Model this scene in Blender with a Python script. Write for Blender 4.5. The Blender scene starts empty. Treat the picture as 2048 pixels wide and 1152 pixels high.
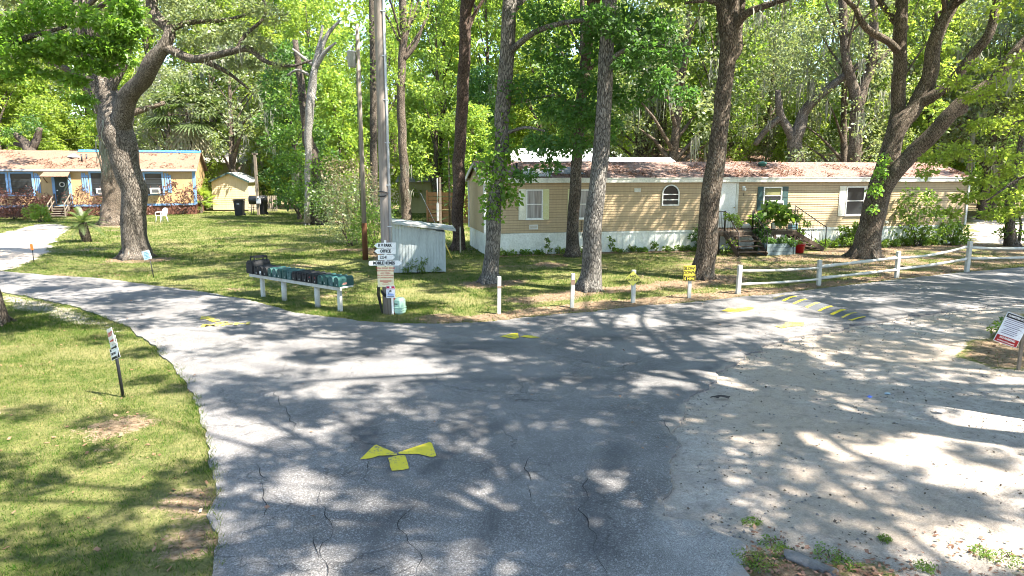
import bpy, math, random
import numpy as np
from mathutils import Vector, Matrix, noise
from mathutils.geometry import delaunay_2d_cdt, tessellate_polygon

random.seed(7)
RNG = np.random.default_rng(11)
S = bpy.context.scene
COL = S.collection
R = math.radians

# ------------------------------------------------------------------ camera maths
CH, F, PITCH = 3.5, 1369.0, R(9.58)
SP, CP = math.sin(PITCH), math.cos(PITCH)

def G(px, py, z=0.0):
    """the ground point seen at photo pixel (2048 x 1152)"""
    u, v = (px-1024)/F, (py-576)/F
    t = (CH-z)/(SP+v*CP)
    return Vector((t*u, t*(CP-v*SP), z))

def at(px, py, Y):
    """the point seen at a photo pixel that stands Y metres ahead"""
    u, v = (px-1024)/F, (py-576)/F
    t = Y/(CP-v*SP)
    return Vector((t*u, Y, CH-t*(SP+v*CP)))

def px_m(Y, n=1.0):
    return n*Y/F

# ------------------------------------------------------------------ materials
class NT:
    def __init__(s, name):
        s.m = bpy.data.materials.new(name); s.m.use_nodes = True
        s.t = s.m.node_tree; s.b = s.t.nodes['Principled BSDF']; s.out = s.t.nodes['Material Output']
    def n(s, typ, **kw):
        nd = s.t.nodes.new(typ)
        for k, v in kw.items():
            if k.startswith('i_'):
                key = k[2:]
                nd.inputs[int(key) if key.isdigit() else key.replace('_', ' ')].default_value = v
            else: setattr(nd, k, v)
        return nd
    def l(s, a, b): s.t.links.new(a, b)
    def coord(s, kind='Object', scale=(1, 1, 1), rot=(0, 0, 0)):
        if kind == 'World': o = s.n('ShaderNodeNewGeometry').outputs['Position']
        else: o = s.n('ShaderNodeTexCoord').outputs[kind]
        mp = s.n('ShaderNodeMapping'); mp.inputs['Scale'].default_value = scale; mp.inputs['Rotation'].default_value = rot
        s.l(o, mp.inputs['Vector']); return mp.outputs[0]
    def noise(s, vec, scale, detail=4, rough=.55, dist=0):
        nd = s.n('ShaderNodeTexNoise'); nd.inputs['Scale'].default_value = scale; nd.inputs['Detail'].default_value = detail
        nd.inputs['Roughness'].default_value = rough; nd.inputs['Distortion'].default_value = dist
        s.l(vec, nd.inputs['Vector']); return nd.outputs['Fac']
    def ramp(s, fac, stops, interp='LINEAR'):
        nd = s.n('ShaderNodeValToRGB'); cr = nd.color_ramp; cr.interpolation = interp
        while len(cr.elements) < len(stops): cr.elements.new(.5)
        for e, (p, c) in zip(cr.elements, stops):
            e.position = p; e.color = (c, c, c, 1) if isinstance(c, (int, float)) else (*c, 1)
        s.l(fac, nd.inputs[0]); return nd.outputs[0]
    def mix(s, fac, a, b, blend='MIX'):
        nd = s.n('ShaderNodeMix', data_type='RGBA', blend_type=blend)
        for val, k in ((fac, 0), (a, 6), (b, 7)):
            if isinstance(val, (int, float)): nd.inputs[k].default_value = val if k == 0 else (val, val, val, 1)
            elif isinstance(val, tuple): nd.inputs[k].default_value = (*val, 1)
            else: s.l(val, nd.inputs[k])
        return nd.outputs[2]
    def math(s, op, a, b=None, c=None, clamp=False):
        nd = s.n('ShaderNodeMath', operation=op, use_clamp=clamp)
        for i, v in enumerate((a, b, c)):
            if v is None: continue
            if isinstance(v, (int, float)): nd.inputs[i].default_value = v
            else: s.l(v, nd.inputs[i])
        return nd.outputs[0]
    def base(s, c):
        if isinstance(c, tuple): s.b.inputs['Base Color'].default_value = (*c, 1)
        else: s.l(c, s.b.inputs['Base Color'])
    def bump(s, h, strength=.3, dist=.02):
        nd = s.n('ShaderNodeBump'); nd.inputs['Strength'].default_value = strength; nd.inputs['Distance'].default_value = dist
        s.l(h, nd.inputs['Height']); s.l(nd.outputs[0], s.b.inputs['Normal'])
    def rough(s, r, spec=.3):
        s.b.inputs['Roughness'].default_value = r; s.b.inputs['Specular IOR Level'].default_value = spec

def worn(name, col, rough=.6, dirt=(.12, .10, .07), amount=.35, scale=3.0, bump=.15, spec=.3, metallic=0.0, vscale=(1, 1, 1)):
    """paint, plastic or metal with weathering of its own"""
    t = NT(name); v = t.coord('Object', vscale)
    n1 = t.noise(v, scale, 6, .65); n2 = t.noise(v, scale*9, 4, .6)
    f = t.math('MULTIPLY', t.ramp(n1, [(.42, 0.0), (.75, 1.0)]), amount)
    c = t.mix(f, col, dirt)
    g = t.ramp(n2, [(.25, .78), (.75, 1.12)])
    t.base(t.mix(1.0, c, g, 'MULTIPLY')); t.rough(rough, spec); t.b.inputs['Metallic'].default_value = metallic
    if bump: t.bump(n2, bump, .01)
    return t.m

def plain(name, col, rough=.5, spec=.3):
    t = NT(name); v = t.coord('Object'); n2 = t.noise(v, 14, 3)
    t.base(t.mix(1.0, col, t.ramp(n2, [(.2, .85), (.8, 1.1)]), 'MULTIPLY')); t.rough(rough, spec); return t.m

def leafmat(name, dark, light, trans, ratio=.45, gloss=.03):
    t = NT(name); t.t.nodes.remove(t.b)
    geo = t.n('ShaderNodeNewGeometry'); info = t.n('ShaderNodeObjectInfo')
    big = t.noise(geo.outputs['Position'], .55, 3)
    f = t.math('ADD', t.math('MULTIPLY', geo.outputs['Random Per Island'], .6), t.math('MULTIPLY', big, .5), clamp=True)
    hue = t.n('ShaderNodeHueSaturation')
    t.l(t.math('ADD', t.math('MULTIPLY', info.outputs['Random'], .035), .4825), hue.inputs['Hue'])
    t.l(t.math('ADD', t.math('MULTIPLY', info.outputs['Random'], .3), .85), hue.inputs['Value'])
    t.l(t.mix(f, dark, light), hue.inputs['Color'])
    hue2 = t.n('ShaderNodeHueSaturation')
    t.l(t.math('ADD', t.math('MULTIPLY', geo.outputs['Random Per Island'], .03), .485), hue2.inputs['Hue'])
    t.l(t.math('ADD', t.math('MULTIPLY', geo.outputs['Random Per Island'], .6), .65), hue2.inputs['Value'])
    hue2.inputs['Color'].default_value = (*trans, 1)
    d = t.n('ShaderNodeBsdfDiffuse'); tr = t.n('ShaderNodeBsdfTranslucent'); g = t.n('ShaderNodeBsdfGlossy'); g.inputs['Roughness'].default_value = .5
    g.inputs['Color'].default_value = (.8, .85, .8, 1)
    t.l(hue.outputs[0], d.inputs[0]); t.l(hue2.outputs[0], tr.inputs[0])
    m1 = t.n('ShaderNodeMixShader'); m1.inputs[0].default_value = ratio; t.l(d.outputs[0], m1.inputs[1]); t.l(tr.outputs[0], m1.inputs[2])
    m2 = t.n('ShaderNodeMixShader'); m2.inputs[0].default_value = gloss; t.l(m1.outputs[0], m2.inputs[1]); t.l(g.outputs[0], m2.inputs[2])
    t.l(m2.outputs[0], t.out.inputs[0]); return t.m

def barkmat(name, dark, light, lichen=(.45, .45, .40), la=.35, sc=1.0):
    t = NT(name); v = t.coord('Object', (1, 1, .2))
    vor = t.n('ShaderNodeTexVoronoi', feature='DISTANCE_TO_EDGE'); vor.inputs['Scale'].default_value = 27*sc
    nz = t.n('ShaderNodeTexNoise'); nz.inputs['Scale'].default_value = 6*sc; nz.inputs['Detail'].default_value = 5; t.l(v, nz.inputs['Vector'])
    vv = t.n('ShaderNodeVectorMath', operation='ADD'); t.l(v, vv.inputs[0])
    sc_ = t.n('ShaderNodeVectorMath', operation='SCALE'); t.l(nz.outputs['Color'], sc_.inputs[0]); sc_.inputs['Scale'].default_value = .10
    t.l(sc_.outputs[0], vv.inputs[1]); t.l(vv.outputs[0], vor.inputs['Vector'])
    crack = t.ramp(vor.outputs['Distance'], [(0.0, 0.0), (.22, 1.0)])
    fine = t.noise(v, 60*sc, 5, .7)
    c = t.mix(crack, dark, light)
    c = t.mix(1.0, c, t.ramp(fine, [(.3, .5), (.7, 1.35)]), 'MULTIPLY')
    v2 = t.coord('Object', (1, 1, .7))
    sp = t.ramp(t.noise(v2, 22*sc, 6, .75), [(.54, 0.0), (.60, 1.0)])
    big = t.ramp(t.noise(v2, .9, 3), [(.38, .15), (.62, 1.0)])
    c = t.mix(t.math('MULTIPLY', t.math('MULTIPLY', sp, big), la), c, lichen)
    c = t.mix(1.0, c, t.ramp(t.noise(v2, 2.4, 5, .65), [(.3, .62), (.7, 1.3)]), 'MULTIPLY')
    t.base(c); t.rough(.92, .15)
    h = t.math('ADD', t.math('MULTIPLY', crack, .7), t.math('MULTIPLY', fine, .5))
    t.bump(h, .9, .035); return t.m

# ------------------------------------------------------------------ objects
def props(o, label=None, cat=None, group=None, kind=None):
    if label: o['label'] = label
    if cat: o['category'] = cat
    if group: o['group'] = group
    if kind: o['kind'] = kind
    return o

def empty(name, loc=(0, 0, 0), rz=0.0, label=None, cat=None, group=None, kind=None):
    o = bpy.data.objects.new(name, None); COL.objects.link(o); o.empty_display_size = .2
    o.location = loc; o.rotation_euler = (0, 0, rz)
    return props(o, label, cat, group, kind)

def link(name, me, mat, parent=None, loc=None, rot=None):
    o = bpy.data.objects.new(name, me); COL.objects.link(o)
    for m in (mat if isinstance(mat, (list, tuple)) else [mat]):
        if m is not None and me.materials.find(m.name) < 0: me.materials.append(m)
    if parent: o.parent = parent
    if loc is not None: o.location = loc
    if rot is not None: o.rotation_euler = rot
    return o

def copy_tree(o, parent=None):
    c = o.copy(); COL.objects.link(c)
    if parent: c.parent = parent
    for ch in list(o.children): copy_tree(ch, c)
    return c

class MB:
    def __init__(s): s.v = []; s.f = []; s.sm = []; s.mi = []
    def add(s, vs, fs, smooth=False, mi=0):
        b = len(s.v); s.v += [tuple(x) for x in vs]
        for f in fs: s.f.append(tuple(b+i for i in f)); s.sm.append(smooth); s.mi.append(mi)
        return s
    def box(s, c, d, rot=None, mi=0, ch=0.0):
        """box centred at c, size d; ch chamfers the upright and top edges"""
        x, y, z = d[0]/2, d[1]/2, d[2]/2
        if ch > 0:
            k = min(ch, x*.45, y*.45, z*.45); vs = []; 
            ring = lambda xx, yy, kk, zz: [(-xx+kk, -yy, zz), (xx-kk, -yy, zz), (xx, -yy+kk, zz), (xx, yy-kk, zz), (xx-kk, yy, zz), (-xx+kk, yy, zz), (-xx, yy-kk, zz), (-xx, -yy+kk, zz)]
            vs = ring(x-k*.8, y-k*.8, k*.6, -z) + ring(x, y, k, -z+k) + ring(x, y, k, z-k) + ring(x-k*.8, y-k*.8, k*.6, z)
            fs = [tuple(range(7, -1, -1)), tuple(range(24, 32))]
            for r in range(3):
                for i in range(8): fs.append((r*8+i, r*8+(i+1) % 8, (r+1)*8+(i+1) % 8, (r+1)*8+i))
        else:
            vs = [(-x, -y, -z), (x, -y, -z), (x, y, -z), (-x, y, -z), (-x, -y, z), (x, -y, z), (x, y, z), (-x, y, z)]
            fs = [(3, 2, 1, 0), (4, 5, 6, 7), (0, 1, 5, 4), (1, 2, 6, 5), (2, 3, 7, 6), (3, 0, 4, 7)]
        c = Vector(c); M_ = rot if rot is not None else Matrix.Identity(3)
        return s.add([c+M_@Vector(v) for v in vs], fs, False, mi)
    def bar(s, p0, p1, w, h, mi=0, ch=0.0):
        p0, p1 = Vector(p0), Vector(p1); d = p1-p0
        x = d.normalized(); up = Vector((0, 0, 1)) if abs(x.z) < .95 else Vector((0, 1, 0))
        y = up.cross(x).normalized(); z = x.cross(y)
        return s.box((p0+p1)/2, (d.length, w, h), Matrix((x, y, z)).transposed(), mi, ch)
    def tube(s, pts, rad, seg=10, smooth=True, rough=0.0, cap=True, mi=0, seed=0):
        pts = [Vector(p) for p in pts]; n = len(pts)
        if isinstance(rad, (int, float)): rad = [rad]*n
        t0 = (pts[1]-pts[0]).normalized(); ref = Vector((1, 0, 0)) if abs(t0.x) < .9 else Vector((0, 1, 0))
        nx = t0.cross(ref).normalized(); vs = []; fs = []
        for i in range(n):
            t = (pts[min(i+1, n-1)]-pts[max(i-1, 0)]).normalized()
            nx = (nx-t*nx.dot(t)).normalized(); ny = t.cross(nx)
            for k in range(seg):
                a = 2*math.pi*k/seg; r = rad[i]
                d = nx*math.cos(a)+ny*math.sin(a)
                if rough: r *= 1+rough*noise.noise((pts[i]*1.1/max(.3, 1))+d*1.3+Vector((seed, 0, 0)))*1.6
                vs.append(pts[i]+d*r)
        for i in range(n-1):
            for k in range(seg):
                a, b = i*seg+k, i*seg+(k+1) % seg
                fs.append((a, b, b+seg, a+seg))
        if cap: fs += [tuple(range(seg-1, -1, -1)), tuple((n-1)*seg+k for k in range(seg))]
        return s.add(vs, fs, smooth, mi)
    def lathe(s, prof, seg=20, c=(0, 0, 0), smooth=True, mi=0):
        vs = []; fs = []; c = Vector(c)
        for r, z in prof:
            for k in range(seg): a = 2*math.pi*k/seg; vs.append(c+Vector((r*math.cos(a), r*math.sin(a), z)))
        for i in range(len(prof)-1):
            for k in range(seg): a, b = i*seg+k, i*seg+(k+1) % seg; fs.append((a, b, b+seg, a+seg))
        fs += [tuple(range(seg-1, -1, -1)), tuple((len(prof)-1)*seg+k for k in range(seg))]
        return s.add(vs, fs, smooth, mi)
    def prism(s, poly, t, M4=None, smooth=False, mi=0):
        """outline in XZ given thickness t along Y (front face at -t/2)"""
        n = len(poly); vs = [(x, -t/2, z) for x, z in poly]+[(x, t/2, z) for x, z in poly]
        area = sum(poly[i][0]*poly[(i+1) % n][1]-poly[(i+1) % n][0]*poly[i][1] for i in range(n))
        f = list(range(n)) if area > 0 else list(range(n-1, -1, -1))
        fs = [tuple(f), tuple(i+n for i in reversed(f))]
        for i in range(n):
            a, b = f[i], f[(i+1) % n]; fs.append((b, a, a+n, b+n))
        if M4 is not None: vs = [M4@Vector(v) for v in vs]
        return s.add(vs, fs, smooth, mi)
    def build(s, name, mat, parent=None, loc=None, rot=None):
        me = bpy.data.meshes.new(name); me.from_pydata(s.v, [], s.f)
        me.polygons.foreach_set('use_smooth', s.sm)
        o = link(name, me, mat, parent, loc, rot)
        if any(s.mi): me.polygons.foreach_set('material_index', s.mi)
        me.update(); return o

def fastmesh(name, V, faces_n, idx=None):
    """numpy mesh: V (N,3); every face has faces_n corners in order"""
    me = bpy.data.meshes.new(name); V = np.ascontiguousarray(V, dtype=np.float32)
    nv = len(V); idx = np.arange(nv, dtype=np.int32) if idx is None else np.ascontiguousarray(idx, dtype=np.int32)
    nf = len(idx)//faces_n
    me.vertices.add(nv); me.vertices.foreach_set('co', V.ravel())
    me.loops.add(len(idx)); me.loops.foreach_set('vertex_index', idx)
    me.polygons.add(nf); me.polygons.foreach_set('loop_start', np.arange(nf, dtype=np.int32)*faces_n)
    me.polygons.foreach_set('loop_total', np.full(nf, faces_n, dtype=np.int32))
    me.update(calc_edges=True); return me

def smooth_path(pts, k=5):
    pts = [Vector(p) for p in pts]; out = []
    P_ = [pts[0]*2-pts[1]]+pts+[pts[-1]*2-pts[-2]]
    for i in range(1, len(P_)-2):
        a, b, c, d = P_[i-1:i+3]
        for j in range(k):
            t = j/k
            out.append(.5*((2*b)+(c-a)*t+(2*a-5*b+4*c-d)*t*t+(3*b-a-3*c+d)*t*t*t))
    out.append(pts[-1]); return out

def lerp_list(vals, k):
    out = []
    for a, b in zip(vals[:-1], vals[1:]): out += [a+(b-a)*j/k for j in range(k)]
    return out+[vals[-1]]

def text(body, size, mat, parent, loc, rot=(R(90), 0, 0), sx=1.0, name='lettering', bold=.0):
    cu = bpy.data.curves.new(name, 'FONT'); cu.body = body; cu.size = size; cu.align_x = 'CENTER'; cu.align_y = 'CENTER'
    cu.extrude = .0008; cu.offset = bold; cu.resolution_u = 3; cu.materials.append(mat)
    tmp = bpy.data.objects.new('tmp', cu); me = bpy.data.meshes.new_from_object(tmp); me.name = name; bpy.data.objects.remove(tmp)
    o = bpy.data.objects.new(name, me); COL.objects.link(o); o.parent = parent; o.location = loc; o.rotation_euler = rot; o.scale = (sx, 1, 1)
    return o

def leaf_mesh(name, C, Rd, n, size, flat=.6, droop=.0, width=.5, seed=1, shell=.5, upright=.6):
    """diamond leaves scattered in clusters: centres C (k,3), radii Rd (k,), n per cluster (array or int)"""
    g = np.random.default_rng(seed); C = np.asarray(C, float); Rd = np.asarray(Rd, float)
    n = np.full(len(C), n) if np.isscalar(n) else np.asarray(n)
    who = np.repeat(np.arange(len(C)), n); N = len(who)
    d = g.normal(size=(N, 3)); d /= np.linalg.norm(d, axis=1)[:, None]+1e-9
    r = (shell+(1-shell)*g.random(N))*g.random(N)**.25
    P_ = C[who]+d*(r*Rd[who])[:, None]*np.array([1, 1, flat])
    L = size*(.6+.8*g.random(N))
    # direction along the leaf: outwards, drooping, with scatter
    ax = d*np.array([1, 1, .4])+g.normal(size=(N, 3))*.7; ax[:, 2] -= droop
    ax /= np.linalg.norm(ax, axis=1)[:, None]
    nm = g.normal(size=(N, 3))*.8; nm[:, 2] += upright
    sd = np.cross(ax, nm); sd /= np.linalg.norm(sd, axis=1)[:, None]+1e-9
    up = np.cross(sd, ax)
    a = P_; mid = P_+ax*(L*.45)[:, None]; tip = P_+ax*L[:, None]-up*(L*.12)[:, None]
    w = (L*width*.5)[:, None]
    V = np.stack([a, mid+sd*w+up*(L*.06)[:, None], tip, mid-sd*w+up*(L*.06)[:, None]], 1).reshape(-1, 3)
    return fastmesh(name, V, 4)

def moss_mesh(name, pts, lens, seed=3, w=.05, strands=9):
    """hanging tufts of thin ragged strands"""
    g = np.random.default_rng(seed); V = []; I = []
    for p, L in zip(pts, lens):
        for k in range(strands):
            q = np.array(p)+g.normal(size=3)*np.array([.13, .13, .06]); a = g.random()*6.28; dx = np.array([math.cos(a), math.sin(a), 0])
            ll = L*(.35+.75*g.random()); m = 4; ww = w*(.5+g.random()); b = len(V)
            for i in range(m+1):
                t = i/m; c = q+np.array([g.normal()*.03*(1+t), g.normal()*.03*(1+t), -ll*t]); hw = ww*(1-t)**.6*.5*(.6+.8*g.random())
                V += [c-dx*hw, c+dx*hw]
            for i in range(m): I += [b+2*i, b+2*i+1, b+2*i+3, b+2*i+2]
    return fastmesh(name, np.array(V), 4, np.array(I))

# ------------------------------------------------------------------ camera, light, sky
cam = bpy.data.cameras.new('camera'); co = bpy.data.objects.new('camera', cam); COL.objects.link(co); S.camera = co
co.location = (0, 0, CH); co.rotation_euler = (R(90)-PITCH, 0, 0)
cam.sensor_width = 36; cam.lens = 36*F/2048; cam.clip_end = 1500; cam.clip_start = .05
SUN_EL, SUN_AZ = R(56), math.atan2(.90, -.42)          # azimuth from +Y towards +X
W = bpy.data.worlds.new('World'); S.world = W; W.use_nodes = True
bg = W.node_tree.nodes['Background']; sky = W.node_tree.nodes.new('ShaderNodeTexSky'); sky.sky_type = 'NISHITA'
sky.sun_disc = False; sky.sun_elevation = SUN_EL; sky.sun_rotation = SUN_AZ; sky.air_density = 1.0; sky.dust_density = .6; sky.ozone_density = 1.0
W.node_tree.links.new(sky.outputs[0], bg.inputs[0]); bg.inputs[1].default_value = .11
sl = bpy.data.lights.new('sun', 'SUN'); sl.energy = 5.0; sl.angle = R(.6); sl.color = (1.0, .93, .82)
so = bpy.data.objects.new('sun', sl); COL.objects.link(so)
sd = Vector((math.sin(SUN_AZ)*math.cos(SUN_EL), math.cos(SUN_AZ)*math.cos(SUN_EL), math.sin(SUN_EL)))
so.rotation_euler = sd.to_track_quat('Z', 'Y').to_euler(); so.location = sd*60
S.view_settings.view_transform = 'Standard'; S.view_settings.look = 'None'; S.view_settings.gamma = 1; S.view_settings.exposure = 2.42
S.render.engine = 'CYCLES'; c_ = S.cycles
c_.max_bounces = 9; c_.diffuse_bounces = 6; c_.glossy_bounces = 2; c_.transmission_bounces = 6; c_.transparent_max_bounces = 4
c_.sample_clamp_indirect = 6; c_.use_denoising = True; c_.pixel_filter_type = 'BLACKMAN_HARRIS'; c_.filter_width = 1.0; c_.caustics_reflective = False; c_.caustics_refractive = False
try: c_.denoising_input_passes = 'RGB_ALBEDO_NORMAL'
except Exception: pass
# ------------------------------------------------------------------ the ground and the road
def gp(pts): return np.array([tuple(G(x, y))[:2] for x, y in pts])
ROAD_L = [(430, 1152), (428, 1040), (425, 950), (405, 850), (385, 790), (350, 735), (300, 690), (265, 660), (205, 632), (150, 614), (100, 602), (50, 592), (0, 584)]
ROAD_T = [(0, 543), (40, 546), (95, 551), (200, 557), (300, 571), (400, 584), (460, 594), (500, 601), (560, 617), (588, 626), (660, 636), (720, 642), (800, 648), (860, 648), (960, 645),
          (1072, 635), (1185, 624), (1297, 611), (1380, 606), (1444, 599), (1548, 589), (1638, 578), (1745, 566), (1792, 560), (1941, 544), (2047, 535)]
ROAD_R = [(2047, 605), (1941, 617), (1842, 630), (1743, 647), (1677, 657), (1600, 673), (1530, 691), (1480, 716), (1440, 746), (1400, 790), (1362, 830), (1345, 870), (1335, 920), (1328, 980),
          (1322, 1035), (1370, 1040), (1440, 1058), (1488, 1092), (1490, 1152)]
gl, gt, gr = gp(ROAD_L), gp(ROAD_T), gp(ROAD_R)
lx = gl[-1]; 
ROAD = np.vstack([[gl[0]+(.3, -9)], gl, [gl[-1]+(-14, 3.5)], [gt[0]+(-14, 4.6)], gt, [gt[-1]+(22, 6.2)], [gr[0]+(22, 4.0)], gr, [gr[-1]+(1.2, -9)]])

def ragged(poly, step=.16, amp=.05, seed=0, rough_=None):
    out = []
    for a, b in zip(poly, np.roll(poly, -1, 0)):
        d = b-a; L = np.hypot(*d); n = max(1, int(L/step)) if L < 12 else max(1, int(L/.6)); nr = np.array([-d[1], d[0]])/(L+1e-9)
        for i in range(n):
            p = a+d*i/n
            k = noise.noise((p[0]*1.3, p[1]*1.3, seed))*amp*1.4+noise.noise((p[0]*5, p[1]*5, seed+5))*amp*.8
            if rough_ is not None and 5 < p[1] < 22 and dist_line(p[None], rough_)[0] < .4: k = k*2.2+noise.noise((p[0]*11, p[1]*11, 3))*.05
            out.append(p+nr*k)
    return np.array(out)

def inside(P_, poly):
    x, y = P_[:, 0], P_[:, 1]; r = np.zeros(len(P_), bool)
    for (x0, y0), (x1, y1) in zip(poly, np.roll(poly, -1, 0)):
        c = (y0 > y) != (y1 > y)
        with np.errstate(divide='ignore', invalid='ignore'): xi = (x1-x0)*(y-y0)/(y1-y0)+x0
        r ^= c & (x < xi)
    return r

def dist_line(P_, line, closed=False):
    best = np.full(len(P_), 1e9); segs = zip(line, np.roll(line, -1, 0)) if closed else zip(line[:-1], line[1:])
    for a, b in segs:
        d = b-a; t = np.clip(((P_-a)@d)/(d@d+1e-12), 0, 1); q = a+t[:, None]*d
        best = np.minimum(best, np.hypot(*(P_-q).T))
    return best

def sdist(P_, poly):
    d = dist_line(P_, poly, True); return np.where(inside(P_, poly), d, -d)

def ss(x, a, b):
    t = np.clip((x-a)/(b-a), 0, 1); return t*t*(3-2*t)

def nz2(P_, sc, seed=0.0, octs=3):
    return np.array([noise.fractal((p[0]*sc, p[1]*sc, seed), .9, 2.1, octs) for p in P_])

ROADR = ragged(ROAD, .10, .06, 1, gr)
# regions laid on the ground: sand lots, drive, litter
LOT = np.vstack([gr[0]+(22, 4.0), gr, gr[-1]+(1.2, -9), [[25, -8]], [[60, -8]], [[60, 30]]])
DRIVE = np.vstack([gp([(0, 543), (40, 537), (75, 520), (105, 495), (125, 470), (150, 455), (120, 447), (70, 449), (0, 466)]), [[-31, 27], [-30, 20.5]]])
BACKLOT = np.vstack([gp([(1930, 486), (1938, 462), (1944, 432), (2048, 424), (2300, 424), (2300, 470), (2048, 489)])])
VERGE_L = np.vstack([gp([(0, 584), (50, 592), (100, 602), (150, 614), (205, 632), (265, 660), (300, 690), (285, 700), (230, 668), (150, 655), (60, 628), (0, 618)])])
ISLAND = gp([(1905, 705), (1930, 690), (1960, 668), (2000, 655), (2048, 630), (2200, 600), (2300, 700), (2200, 760), (2048, 748), (1980, 738), (1930, 722)])
WEEDP = gp([(1462, 1160), (1500, 1105), (1545, 1078), (1585, 1092), (1640, 1112), (1720, 1120), (1800, 1130), (1860, 1160), (1800, 1400), (1450, 1400)])
WEEDQ = gp([(1890, 1085), (1960, 1085), (2048, 1110), (2250, 1150), (2250, 1400), (2000, 1400), (1970, 1160), (1900, 1110)])
LITTER_LINES = [(gp([(880, 640), (960, 636), (1072, 625), (1185, 614), (1297, 602), (1380, 596), (1444, 592), (1548, 583), (1638, 572), (1745, 560), (1941, 538)]), .9),
                (gp([(1060, 600), (1178, 582), (1300, 575)]), .9), (gp([(1360, 570), (1405, 556), (1450, 560)]), 1.3), (gp([(1680, 520), (1730, 515), (1790, 520)]), 1.5),
                (gp([(1640, 505), (1760, 500), (1920, 490)]), 1.2), (gp([(950, 570), (1010, 566)]), .9), (gp([(680, 500), (740, 500), (800, 540)]), .8), (gp([(1000, 512), (1420, 500)]), .6),
                (gp([(250, 520), (300, 520)]), 1.3), (gp([(210, 452), (250, 452)]), 2.0), (gp([(640, 445), (760, 445)]), 2.5)]

def zones(P_):
    n1 = nz2(P_, .8, 3.1); n2 = nz2(P_, 2.6, 8.2); jit = n1*.35+n2*.2
    sand = ss(sdist(P_, LOT)+.45+jit*.4, -.1, .25)
    sand = np.maximum(sand, ss(sdist(P_, DRIVE)+jit*.9, -.2, .5))
    sand = np.maximum(sand, ss(sdist(P_, BACKLOT)+jit*2, -.4, .8))
    sand = np.maximum(sand, ss(sdist(P_, VERGE_L)+jit*.7, -.15, .3)*.55)
    veg = np.maximum(ss(sdist(P_, ISLAND)+jit*.8, -.2, .35), np.maximum(ss(sdist(P_, WEEDP)+jit*1.1, -.1, .25), ss(sdist(P_, WEEDQ)+jit*1.6, -.1, .5)*.8))
    sand = sand*(1-veg)
    lit = np.zeros(len(P_))
    for ln, w in LITTER_LINES:
        lit = np.maximum(lit, ss(w-dist_line(P_, ln)+jit*.9*w, 0, w*.8))
    yard = ss(P_[:, 1], 20, 26)*ss(P_[:, 0], 3, 9)*.55
    lit = np.maximum(lit, np.clip(yard+n1*.5, 0, .85))
    lit = np.maximum(lit, veg*.75)
    lit = np.maximum(lit, ss(n1, .28, .6)*.55*ss(P_[:, 1], 2, 8))
    for (x, y, r) in ((250, 850, .5), (400, 1000, .45), (380, 1090, .4), (620, 545, .5), (1100, 530, .8)):
        c = np.array(G(x, y))[:2]; lit = np.maximum(lit, ss(r-np.hypot(*(P_-c).T)+jit*.6, -.1, .3)*.9)
    lit *= (1-sand)
    forest = ss(P_[:, 1], 55, 75)
    lit = np.maximum(lit, forest*.7*(1-sand))
    return sand, lit, n1

def axis(lo, hi, step, far0, far1):
    mid = np.arange(lo, hi+1e-6, step); k = 1.35; a = [lo]; s = step
    while a[-1] > far0: s *= k; a.append(a[-1]-s)
    b = [hi]; s = step
    while b[-1] < far1: s *= k; b.append(b[-1]+s)
    return np.concatenate([np.array(a[:0:-1]), mid, np.array(b[1:])])
xs, ys = axis(-34, 34, .3, -450, 450), axis(2, 62, .3, -300, 700)
GX, GY = np.meshgrid(xs, ys); PG = np.stack([GX.ravel(), GY.ravel()], 1)
near = (np.abs(PG[:, 0]) < 60) & (PG[:, 1] > -12) & (PG[:, 1] < 95)
sand = np.zeros(len(PG)); lit = np.full(len(PG), .8); n1 = np.zeros(len(PG))
sand[near], lit[near], n1[near] = zones(PG[near])
rd = np.full(len(PG), -9.0); rd[near] = sdist(PG[near], ROADR)
zz = n1*.025*(1-ss(rd, -.5, -.1)) - .035*ss(rd, -.02, .3) - .02*ss(sand, .3, .9)
idx = np.arange(len(PG)).reshape(len(ys), len(xs))
Q = np.stack([idx[:-1, :-1], idx[:-1, 1:], idx[1:, 1:], idx[1:, :-1]], -1).reshape(-1)
me = fastmesh('ground', np.column_stack([PG, zz]), 4, Q)
a_ = me.color_attributes.new('zone', 'FLOAT_COLOR', 'POINT')
a_.data.foreach_set('color', np.column_stack([sand, lit, n1*.5+.5, np.ones(len(PG))]).astype(np.float32).ravel())
me.polygons.foreach_set('use_smooth', np.ones(len(me.polygons), bool))

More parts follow.
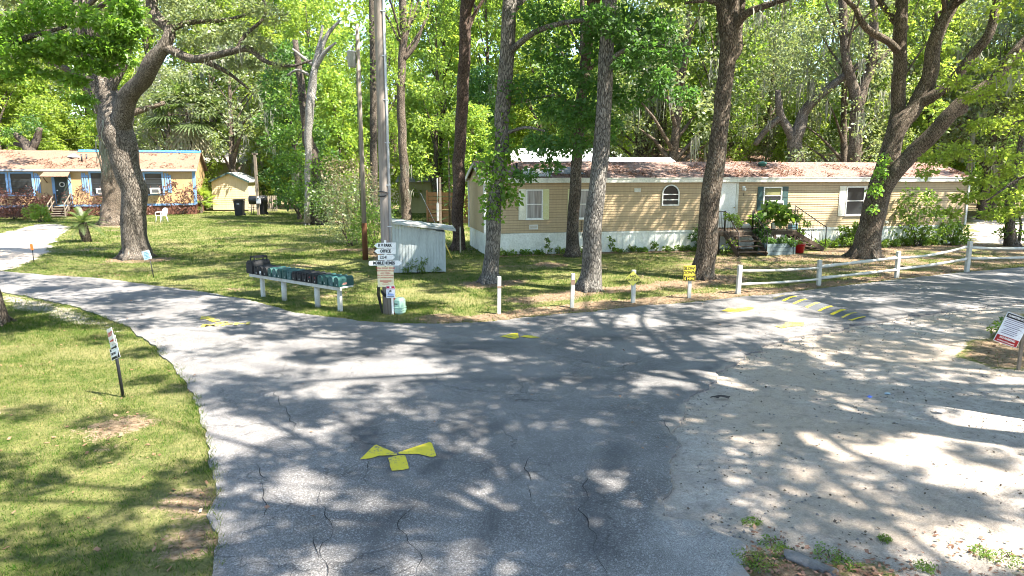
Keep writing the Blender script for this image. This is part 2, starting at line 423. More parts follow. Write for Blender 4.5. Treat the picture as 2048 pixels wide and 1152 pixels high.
def ground_material():
    t = NT('lawn and sand'); v = t.coord('World'); at_ = t.n('ShaderNodeVertexColor', layer_name='zone'); sp = t.n('ShaderNodeSeparateColor'); t.l(at_.outputs[0], sp.inputs[0])
    s, l, b = sp.outputs
    big, med, fine, vf = t.noise(v, .5, 4), t.noise(v, 2.6, 5, .65), t.noise(v, 14, 6, .7), t.noise(v, 70, 4, .7)
    gcol = t.mix(t.ramp(med, [(.33, 0.0), (.66, 1.0)]), (.055, .085, .016), (.17, .165, .06))
    gcol = t.mix(t.ramp(big, [(.45, 0.0), (.7, .7)]), gcol, (.24, .215, .10))
    gcol = t.mix(1.0, gcol, t.ramp(fine, [(.3, .55), (.7, 1.3)]), 'MULTIPLY')
    lcol = t.mix(t.ramp(fine, [(.35, 0.0), (.65, 1.0)]), (.075, .048, .028), (.30, .225, .15))
    scol = t.mix(t.ramp(med, [(.3, 0.0), (.7, 1.0)]), (.33, .29, .26), (.52, .47, .42))
    scol = t.mix(t.math('MULTIPLY', t.ramp(fine, [(.56, 0.0), (.66, 1.0)]), .55), scol, (.12, .10, .08))
    scol = t.mix(t.ramp(t.noise(v, .35, 4, .6), [(.40, 0.0), (.60, .8)]), scol, (.44, .36, .28))
    scol = t.mix(1.0, scol, t.ramp(vf, [(.25, .55), (.75, 1.3)]), 'MULTIPLY')
    scol = t.mix(t.math('MULTIPLY', t.ramp(t.noise(v, 5.5, 6, .72), [(.5, 0.0), (.66, 1.0)]), .45), scol, (.17, .15, .135))
    pv = t.n('ShaderNodeTexVoronoi'); pv.inputs['Scale'].default_value = 26; t.l(v, pv.inputs['Vector'])
    scol = t.mix(t.math('MULTIPLY', t.ramp(pv.outputs['Distance'], [(.10, 1.0), (.2, 0.0)]), t.ramp(t.noise(v, 1.3, 3), [(.5, 0.0), (.62, .8)])), scol, (.07, .065, .06))
    lf = t.ramp(t.math('ADD', l, t.math('MULTIPLY', t.math('SUBTRACT', fine, .5), 1.5)), [(.38, 0.0), (.62, 1.0)])
    sf = t.ramp(t.math('ADD', s, t.math('MULTIPLY', t.math('SUBTRACT', fine, .5), 1.0)), [(.4, 0.0), (.6, 1.0)])
    t.base(t.mix(sf, t.mix(lf, gcol, lcol), scol)); t.rough(.95, .1)
    t.bump(t.math('ADD', t.math('MULTIPLY', fine, 1.0), t.math('MULTIPLY', vf, .35)), .9, .06); return t.m
ground = props(link('ground', me, ground_material()), kind='structure')
ground['label'] = 'lawn, leaf litter and pale sand around the road'

# the road: one asphalt sheet with ragged edges and a real lip
inner = []
for x0, x1, y0, y1, st in ((-9, 9, 4.5, 13, .14), (-14, 14, 13, 22, .24), (-26, 40, 4, 40, .8)):
    gx, gy = np.meshgrid(np.arange(x0, x1, st), np.arange(y0, y1, st)); p = np.stack([gx.ravel(), gy.ravel()], 1)
    p = p+RNG.normal(size=p.shape)*st*.12; inner.append(p)
inner = np.vstack(inner); inner = inner[sdist(inner, ROADR) > .08]
allp = np.vstack([ROADR, inner]); nb = len(ROADR)
vo, eo, fo, *_ = delaunay_2d_cdt([Vector(p) for p in allp], [], [list(range(nb))], 1, 1e-5)
VR = np.array([tuple(v) for v in vo]); dR = sdist(VR, ROADR)
LOTE = gr
dlot = dist_line(VR, LOTE)
smear = np.zeros(len(VR))
SMEARS = [([(1290, 815), (1140, 880), (1010, 935)], .0), ([(1000, 850), (930, 890), (880, 925), (850, 950)], .13), ([(960, 840), (890, 880)], .11), ([(740, 850), (760, 900), (790, 960)], .10), ([(690, 840), (740, 905)], .12),
          ([(470, 725), (560, 742), (700, 757), (830, 765), (1000, 764), (1150, 763), (1300, 760), (1420, 745)], .20), ([(800, 1010), (760, 1060), (735, 1120), (720, 1200)], .14), ([(1000, 1020), (960, 1100)], .10),
          ([(900, 690), (1100, 690), (1300, 672), (1500, 640)], .22), ([(1240, 900), (1180, 1000), (1190, 1100)], .22), ([(560, 700), (760, 720), (960, 700)], .22)]
for ln, w in SMEARS:
    if w: smear = np.maximum(smear, np.exp(-(dist_line(VR, gp(ln))/w)**2)*(.55+.45*np.clip(nz2(VR, .8, w*31), -1, 1)))
dust = np.clip(ss(.3-dlot, 0, .3)*.6+nz2(VR, 1.4, 4.4)*.5, 0, 1)*ss(.6-dlot, 0, .5)
dust = np.maximum(dust, ss(.25-np.abs(dR), 0, .25)*.5)
APRON = gp([(1318, 1028), (1370, 1036), (1440, 1050), (1500, 1085), (1520, 1152), (1560, 1400), (1150, 1400), (1235, 1152), (1270, 1085)])
old = ss(sdist(VR, APRON)+nz2(VR, 2.2, 9.1)*.4, -.1, .3)       # pale worn apron at the very front
nv = len(VR); bnd = np.where(np.abs(dR) < 1e-4)[0]
zr = .02+.012*ss(dR, 0, .3)+nz2(VR, .35, 2.2, 2)*.012
Vv = [(*p, z) for p, z in zip(VR, zr)]; Ff = [tuple(f) for f in fo]
Ff = [f if ((VR[f[1]][0]-VR[f[0]][0])*(VR[f[2]][1]-VR[f[0]][1])-(VR[f[2]][0]-VR[f[0]][0])*(VR[f[1]][1]-VR[f[0]][1])) > 0 else f[::-1] for f in Ff]
ecount = {}
for f in Ff:
    for a, b in zip(f, f[1:]+f[:1]): ecount[(a, b)] = 1
bedges = [e for e in ecount if (e[1], e[0]) not in ecount]
low = {}
for a, b in bedges:
    for k in (a, b):
        if k not in low: low[k] = len(Vv); Vv.append((Vv[k][0], Vv[k][1], -.12))
for a, b in bedges: Ff.append((b, a, low[a], low[b]))
rm = bpy.data.meshes.new('road'); rm.from_pydata(Vv, [], Ff)
ex = len(Vv)-nv
a_ = rm.color_attributes.new('wear', 'FLOAT_COLOR', 'POINT')
a_.data.foreach_set('color', np.column_stack([np.r_[np.clip(smear, 0, 1), np.zeros(ex)], np.r_[dust, np.zeros(ex)], np.r_[old, np.zeros(ex)], np.ones(nv+ex)]).astype(np.float32).ravel())

def road_material():
    t = NT('old asphalt'); v = t.coord('World'); at_ = t.n('ShaderNodeVertexColor', layer_name='wear'); sp = t.n('ShaderNodeSeparateColor'); t.l(at_.outputs[0], sp.inputs[0])
    sm, du, ol = sp.outputs
    med, fine = t.noise(v, 1.1, 5, .6), t.noise(v, 22, 5, .7)
    agg = t.n('ShaderNodeTexVoronoi'); agg.inputs['Scale'].default_value = 75; t.l(v, agg.inputs['Vector'])
    ag2 = t.noise(v, 95, 3, .8)
    c = t.mix(t.ramp(med, [(.3, 0.0), (.7, 1.0)]), (.104, .099, .099), (.166, .158, .153))
    c = t.mix(t.math('MULTIPLY', ol, t.ramp(fine, [(.3, .55), (.6, 1.0)])), c, t.mix(t.ramp(med, [(.3, 0.0), (.7, 1.0)]), (.20, .195, .19), (.30, .285, .27)))
    c = t.mix(1.0, c, t.ramp(t.noise(v, .33, 5, .6), [(.34, .74), (.66, 1.14)]), 'MULTIPLY')
    c = t.mix(1.0, c, t.ramp(ag2, [(.32, .30), (.5, .95), (.66, 2.0)]), 'MULTIPLY')
    c = t.mix(t.math('MULTIPLY', t.ramp(agg.outputs['Color'], [(.72, 0.0), (.8, 1.0)]), .5), c, (.34, .34, .34))
    c = t.mix(t.math('MULTIPLY', sm, .95), c, (.042, .044, .05))
    vr = t.n('ShaderNodeTexVoronoi', feature='DISTANCE_TO_EDGE'); vr.inputs['Scale'].default_value = .62
    nz = t.n('ShaderNodeTexNoise'); nz.inputs['Scale'].default_value = 1.7; nz.inputs['Detail'].default_value = 6; nz.inputs['Roughness'].default_value = .65; t.l(v, nz.inputs['Vector'])
    ad = t.n('ShaderNodeVectorMath', operation='MULTIPLY_ADD'); t.l(nz.outputs['Color'], ad.inputs[0]); ad.inputs[1].default_value = (.9, .9, 0); t.l(v, ad.inputs[2]); t.l(ad.outputs[0], vr.inputs['Vector'])
    ck = t.math('MULTIPLY', t.ramp(vr.outputs['Distance'], [(.002, 1.0), (.008, 0.0)]), t.ramp(t.noise(v, .45, 3), [(.44, 0.0), (.56, .7)]))
    c = t.mix(ck, c, (.03, .03, .032))
    df = t.ramp(t.math('ADD', du, t.math('MULTIPLY', t.math('SUBTRACT', fine, .5), .9)), [(.45, 0.0), (.8, .8)])
    c = t.mix(df, c, (.27, .235, .20))
    t.base(c); t.rough(.88, .25)
    t.bump(t.math('SUBTRACT', ag2, t.math('MULTIPLY', ck, 1.5)), .5, .012); return t.m
road = props(link('road', rm, road_material()), 'grey cracked asphalt road forking in front of the pole', kind='structure')

# cracks that can be traced in the photograph
CR = MB()
def crack(line, w=.0055, kids=4):
    crack_w([np.array(G(400+x/2.048, 600+y/2.048))[:2] for x, y in line], w, kids)
def crack_w(pts, w, kids=0):
    P2 = []
    for a, b in zip(pts[:-1], pts[1:]):
        n = max(2, int(np.hypot(*(b-a))/.06))
        for i in range(n):
            p = a+(b-a)*i/n; P2.append(p+np.array([noise.noise((p[0]*4, p[1]*4, 1)), noise.noise((p[0]*4, p[1]*4, 9))])*.09)
    vs = []; 
    for i, p in enumerate(P2):
        d = P2[min(i+1, len(P2)-1)]-P2[max(i-1, 0)]; d = np.array([-d[1], d[0]])/(np.hypot(*d)+1e-9)
        ww = w*(.25+.9*abs(noise.noise((p[0]*3, p[1]*3, 4))+.35))*min(1, i/4, (len(P2)-1-i)/4+.05)
        z = .042+noise.fractal((p[0]*.35, p[1]*.35, 2.2), .9, 2.1, 2)*.012
        vs += [(*(p-d*ww), z), (*(p+d*ww), z)]
    if kids and len(P2) > 12:
        for q in range(kids):
            i = random.randrange(3, len(P2)-4); d = P2[i+2]-P2[i]; a = math.atan2(d[1], d[0])+random.choice((-1, 1))*random.uniform(.5, 1.3); p = P2[i]; L = random.uniform(.25, .8); st = [p+np.array([math.cos(a), math.sin(a)])*L*t for t in (0, .5, 1)]
            crack_w(st, w*.6)
    CR.add(vs, [(2*i, 2*i+2, 2*i+3, 2*i+1) for i in range(len(P2)-1)])
for ln in ([(225, 655), (250, 740), (285, 860), (235, 930)], [(545, 730), (490, 800), (510, 880), (545, 950), (490, 1040), (525, 1180)], [(300, 370), (320, 430), (380, 510), (410, 590)], [(470, 950), (480, 1040), (500, 1110)],
           [(700, 660), (670, 740), (690, 790)], [(890, 830), (820, 950), (880, 1040), (905, 1160)], [(1370, 640), (1330, 700), (1335, 900)], [(1585, 710), (1570, 870), (1610, 1000), (1670, 1180)], [(590, 350), (650, 420)],
           [(350, 240), (335, 330)], [(990, 740), (1015, 810)], [(1700, 290), (1880, 240), (1960, 290)], [(130, 140), (180, 180), (250, 190)], [(240, 170), (330, 110)], [(1480, 100), (1640, 160), (1800, 185)], [(1900, 480), (1925, 580)], [(640, 700), (545, 730)]):
    crack(ln)
CR.build('crack', plain('crack tar', (.018, .018, .02), .95), road)

# painted marks on the asphalt
def paintmat(name, wear):
    t = NT(name); v = t.coord('World'); n_ = t.noise(v, 30, 5, .75); b_ = t.noise(v, 5, 4)
    f = t.ramp(t.math('ADD', n_, t.math('MULTIPLY', b_, .5)), [(wear, 0.0), (wear+.12, 1.0)])
    t.base(t.mix(f, (.55, .45, .04), (.15, .145, .12))); t.rough(.75, .2); t.bump(n_, .3, .01); return t.m
PAINT, PAINTW = paintmat('yellow road paint', .79), paintmat('worn yellow road paint', .69)
def painted(name, polys, mat, label, dz=.006):
    m = MB()
    for poly in polys:
        p2 = np.array([tuple(G(x, y))[:2] for x, y in poly]); rg = ragged(p2, .07, .006, 4)
        vs = [(p[0], p[1], .038+noise.fractal((p[0]*.35, p[1]*.35, 2.2), .9, 2.1, 2)*.012+dz) for p in rg]
        tri = tessellate_polygon([[Vector(v) for v in vs]])
        fs = []
        for a, b, c in tri:
            A, B, C_ = vs[a], vs[b], vs[c]
            fs.append((a, b, c) if (B[0]-A[0])*(C_[1]-A[1])-(C_[0]-A[0])*(B[1]-A[1]) > 0 else (a, c, b))
        m.add(vs, fs)
    o = m.build(name, mat, road); o['label'] = label; return o
def c7(x, y): return (680+x/6.4, 800+y/6.4)
painted('painted_arrow', [[c7(*p) for p in ((258, 800), (430, 625), (470, 612), (730, 730), (728, 748), (500, 755), (400, 785))], [c7(*p) for p in ((750, 712), (1150, 580), (1180, 600), (1232, 755), (1200, 772), (1150, 770), (1000, 735), (752, 735))],
        [c7(*p) for p in ((617, 785), (700, 755), (830, 752), (845, 775), (885, 920), (800, 940), (665, 948), (645, 900))]], PAINT, 'bright yellow double-headed arrow with a square stub, near the camera')
def c2(x, y): return (380+x/17.07, 620+y/17.07)
painted('painted_arrow', [[c2(*p) for p in ((335, 390), (390, 262), (480, 262), (900, 300), (900, 310), (640, 345), (450, 385))], [c2(*p) for p in ((540, 385), (700, 340), (840, 340), (880, 370), (970, 378), (1040, 420), (900, 450), (770, 462))]], PAINTW, 'worn yellow arrow pointing left along the road by the mailboxes')
painted('painted_arrow', [[(1000, 677), (1022, 671), (1036, 670), (1038, 679), (1030, 682)], [(1040, 677), (1050, 674), (1066, 675), (1080, 679), (1060, 680)]], PAINT, 'small yellow arrow below the bollards')
painted('painted_arrow', [[(1442, 625), (1458, 619), (1471, 621), (1485, 625), (1470, 627)], [(1472, 620), (1500, 617), (1509, 619), (1502, 622), (1486, 625)]], PAINT, 'yellow arrow in front of the first fence post')
painted('painted_arrow', [[(1550, 656), (1568, 653), (1571, 648), (1608, 648), (1606, 656), (1595, 655), (1580, 657), (1562, 660)]], PAINTW, 'worn yellow arrow at the edge of the sandy lot')
for body, (px, py), size, rz in (('5', (443, 649), .32, -.75), ('MPH', (452, 653), .36, .28)):
    g_ = G(px, py); t_ = text(body, size, PAINTW, road, (g_.x, g_.y, .05), (0, 0, rz), 1.5, 'painted_lettering', .01)

# speed bump with its yellow stripes
SBL = gp([(1562, 596), (1600, 606), (1650, 620), (1700, 634), (1735, 644)])
def asphalt2():
    t = NT('newer asphalt'); v = t.coord('World'); a = t.noise(v, 90, 3, .8); t.base(t.mix(1.0, t.mix(t.noise(v, 1.4, 4), (.075, .08, .088), (.12, .125, .135)), t.ramp(a, [(.3, .55), (.7, 1.5)]), 'MULTIPLY')); t.rough(.85, .25); t.bump(a, .5, .012); return t.m
def bumpz(d, w=.42, h=.12): return h*max(0.0, math.cos(min(1, abs(d)/w)*math.pi/2))**1.2
sbp = smooth_path([Vector((*p, 0)) for p in SBL], 8)
m = MB(); K = 13; vs = []
for i, p in enumerate(sbp):
    d = (sbp[min(i+1, len(sbp)-1)]-sbp[max(i-1, 0)]).normalized(); nn = Vector((-d.y, d.x, 0)); e = min(1, i/3, (len(sbp)-1-i)/3)
    for k in range(K):
        o_ = (k/(K-1)-.5)*.9; q = p+nn*o_; vs.append((q.x, q.y, .026+bumpz(o_)*e))
fs = [(i*K+k, i*K+k+1, (i+1)*K+k+1, (i+1)*K+k) for i in range(len(sbp)-1) for k in range(K-1)]
m.add(vs, [f[::-1] for f in fs], True)
bump = m.build('speed_bump', asphalt2()); props(bump, 'low asphalt speed bump with short yellow stripes across the road', 'speed bump')
L_ = len(sbp)-1
for j in range(8):
    f = .06+.88*j/7; i = min(int(f*L_), L_-1); p = sbp[i].lerp(sbp[i+1], f*L_-i); d = (sbp[min(i+1, L_)]-sbp[i]).normalized(); nn = Vector((-d.y, d.x, 0))
    m = MB(); vs = []; e = min(1, f*L_/3, (1-f)*L_/3)
    sgn = 1 if nn.x > 0 else -1
    for k in range(9):
        o_ = sgn*(-.38+.40*k/8)
        for sdx in (-1, 1):
            q = p+nn*o_+d*sdx*(.055+.012*math.sin(j*3)); vs.append((q.x, q.y, .031+bumpz(o_)*max(e, .35 if 0 < j < 7 else e)))
    m.add(vs, [(2*k, 2*k+2, 2*k+3, 2*k+1) for k in range(8)], True)
    m.build('stripe', PAINT if j % 3 else PAINTW, bump)
# ------------------------------------------------------------------ foliage and bark
LEAF_BRIGHT = leafmat('spring leaf', (.055, .105, .013), (.20, .275, .036), (.46, .60, .075), .5)
LEAF_MID = leafmat('green leaf', (.034, .080, .014), (.125, .195, .028), (.28, .44, .05), .48)
LEAF_MAPLE = leafmat('maple leaf', (.042, .105, .015), (.135, .235, .028), (.30, .52, .05), .5)
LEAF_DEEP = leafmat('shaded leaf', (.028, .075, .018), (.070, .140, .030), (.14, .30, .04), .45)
LEAF_OAK = leafmat('live oak leaf', (.042, .064, .026), (.20, .23, .11), (.36, .42, .12), .42, .05)
LEAF_PURPLE = leafmat('plum leaf', (.055, .024, .022), (.16, .075, .060), (.20, .07, .05), .35)
LEAF_BROWN = leafmat('dry leaf', (.11, .055, .03), (.34, .20, .12), (.2, .1, .05), .2, .04)
LEAF_FROND = leafmat('palm frond', (.035, .070, .020), (.10, .15, .045), (.16, .24, .04), .35, .05)
LEAF_DEADFR = leafmat('dead frond', (.20, .16, .09), (.42, .36, .24), (.3, .24, .12), .25, .04)
LEAF_CONIF = leafmat('conifer needle', (.012, .040, .018), (.030, .075, .030), (.05, .1, .03), .2)
MOSS = leafmat('spanish moss', (.15, .155, .115), (.33, .33, .26), (.25, .26, .18), .35, .02)
BARK_GREY = barkmat('grey ridged bark', (.05, .045, .04), (.24, .22, .195), (.42, .41, .38), .5)
BARK_DARK = barkmat('dark bark', (.030, .024, .019), (.145, .115, .090), (.36, .35, .31), .55)
BARK_BROWN = barkmat('brown bark', (.036, .027, .020), (.185, .145, .110), (.42, .40, .34), .5)
BARK_OAK = barkmat('live oak bark', (.034, .027, .021), (.205, .175, .145), (.40, .38, .34), .6)
BARK_RED = barkmat('reddish bark', (.036, .023, .018), (.165, .115, .092), (.30, .28, .25), .3, 1.2)
BARK_PALE = barkmat('pale dead wood', (.12, .11, .095), (.38, .36, .33), (.55, .54, .5), .4)

def rot_about(pts): return pts

def stems_mesh(stems, base, seg=12, rough=.07, seed=0, flare=True):
    m = MB()
    for i, st in enumerate(stems):
        pts = [(Vector(p[0]) if isinstance(p[0], (tuple, Vector)) else at(*p[:3])) for p in st]
        rad = [(p[1] if isinstance(p[0], (tuple, Vector)) else px_m(p[2], p[3])) for p in st]
        k = 6; sp_ = smooth_path(pts, k); rr = lerp_list(rad, k)
        if i == 0 and flare:
            for j in range(len(rr)):
                h = (sp_[j]-sp_[0]).length; rr[j] *= 1+.42*math.exp(-h/.28)
            sp_[0] = sp_[0]-Vector((0, 0, .15))
        for j in range(1, len(sp_)-1):
            sp_[j] = sp_[j]+Vector((noise.noise(sp_[j]*.9+Vector((seed, i, 0))), noise.noise(sp_[j]*.9+Vector((i, seed, 7))), 0))*rr[j]*.35
        m.tube([p-base for p in sp_], rr, seg, True, rough, True, 0, seed+i*3)
        if i == 0 and flare:                                   # buttress roots
            r0 = rad[0]
            for a in range(5):
                an = a*1.257+seed; d = Vector((math.cos(an), math.sin(an), 0)); b0 = Vector((0, 0, 0))
                m.tube([b0+d*r0*.75+Vector((0, 0, r0*.9)), b0+d*r0*1.2+Vector((0, 0, r0*.22)), b0+d*r0*1.9+Vector((0, 0, -.08))], [r0*.25, r0*.22, r0*.10], 7, True, .1)
    return m

def tree(name, label, cat, stems, bark, leaf=None, clusters=(), over=(), nleaf=130, lsize=.16, flat=.6, group=None, ivy=None, moss=None, seed=0, droop=.15, leaf2=None, over_n=None, over_size=None):
    p0 = stems[0][0]; base = (Vector(p0[0]) if isinstance(p0[0], (tuple, Vector)) else at(*p0[:3])); base.z = 0
    e = empty(name, base, 0, label, cat, group)
    tm = stems_mesh(stems, base, 14, .07, seed)
    if over:
        zs = [(Vector(p[0]) if isinstance(p[0], (tuple, Vector)) else at(*p[:3]))-base for p in stems[0]]; gl_ = random.Random(seed); tops = smooth_path(zs, 8)
        for c in over[::4]:
            zt = gl_.uniform(9.2, 12.5); hi = min(tops, key=lambda q: abs(q.z-zt)); q = Vector(c[:3])-base; d_ = (q-hi).length
            m1 = hi.lerp(q, .35)+Vector((gl_.uniform(-.1, .1)*d_, gl_.uniform(-.1, .1)*d_, .10*d_)); m2 = hi.lerp(q, .72)+Vector((gl_.uniform(-.06, .06)*d_, gl_.uniform(-.06, .06)*d_, .05*d_))
            tm.tube(smooth_path([hi, m1, m2, q], 4), lerp_list([.085, .06, .035, .012], 4), 6, True, 0, False)
    tm.build('trunk', bark, e)
    C = [at(*c[:3])-base for c in clusters]; Rr = [px_m(c[2], c[3]) for c in clusters]; N = [int((c[4] if len(c) > 4 else 1)*nleaf) for c in clusters]
    if C: link('crown', leaf_mesh('crown', C, Rr, N, lsize, flat, droop, .5, seed+5), leaf, e)
    if over:
        C = [Vector(c[:3])-base for c in over]; Rr = [c[3] for c in over]
        link('upper_crown', leaf_mesh('upper crown', C, Rr, over_n or nleaf, over_size or lsize*1.25, flat, droop, .55, seed+9), leaf2 or leaf, e)
    if ivy:
        C = [at(*c[:3])-base for c in ivy]; Rr = [px_m(c[2], c[3]) for c in ivy]; N = [int(c[4]) for c in ivy]
        link('ivy', leaf_mesh('ivy', C, Rr, N, lsize*.9, 1.0, .5, .75, seed+13), LEAF_MAPLE, e)
    if moss:
        P_ = [at(*c[:3])-base for c in moss]; link('moss', moss_mesh('moss', P_, [px_m(c[2], c[3]) for c in moss], seed, .045, 10), MOSS, e)['kind'] = 'stuff'
    return e

def umbrella(cx, cy, z0, z1, rad, n, rmin=.8, rmax=1.4, seed=0, hole=0):
    g = random.Random(seed); out = []
    while len(out) < n:
        a = g.random()*6.283; r = rad*math.sqrt(g.random()); z = z0+(z1-z0)*g.random()*(1-.45*(r/rad)**2)
        if r < hole: continue
        out.append((cx+r*math.cos(a), cy+r*math.sin(a), z, g.uniform(rmin, rmax)))
    return out

def gb(px, py): g_ = G(px, py); return g_.y
# --- the trees that stand between the road and the homes
Y2 = gb(978, 566)
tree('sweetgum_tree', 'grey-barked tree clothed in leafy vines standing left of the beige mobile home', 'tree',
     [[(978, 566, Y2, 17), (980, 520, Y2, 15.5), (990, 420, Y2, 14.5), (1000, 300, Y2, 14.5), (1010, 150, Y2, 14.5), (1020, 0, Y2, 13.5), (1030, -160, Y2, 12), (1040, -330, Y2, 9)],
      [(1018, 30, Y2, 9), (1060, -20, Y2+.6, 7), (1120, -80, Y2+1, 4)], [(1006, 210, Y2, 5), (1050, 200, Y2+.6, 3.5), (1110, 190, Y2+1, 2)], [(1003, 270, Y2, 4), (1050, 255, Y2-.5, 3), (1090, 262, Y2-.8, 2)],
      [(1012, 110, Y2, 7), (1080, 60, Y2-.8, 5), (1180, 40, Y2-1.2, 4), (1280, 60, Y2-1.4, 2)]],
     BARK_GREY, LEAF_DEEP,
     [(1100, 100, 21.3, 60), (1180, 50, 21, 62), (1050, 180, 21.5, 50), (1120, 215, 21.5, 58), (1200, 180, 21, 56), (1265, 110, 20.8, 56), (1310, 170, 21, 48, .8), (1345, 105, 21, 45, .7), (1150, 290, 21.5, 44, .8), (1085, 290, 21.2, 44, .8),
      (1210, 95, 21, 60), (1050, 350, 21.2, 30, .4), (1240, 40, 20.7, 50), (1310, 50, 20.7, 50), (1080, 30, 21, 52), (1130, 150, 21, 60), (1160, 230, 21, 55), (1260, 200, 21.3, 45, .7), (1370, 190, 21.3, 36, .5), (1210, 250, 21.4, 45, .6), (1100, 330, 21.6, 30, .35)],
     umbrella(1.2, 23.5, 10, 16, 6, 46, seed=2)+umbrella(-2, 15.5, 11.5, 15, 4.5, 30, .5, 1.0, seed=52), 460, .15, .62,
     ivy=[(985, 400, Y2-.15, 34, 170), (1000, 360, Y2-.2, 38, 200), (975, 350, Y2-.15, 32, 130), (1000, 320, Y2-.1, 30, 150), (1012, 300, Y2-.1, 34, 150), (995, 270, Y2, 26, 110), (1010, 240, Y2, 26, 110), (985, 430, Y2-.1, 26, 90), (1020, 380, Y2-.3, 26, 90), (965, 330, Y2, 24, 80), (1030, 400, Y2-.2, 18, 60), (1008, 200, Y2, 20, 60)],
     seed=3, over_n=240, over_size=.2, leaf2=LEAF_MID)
Y3 = gb(915, 500)
tree('pine_tree', 'straight reddish-brown trunk beside the white board shed', 'tree',
     [[(915, 503, Y3, 12.5), (916, 440, Y3, 12), (920, 300, Y3, 11.8), (927, 150, Y3, 11.3), (933, 0, Y3, 10.8), (940, -200, Y3, 11), (944, -380, Y3, 5)], [(930, 60, Y3, 4), (960, 10, Y3, 3), (985, -30, Y3, 2)]],
     BARK_RED, LEAF_MID, [(880, 60, Y3+1.5, 34), (868, 120, Y3+1.5, 34), (885, 180, Y3+1.5, 32), (890, 245, Y3+1.5, 28, .7), (905, 20, Y3+1, 34), (950, 90, Y3+1, 26, .5)], umbrella(-2.4, Y3, 12, 18, 4.5, 34, seed=4), 230, .15, .7, seed=8, over_n=240, over_size=.2)
Y4 = gb(1178, 580)
tree('oak_tree', 'pale grey leaning trunk right of the second white bollard', 'tree',
     [[(1176, 580, Y4, 21.5), (1183, 500, Y4, 19.5), (1190, 420, Y4, 18), (1196, 350, Y4, 16.5), (1205, 240, Y4, 15), (1215, 110, Y4, 14.5), (1219, 0, Y4, 14), (1224, -160, Y4, 13), (1228, -320, Y4, 9)],
      [(1219, 0, Y4, 10), (1260, -90, Y4+1, 7), (1320, -160, Y4+1.5, 3)], [(1218, -40, Y4, 9), (1170, -120, Y4-.5, 6), (1120, -200, Y4-1, 3)], [(1213, 130, Y4, 5), (1250, 100, Y4-.5, 4), (1330, 90, Y4-.8, 2)]],
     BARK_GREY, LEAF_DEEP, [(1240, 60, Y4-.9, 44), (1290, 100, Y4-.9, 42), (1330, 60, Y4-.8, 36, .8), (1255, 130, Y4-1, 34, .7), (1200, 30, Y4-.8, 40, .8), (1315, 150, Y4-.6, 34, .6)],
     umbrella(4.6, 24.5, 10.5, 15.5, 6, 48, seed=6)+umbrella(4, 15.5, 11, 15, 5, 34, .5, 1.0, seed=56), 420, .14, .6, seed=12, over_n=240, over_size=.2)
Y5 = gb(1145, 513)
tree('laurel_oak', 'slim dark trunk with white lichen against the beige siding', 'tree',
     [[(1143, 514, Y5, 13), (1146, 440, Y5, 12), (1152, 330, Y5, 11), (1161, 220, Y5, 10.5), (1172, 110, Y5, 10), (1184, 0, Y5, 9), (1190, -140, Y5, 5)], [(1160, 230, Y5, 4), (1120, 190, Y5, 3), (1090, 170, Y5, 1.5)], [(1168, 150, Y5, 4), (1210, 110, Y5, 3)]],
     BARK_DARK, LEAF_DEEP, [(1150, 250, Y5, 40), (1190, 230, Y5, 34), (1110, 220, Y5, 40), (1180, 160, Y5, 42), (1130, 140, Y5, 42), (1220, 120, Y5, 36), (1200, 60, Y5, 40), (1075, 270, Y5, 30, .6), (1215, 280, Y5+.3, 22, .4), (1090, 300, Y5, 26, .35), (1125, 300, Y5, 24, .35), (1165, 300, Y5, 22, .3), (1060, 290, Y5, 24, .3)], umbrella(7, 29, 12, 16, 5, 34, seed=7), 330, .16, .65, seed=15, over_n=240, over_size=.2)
Y6 = gb(1405, 557)
tree('water_oak', 'dark leaning trunk with a high fork behind the yellow speed sign', 'tree',
     [[(1403, 558, Y6, 21), (1410, 500, Y6, 20), (1424, 380, Y6, 19), (1438, 260, Y6, 16.5), (1450, 150, Y6, 15.5), (1458, 70, Y6, 17), (1466, 20, Y6, 13), (1478, -80, Y6, 13), (1490, -260, Y6, 7)],
      [(1456, 90, Y6, 14), (1447, 30, Y6, 13), (1440, -60, Y6+.4, 11), (1425, -240, Y6+1, 6)], [(1462, 60, Y6, 11), (1492, 28, Y6-.4, 7.5), (1530, 12, Y6-.8, 6), (1590, -8, Y6-1.2, 4), (1660, -40, Y6-1.6, 2)],
      [(1452, 130, Y6, 9), (1475, 100, Y6+.6, 8), (1478, 60, Y6+1, 7), (1486, 0, Y6+1.2, 5)], [(1447, 12, Y6, 5), (1410, 2, Y6, 4), (1370, 6, Y6, 2.5)]],
     BARK_BROWN, LEAF_MID, [(1560, 20, Y6-.5, 34, .5), (1620, 10, Y6-1, 34, .5), (1400, 20, Y6, 30, .4)], umbrella(8.8, 25.5, 10.8, 15.5, 6, 54, seed=9), 220, .13, .6, seed=21, moss=[(1530, 20, Y6-.8, 40), (1572, 5, Y6-1, 50), (1500, 40, Y6-.4, 26)], over_n=240, over_size=.2)
Y7 = gb(1730, 516)
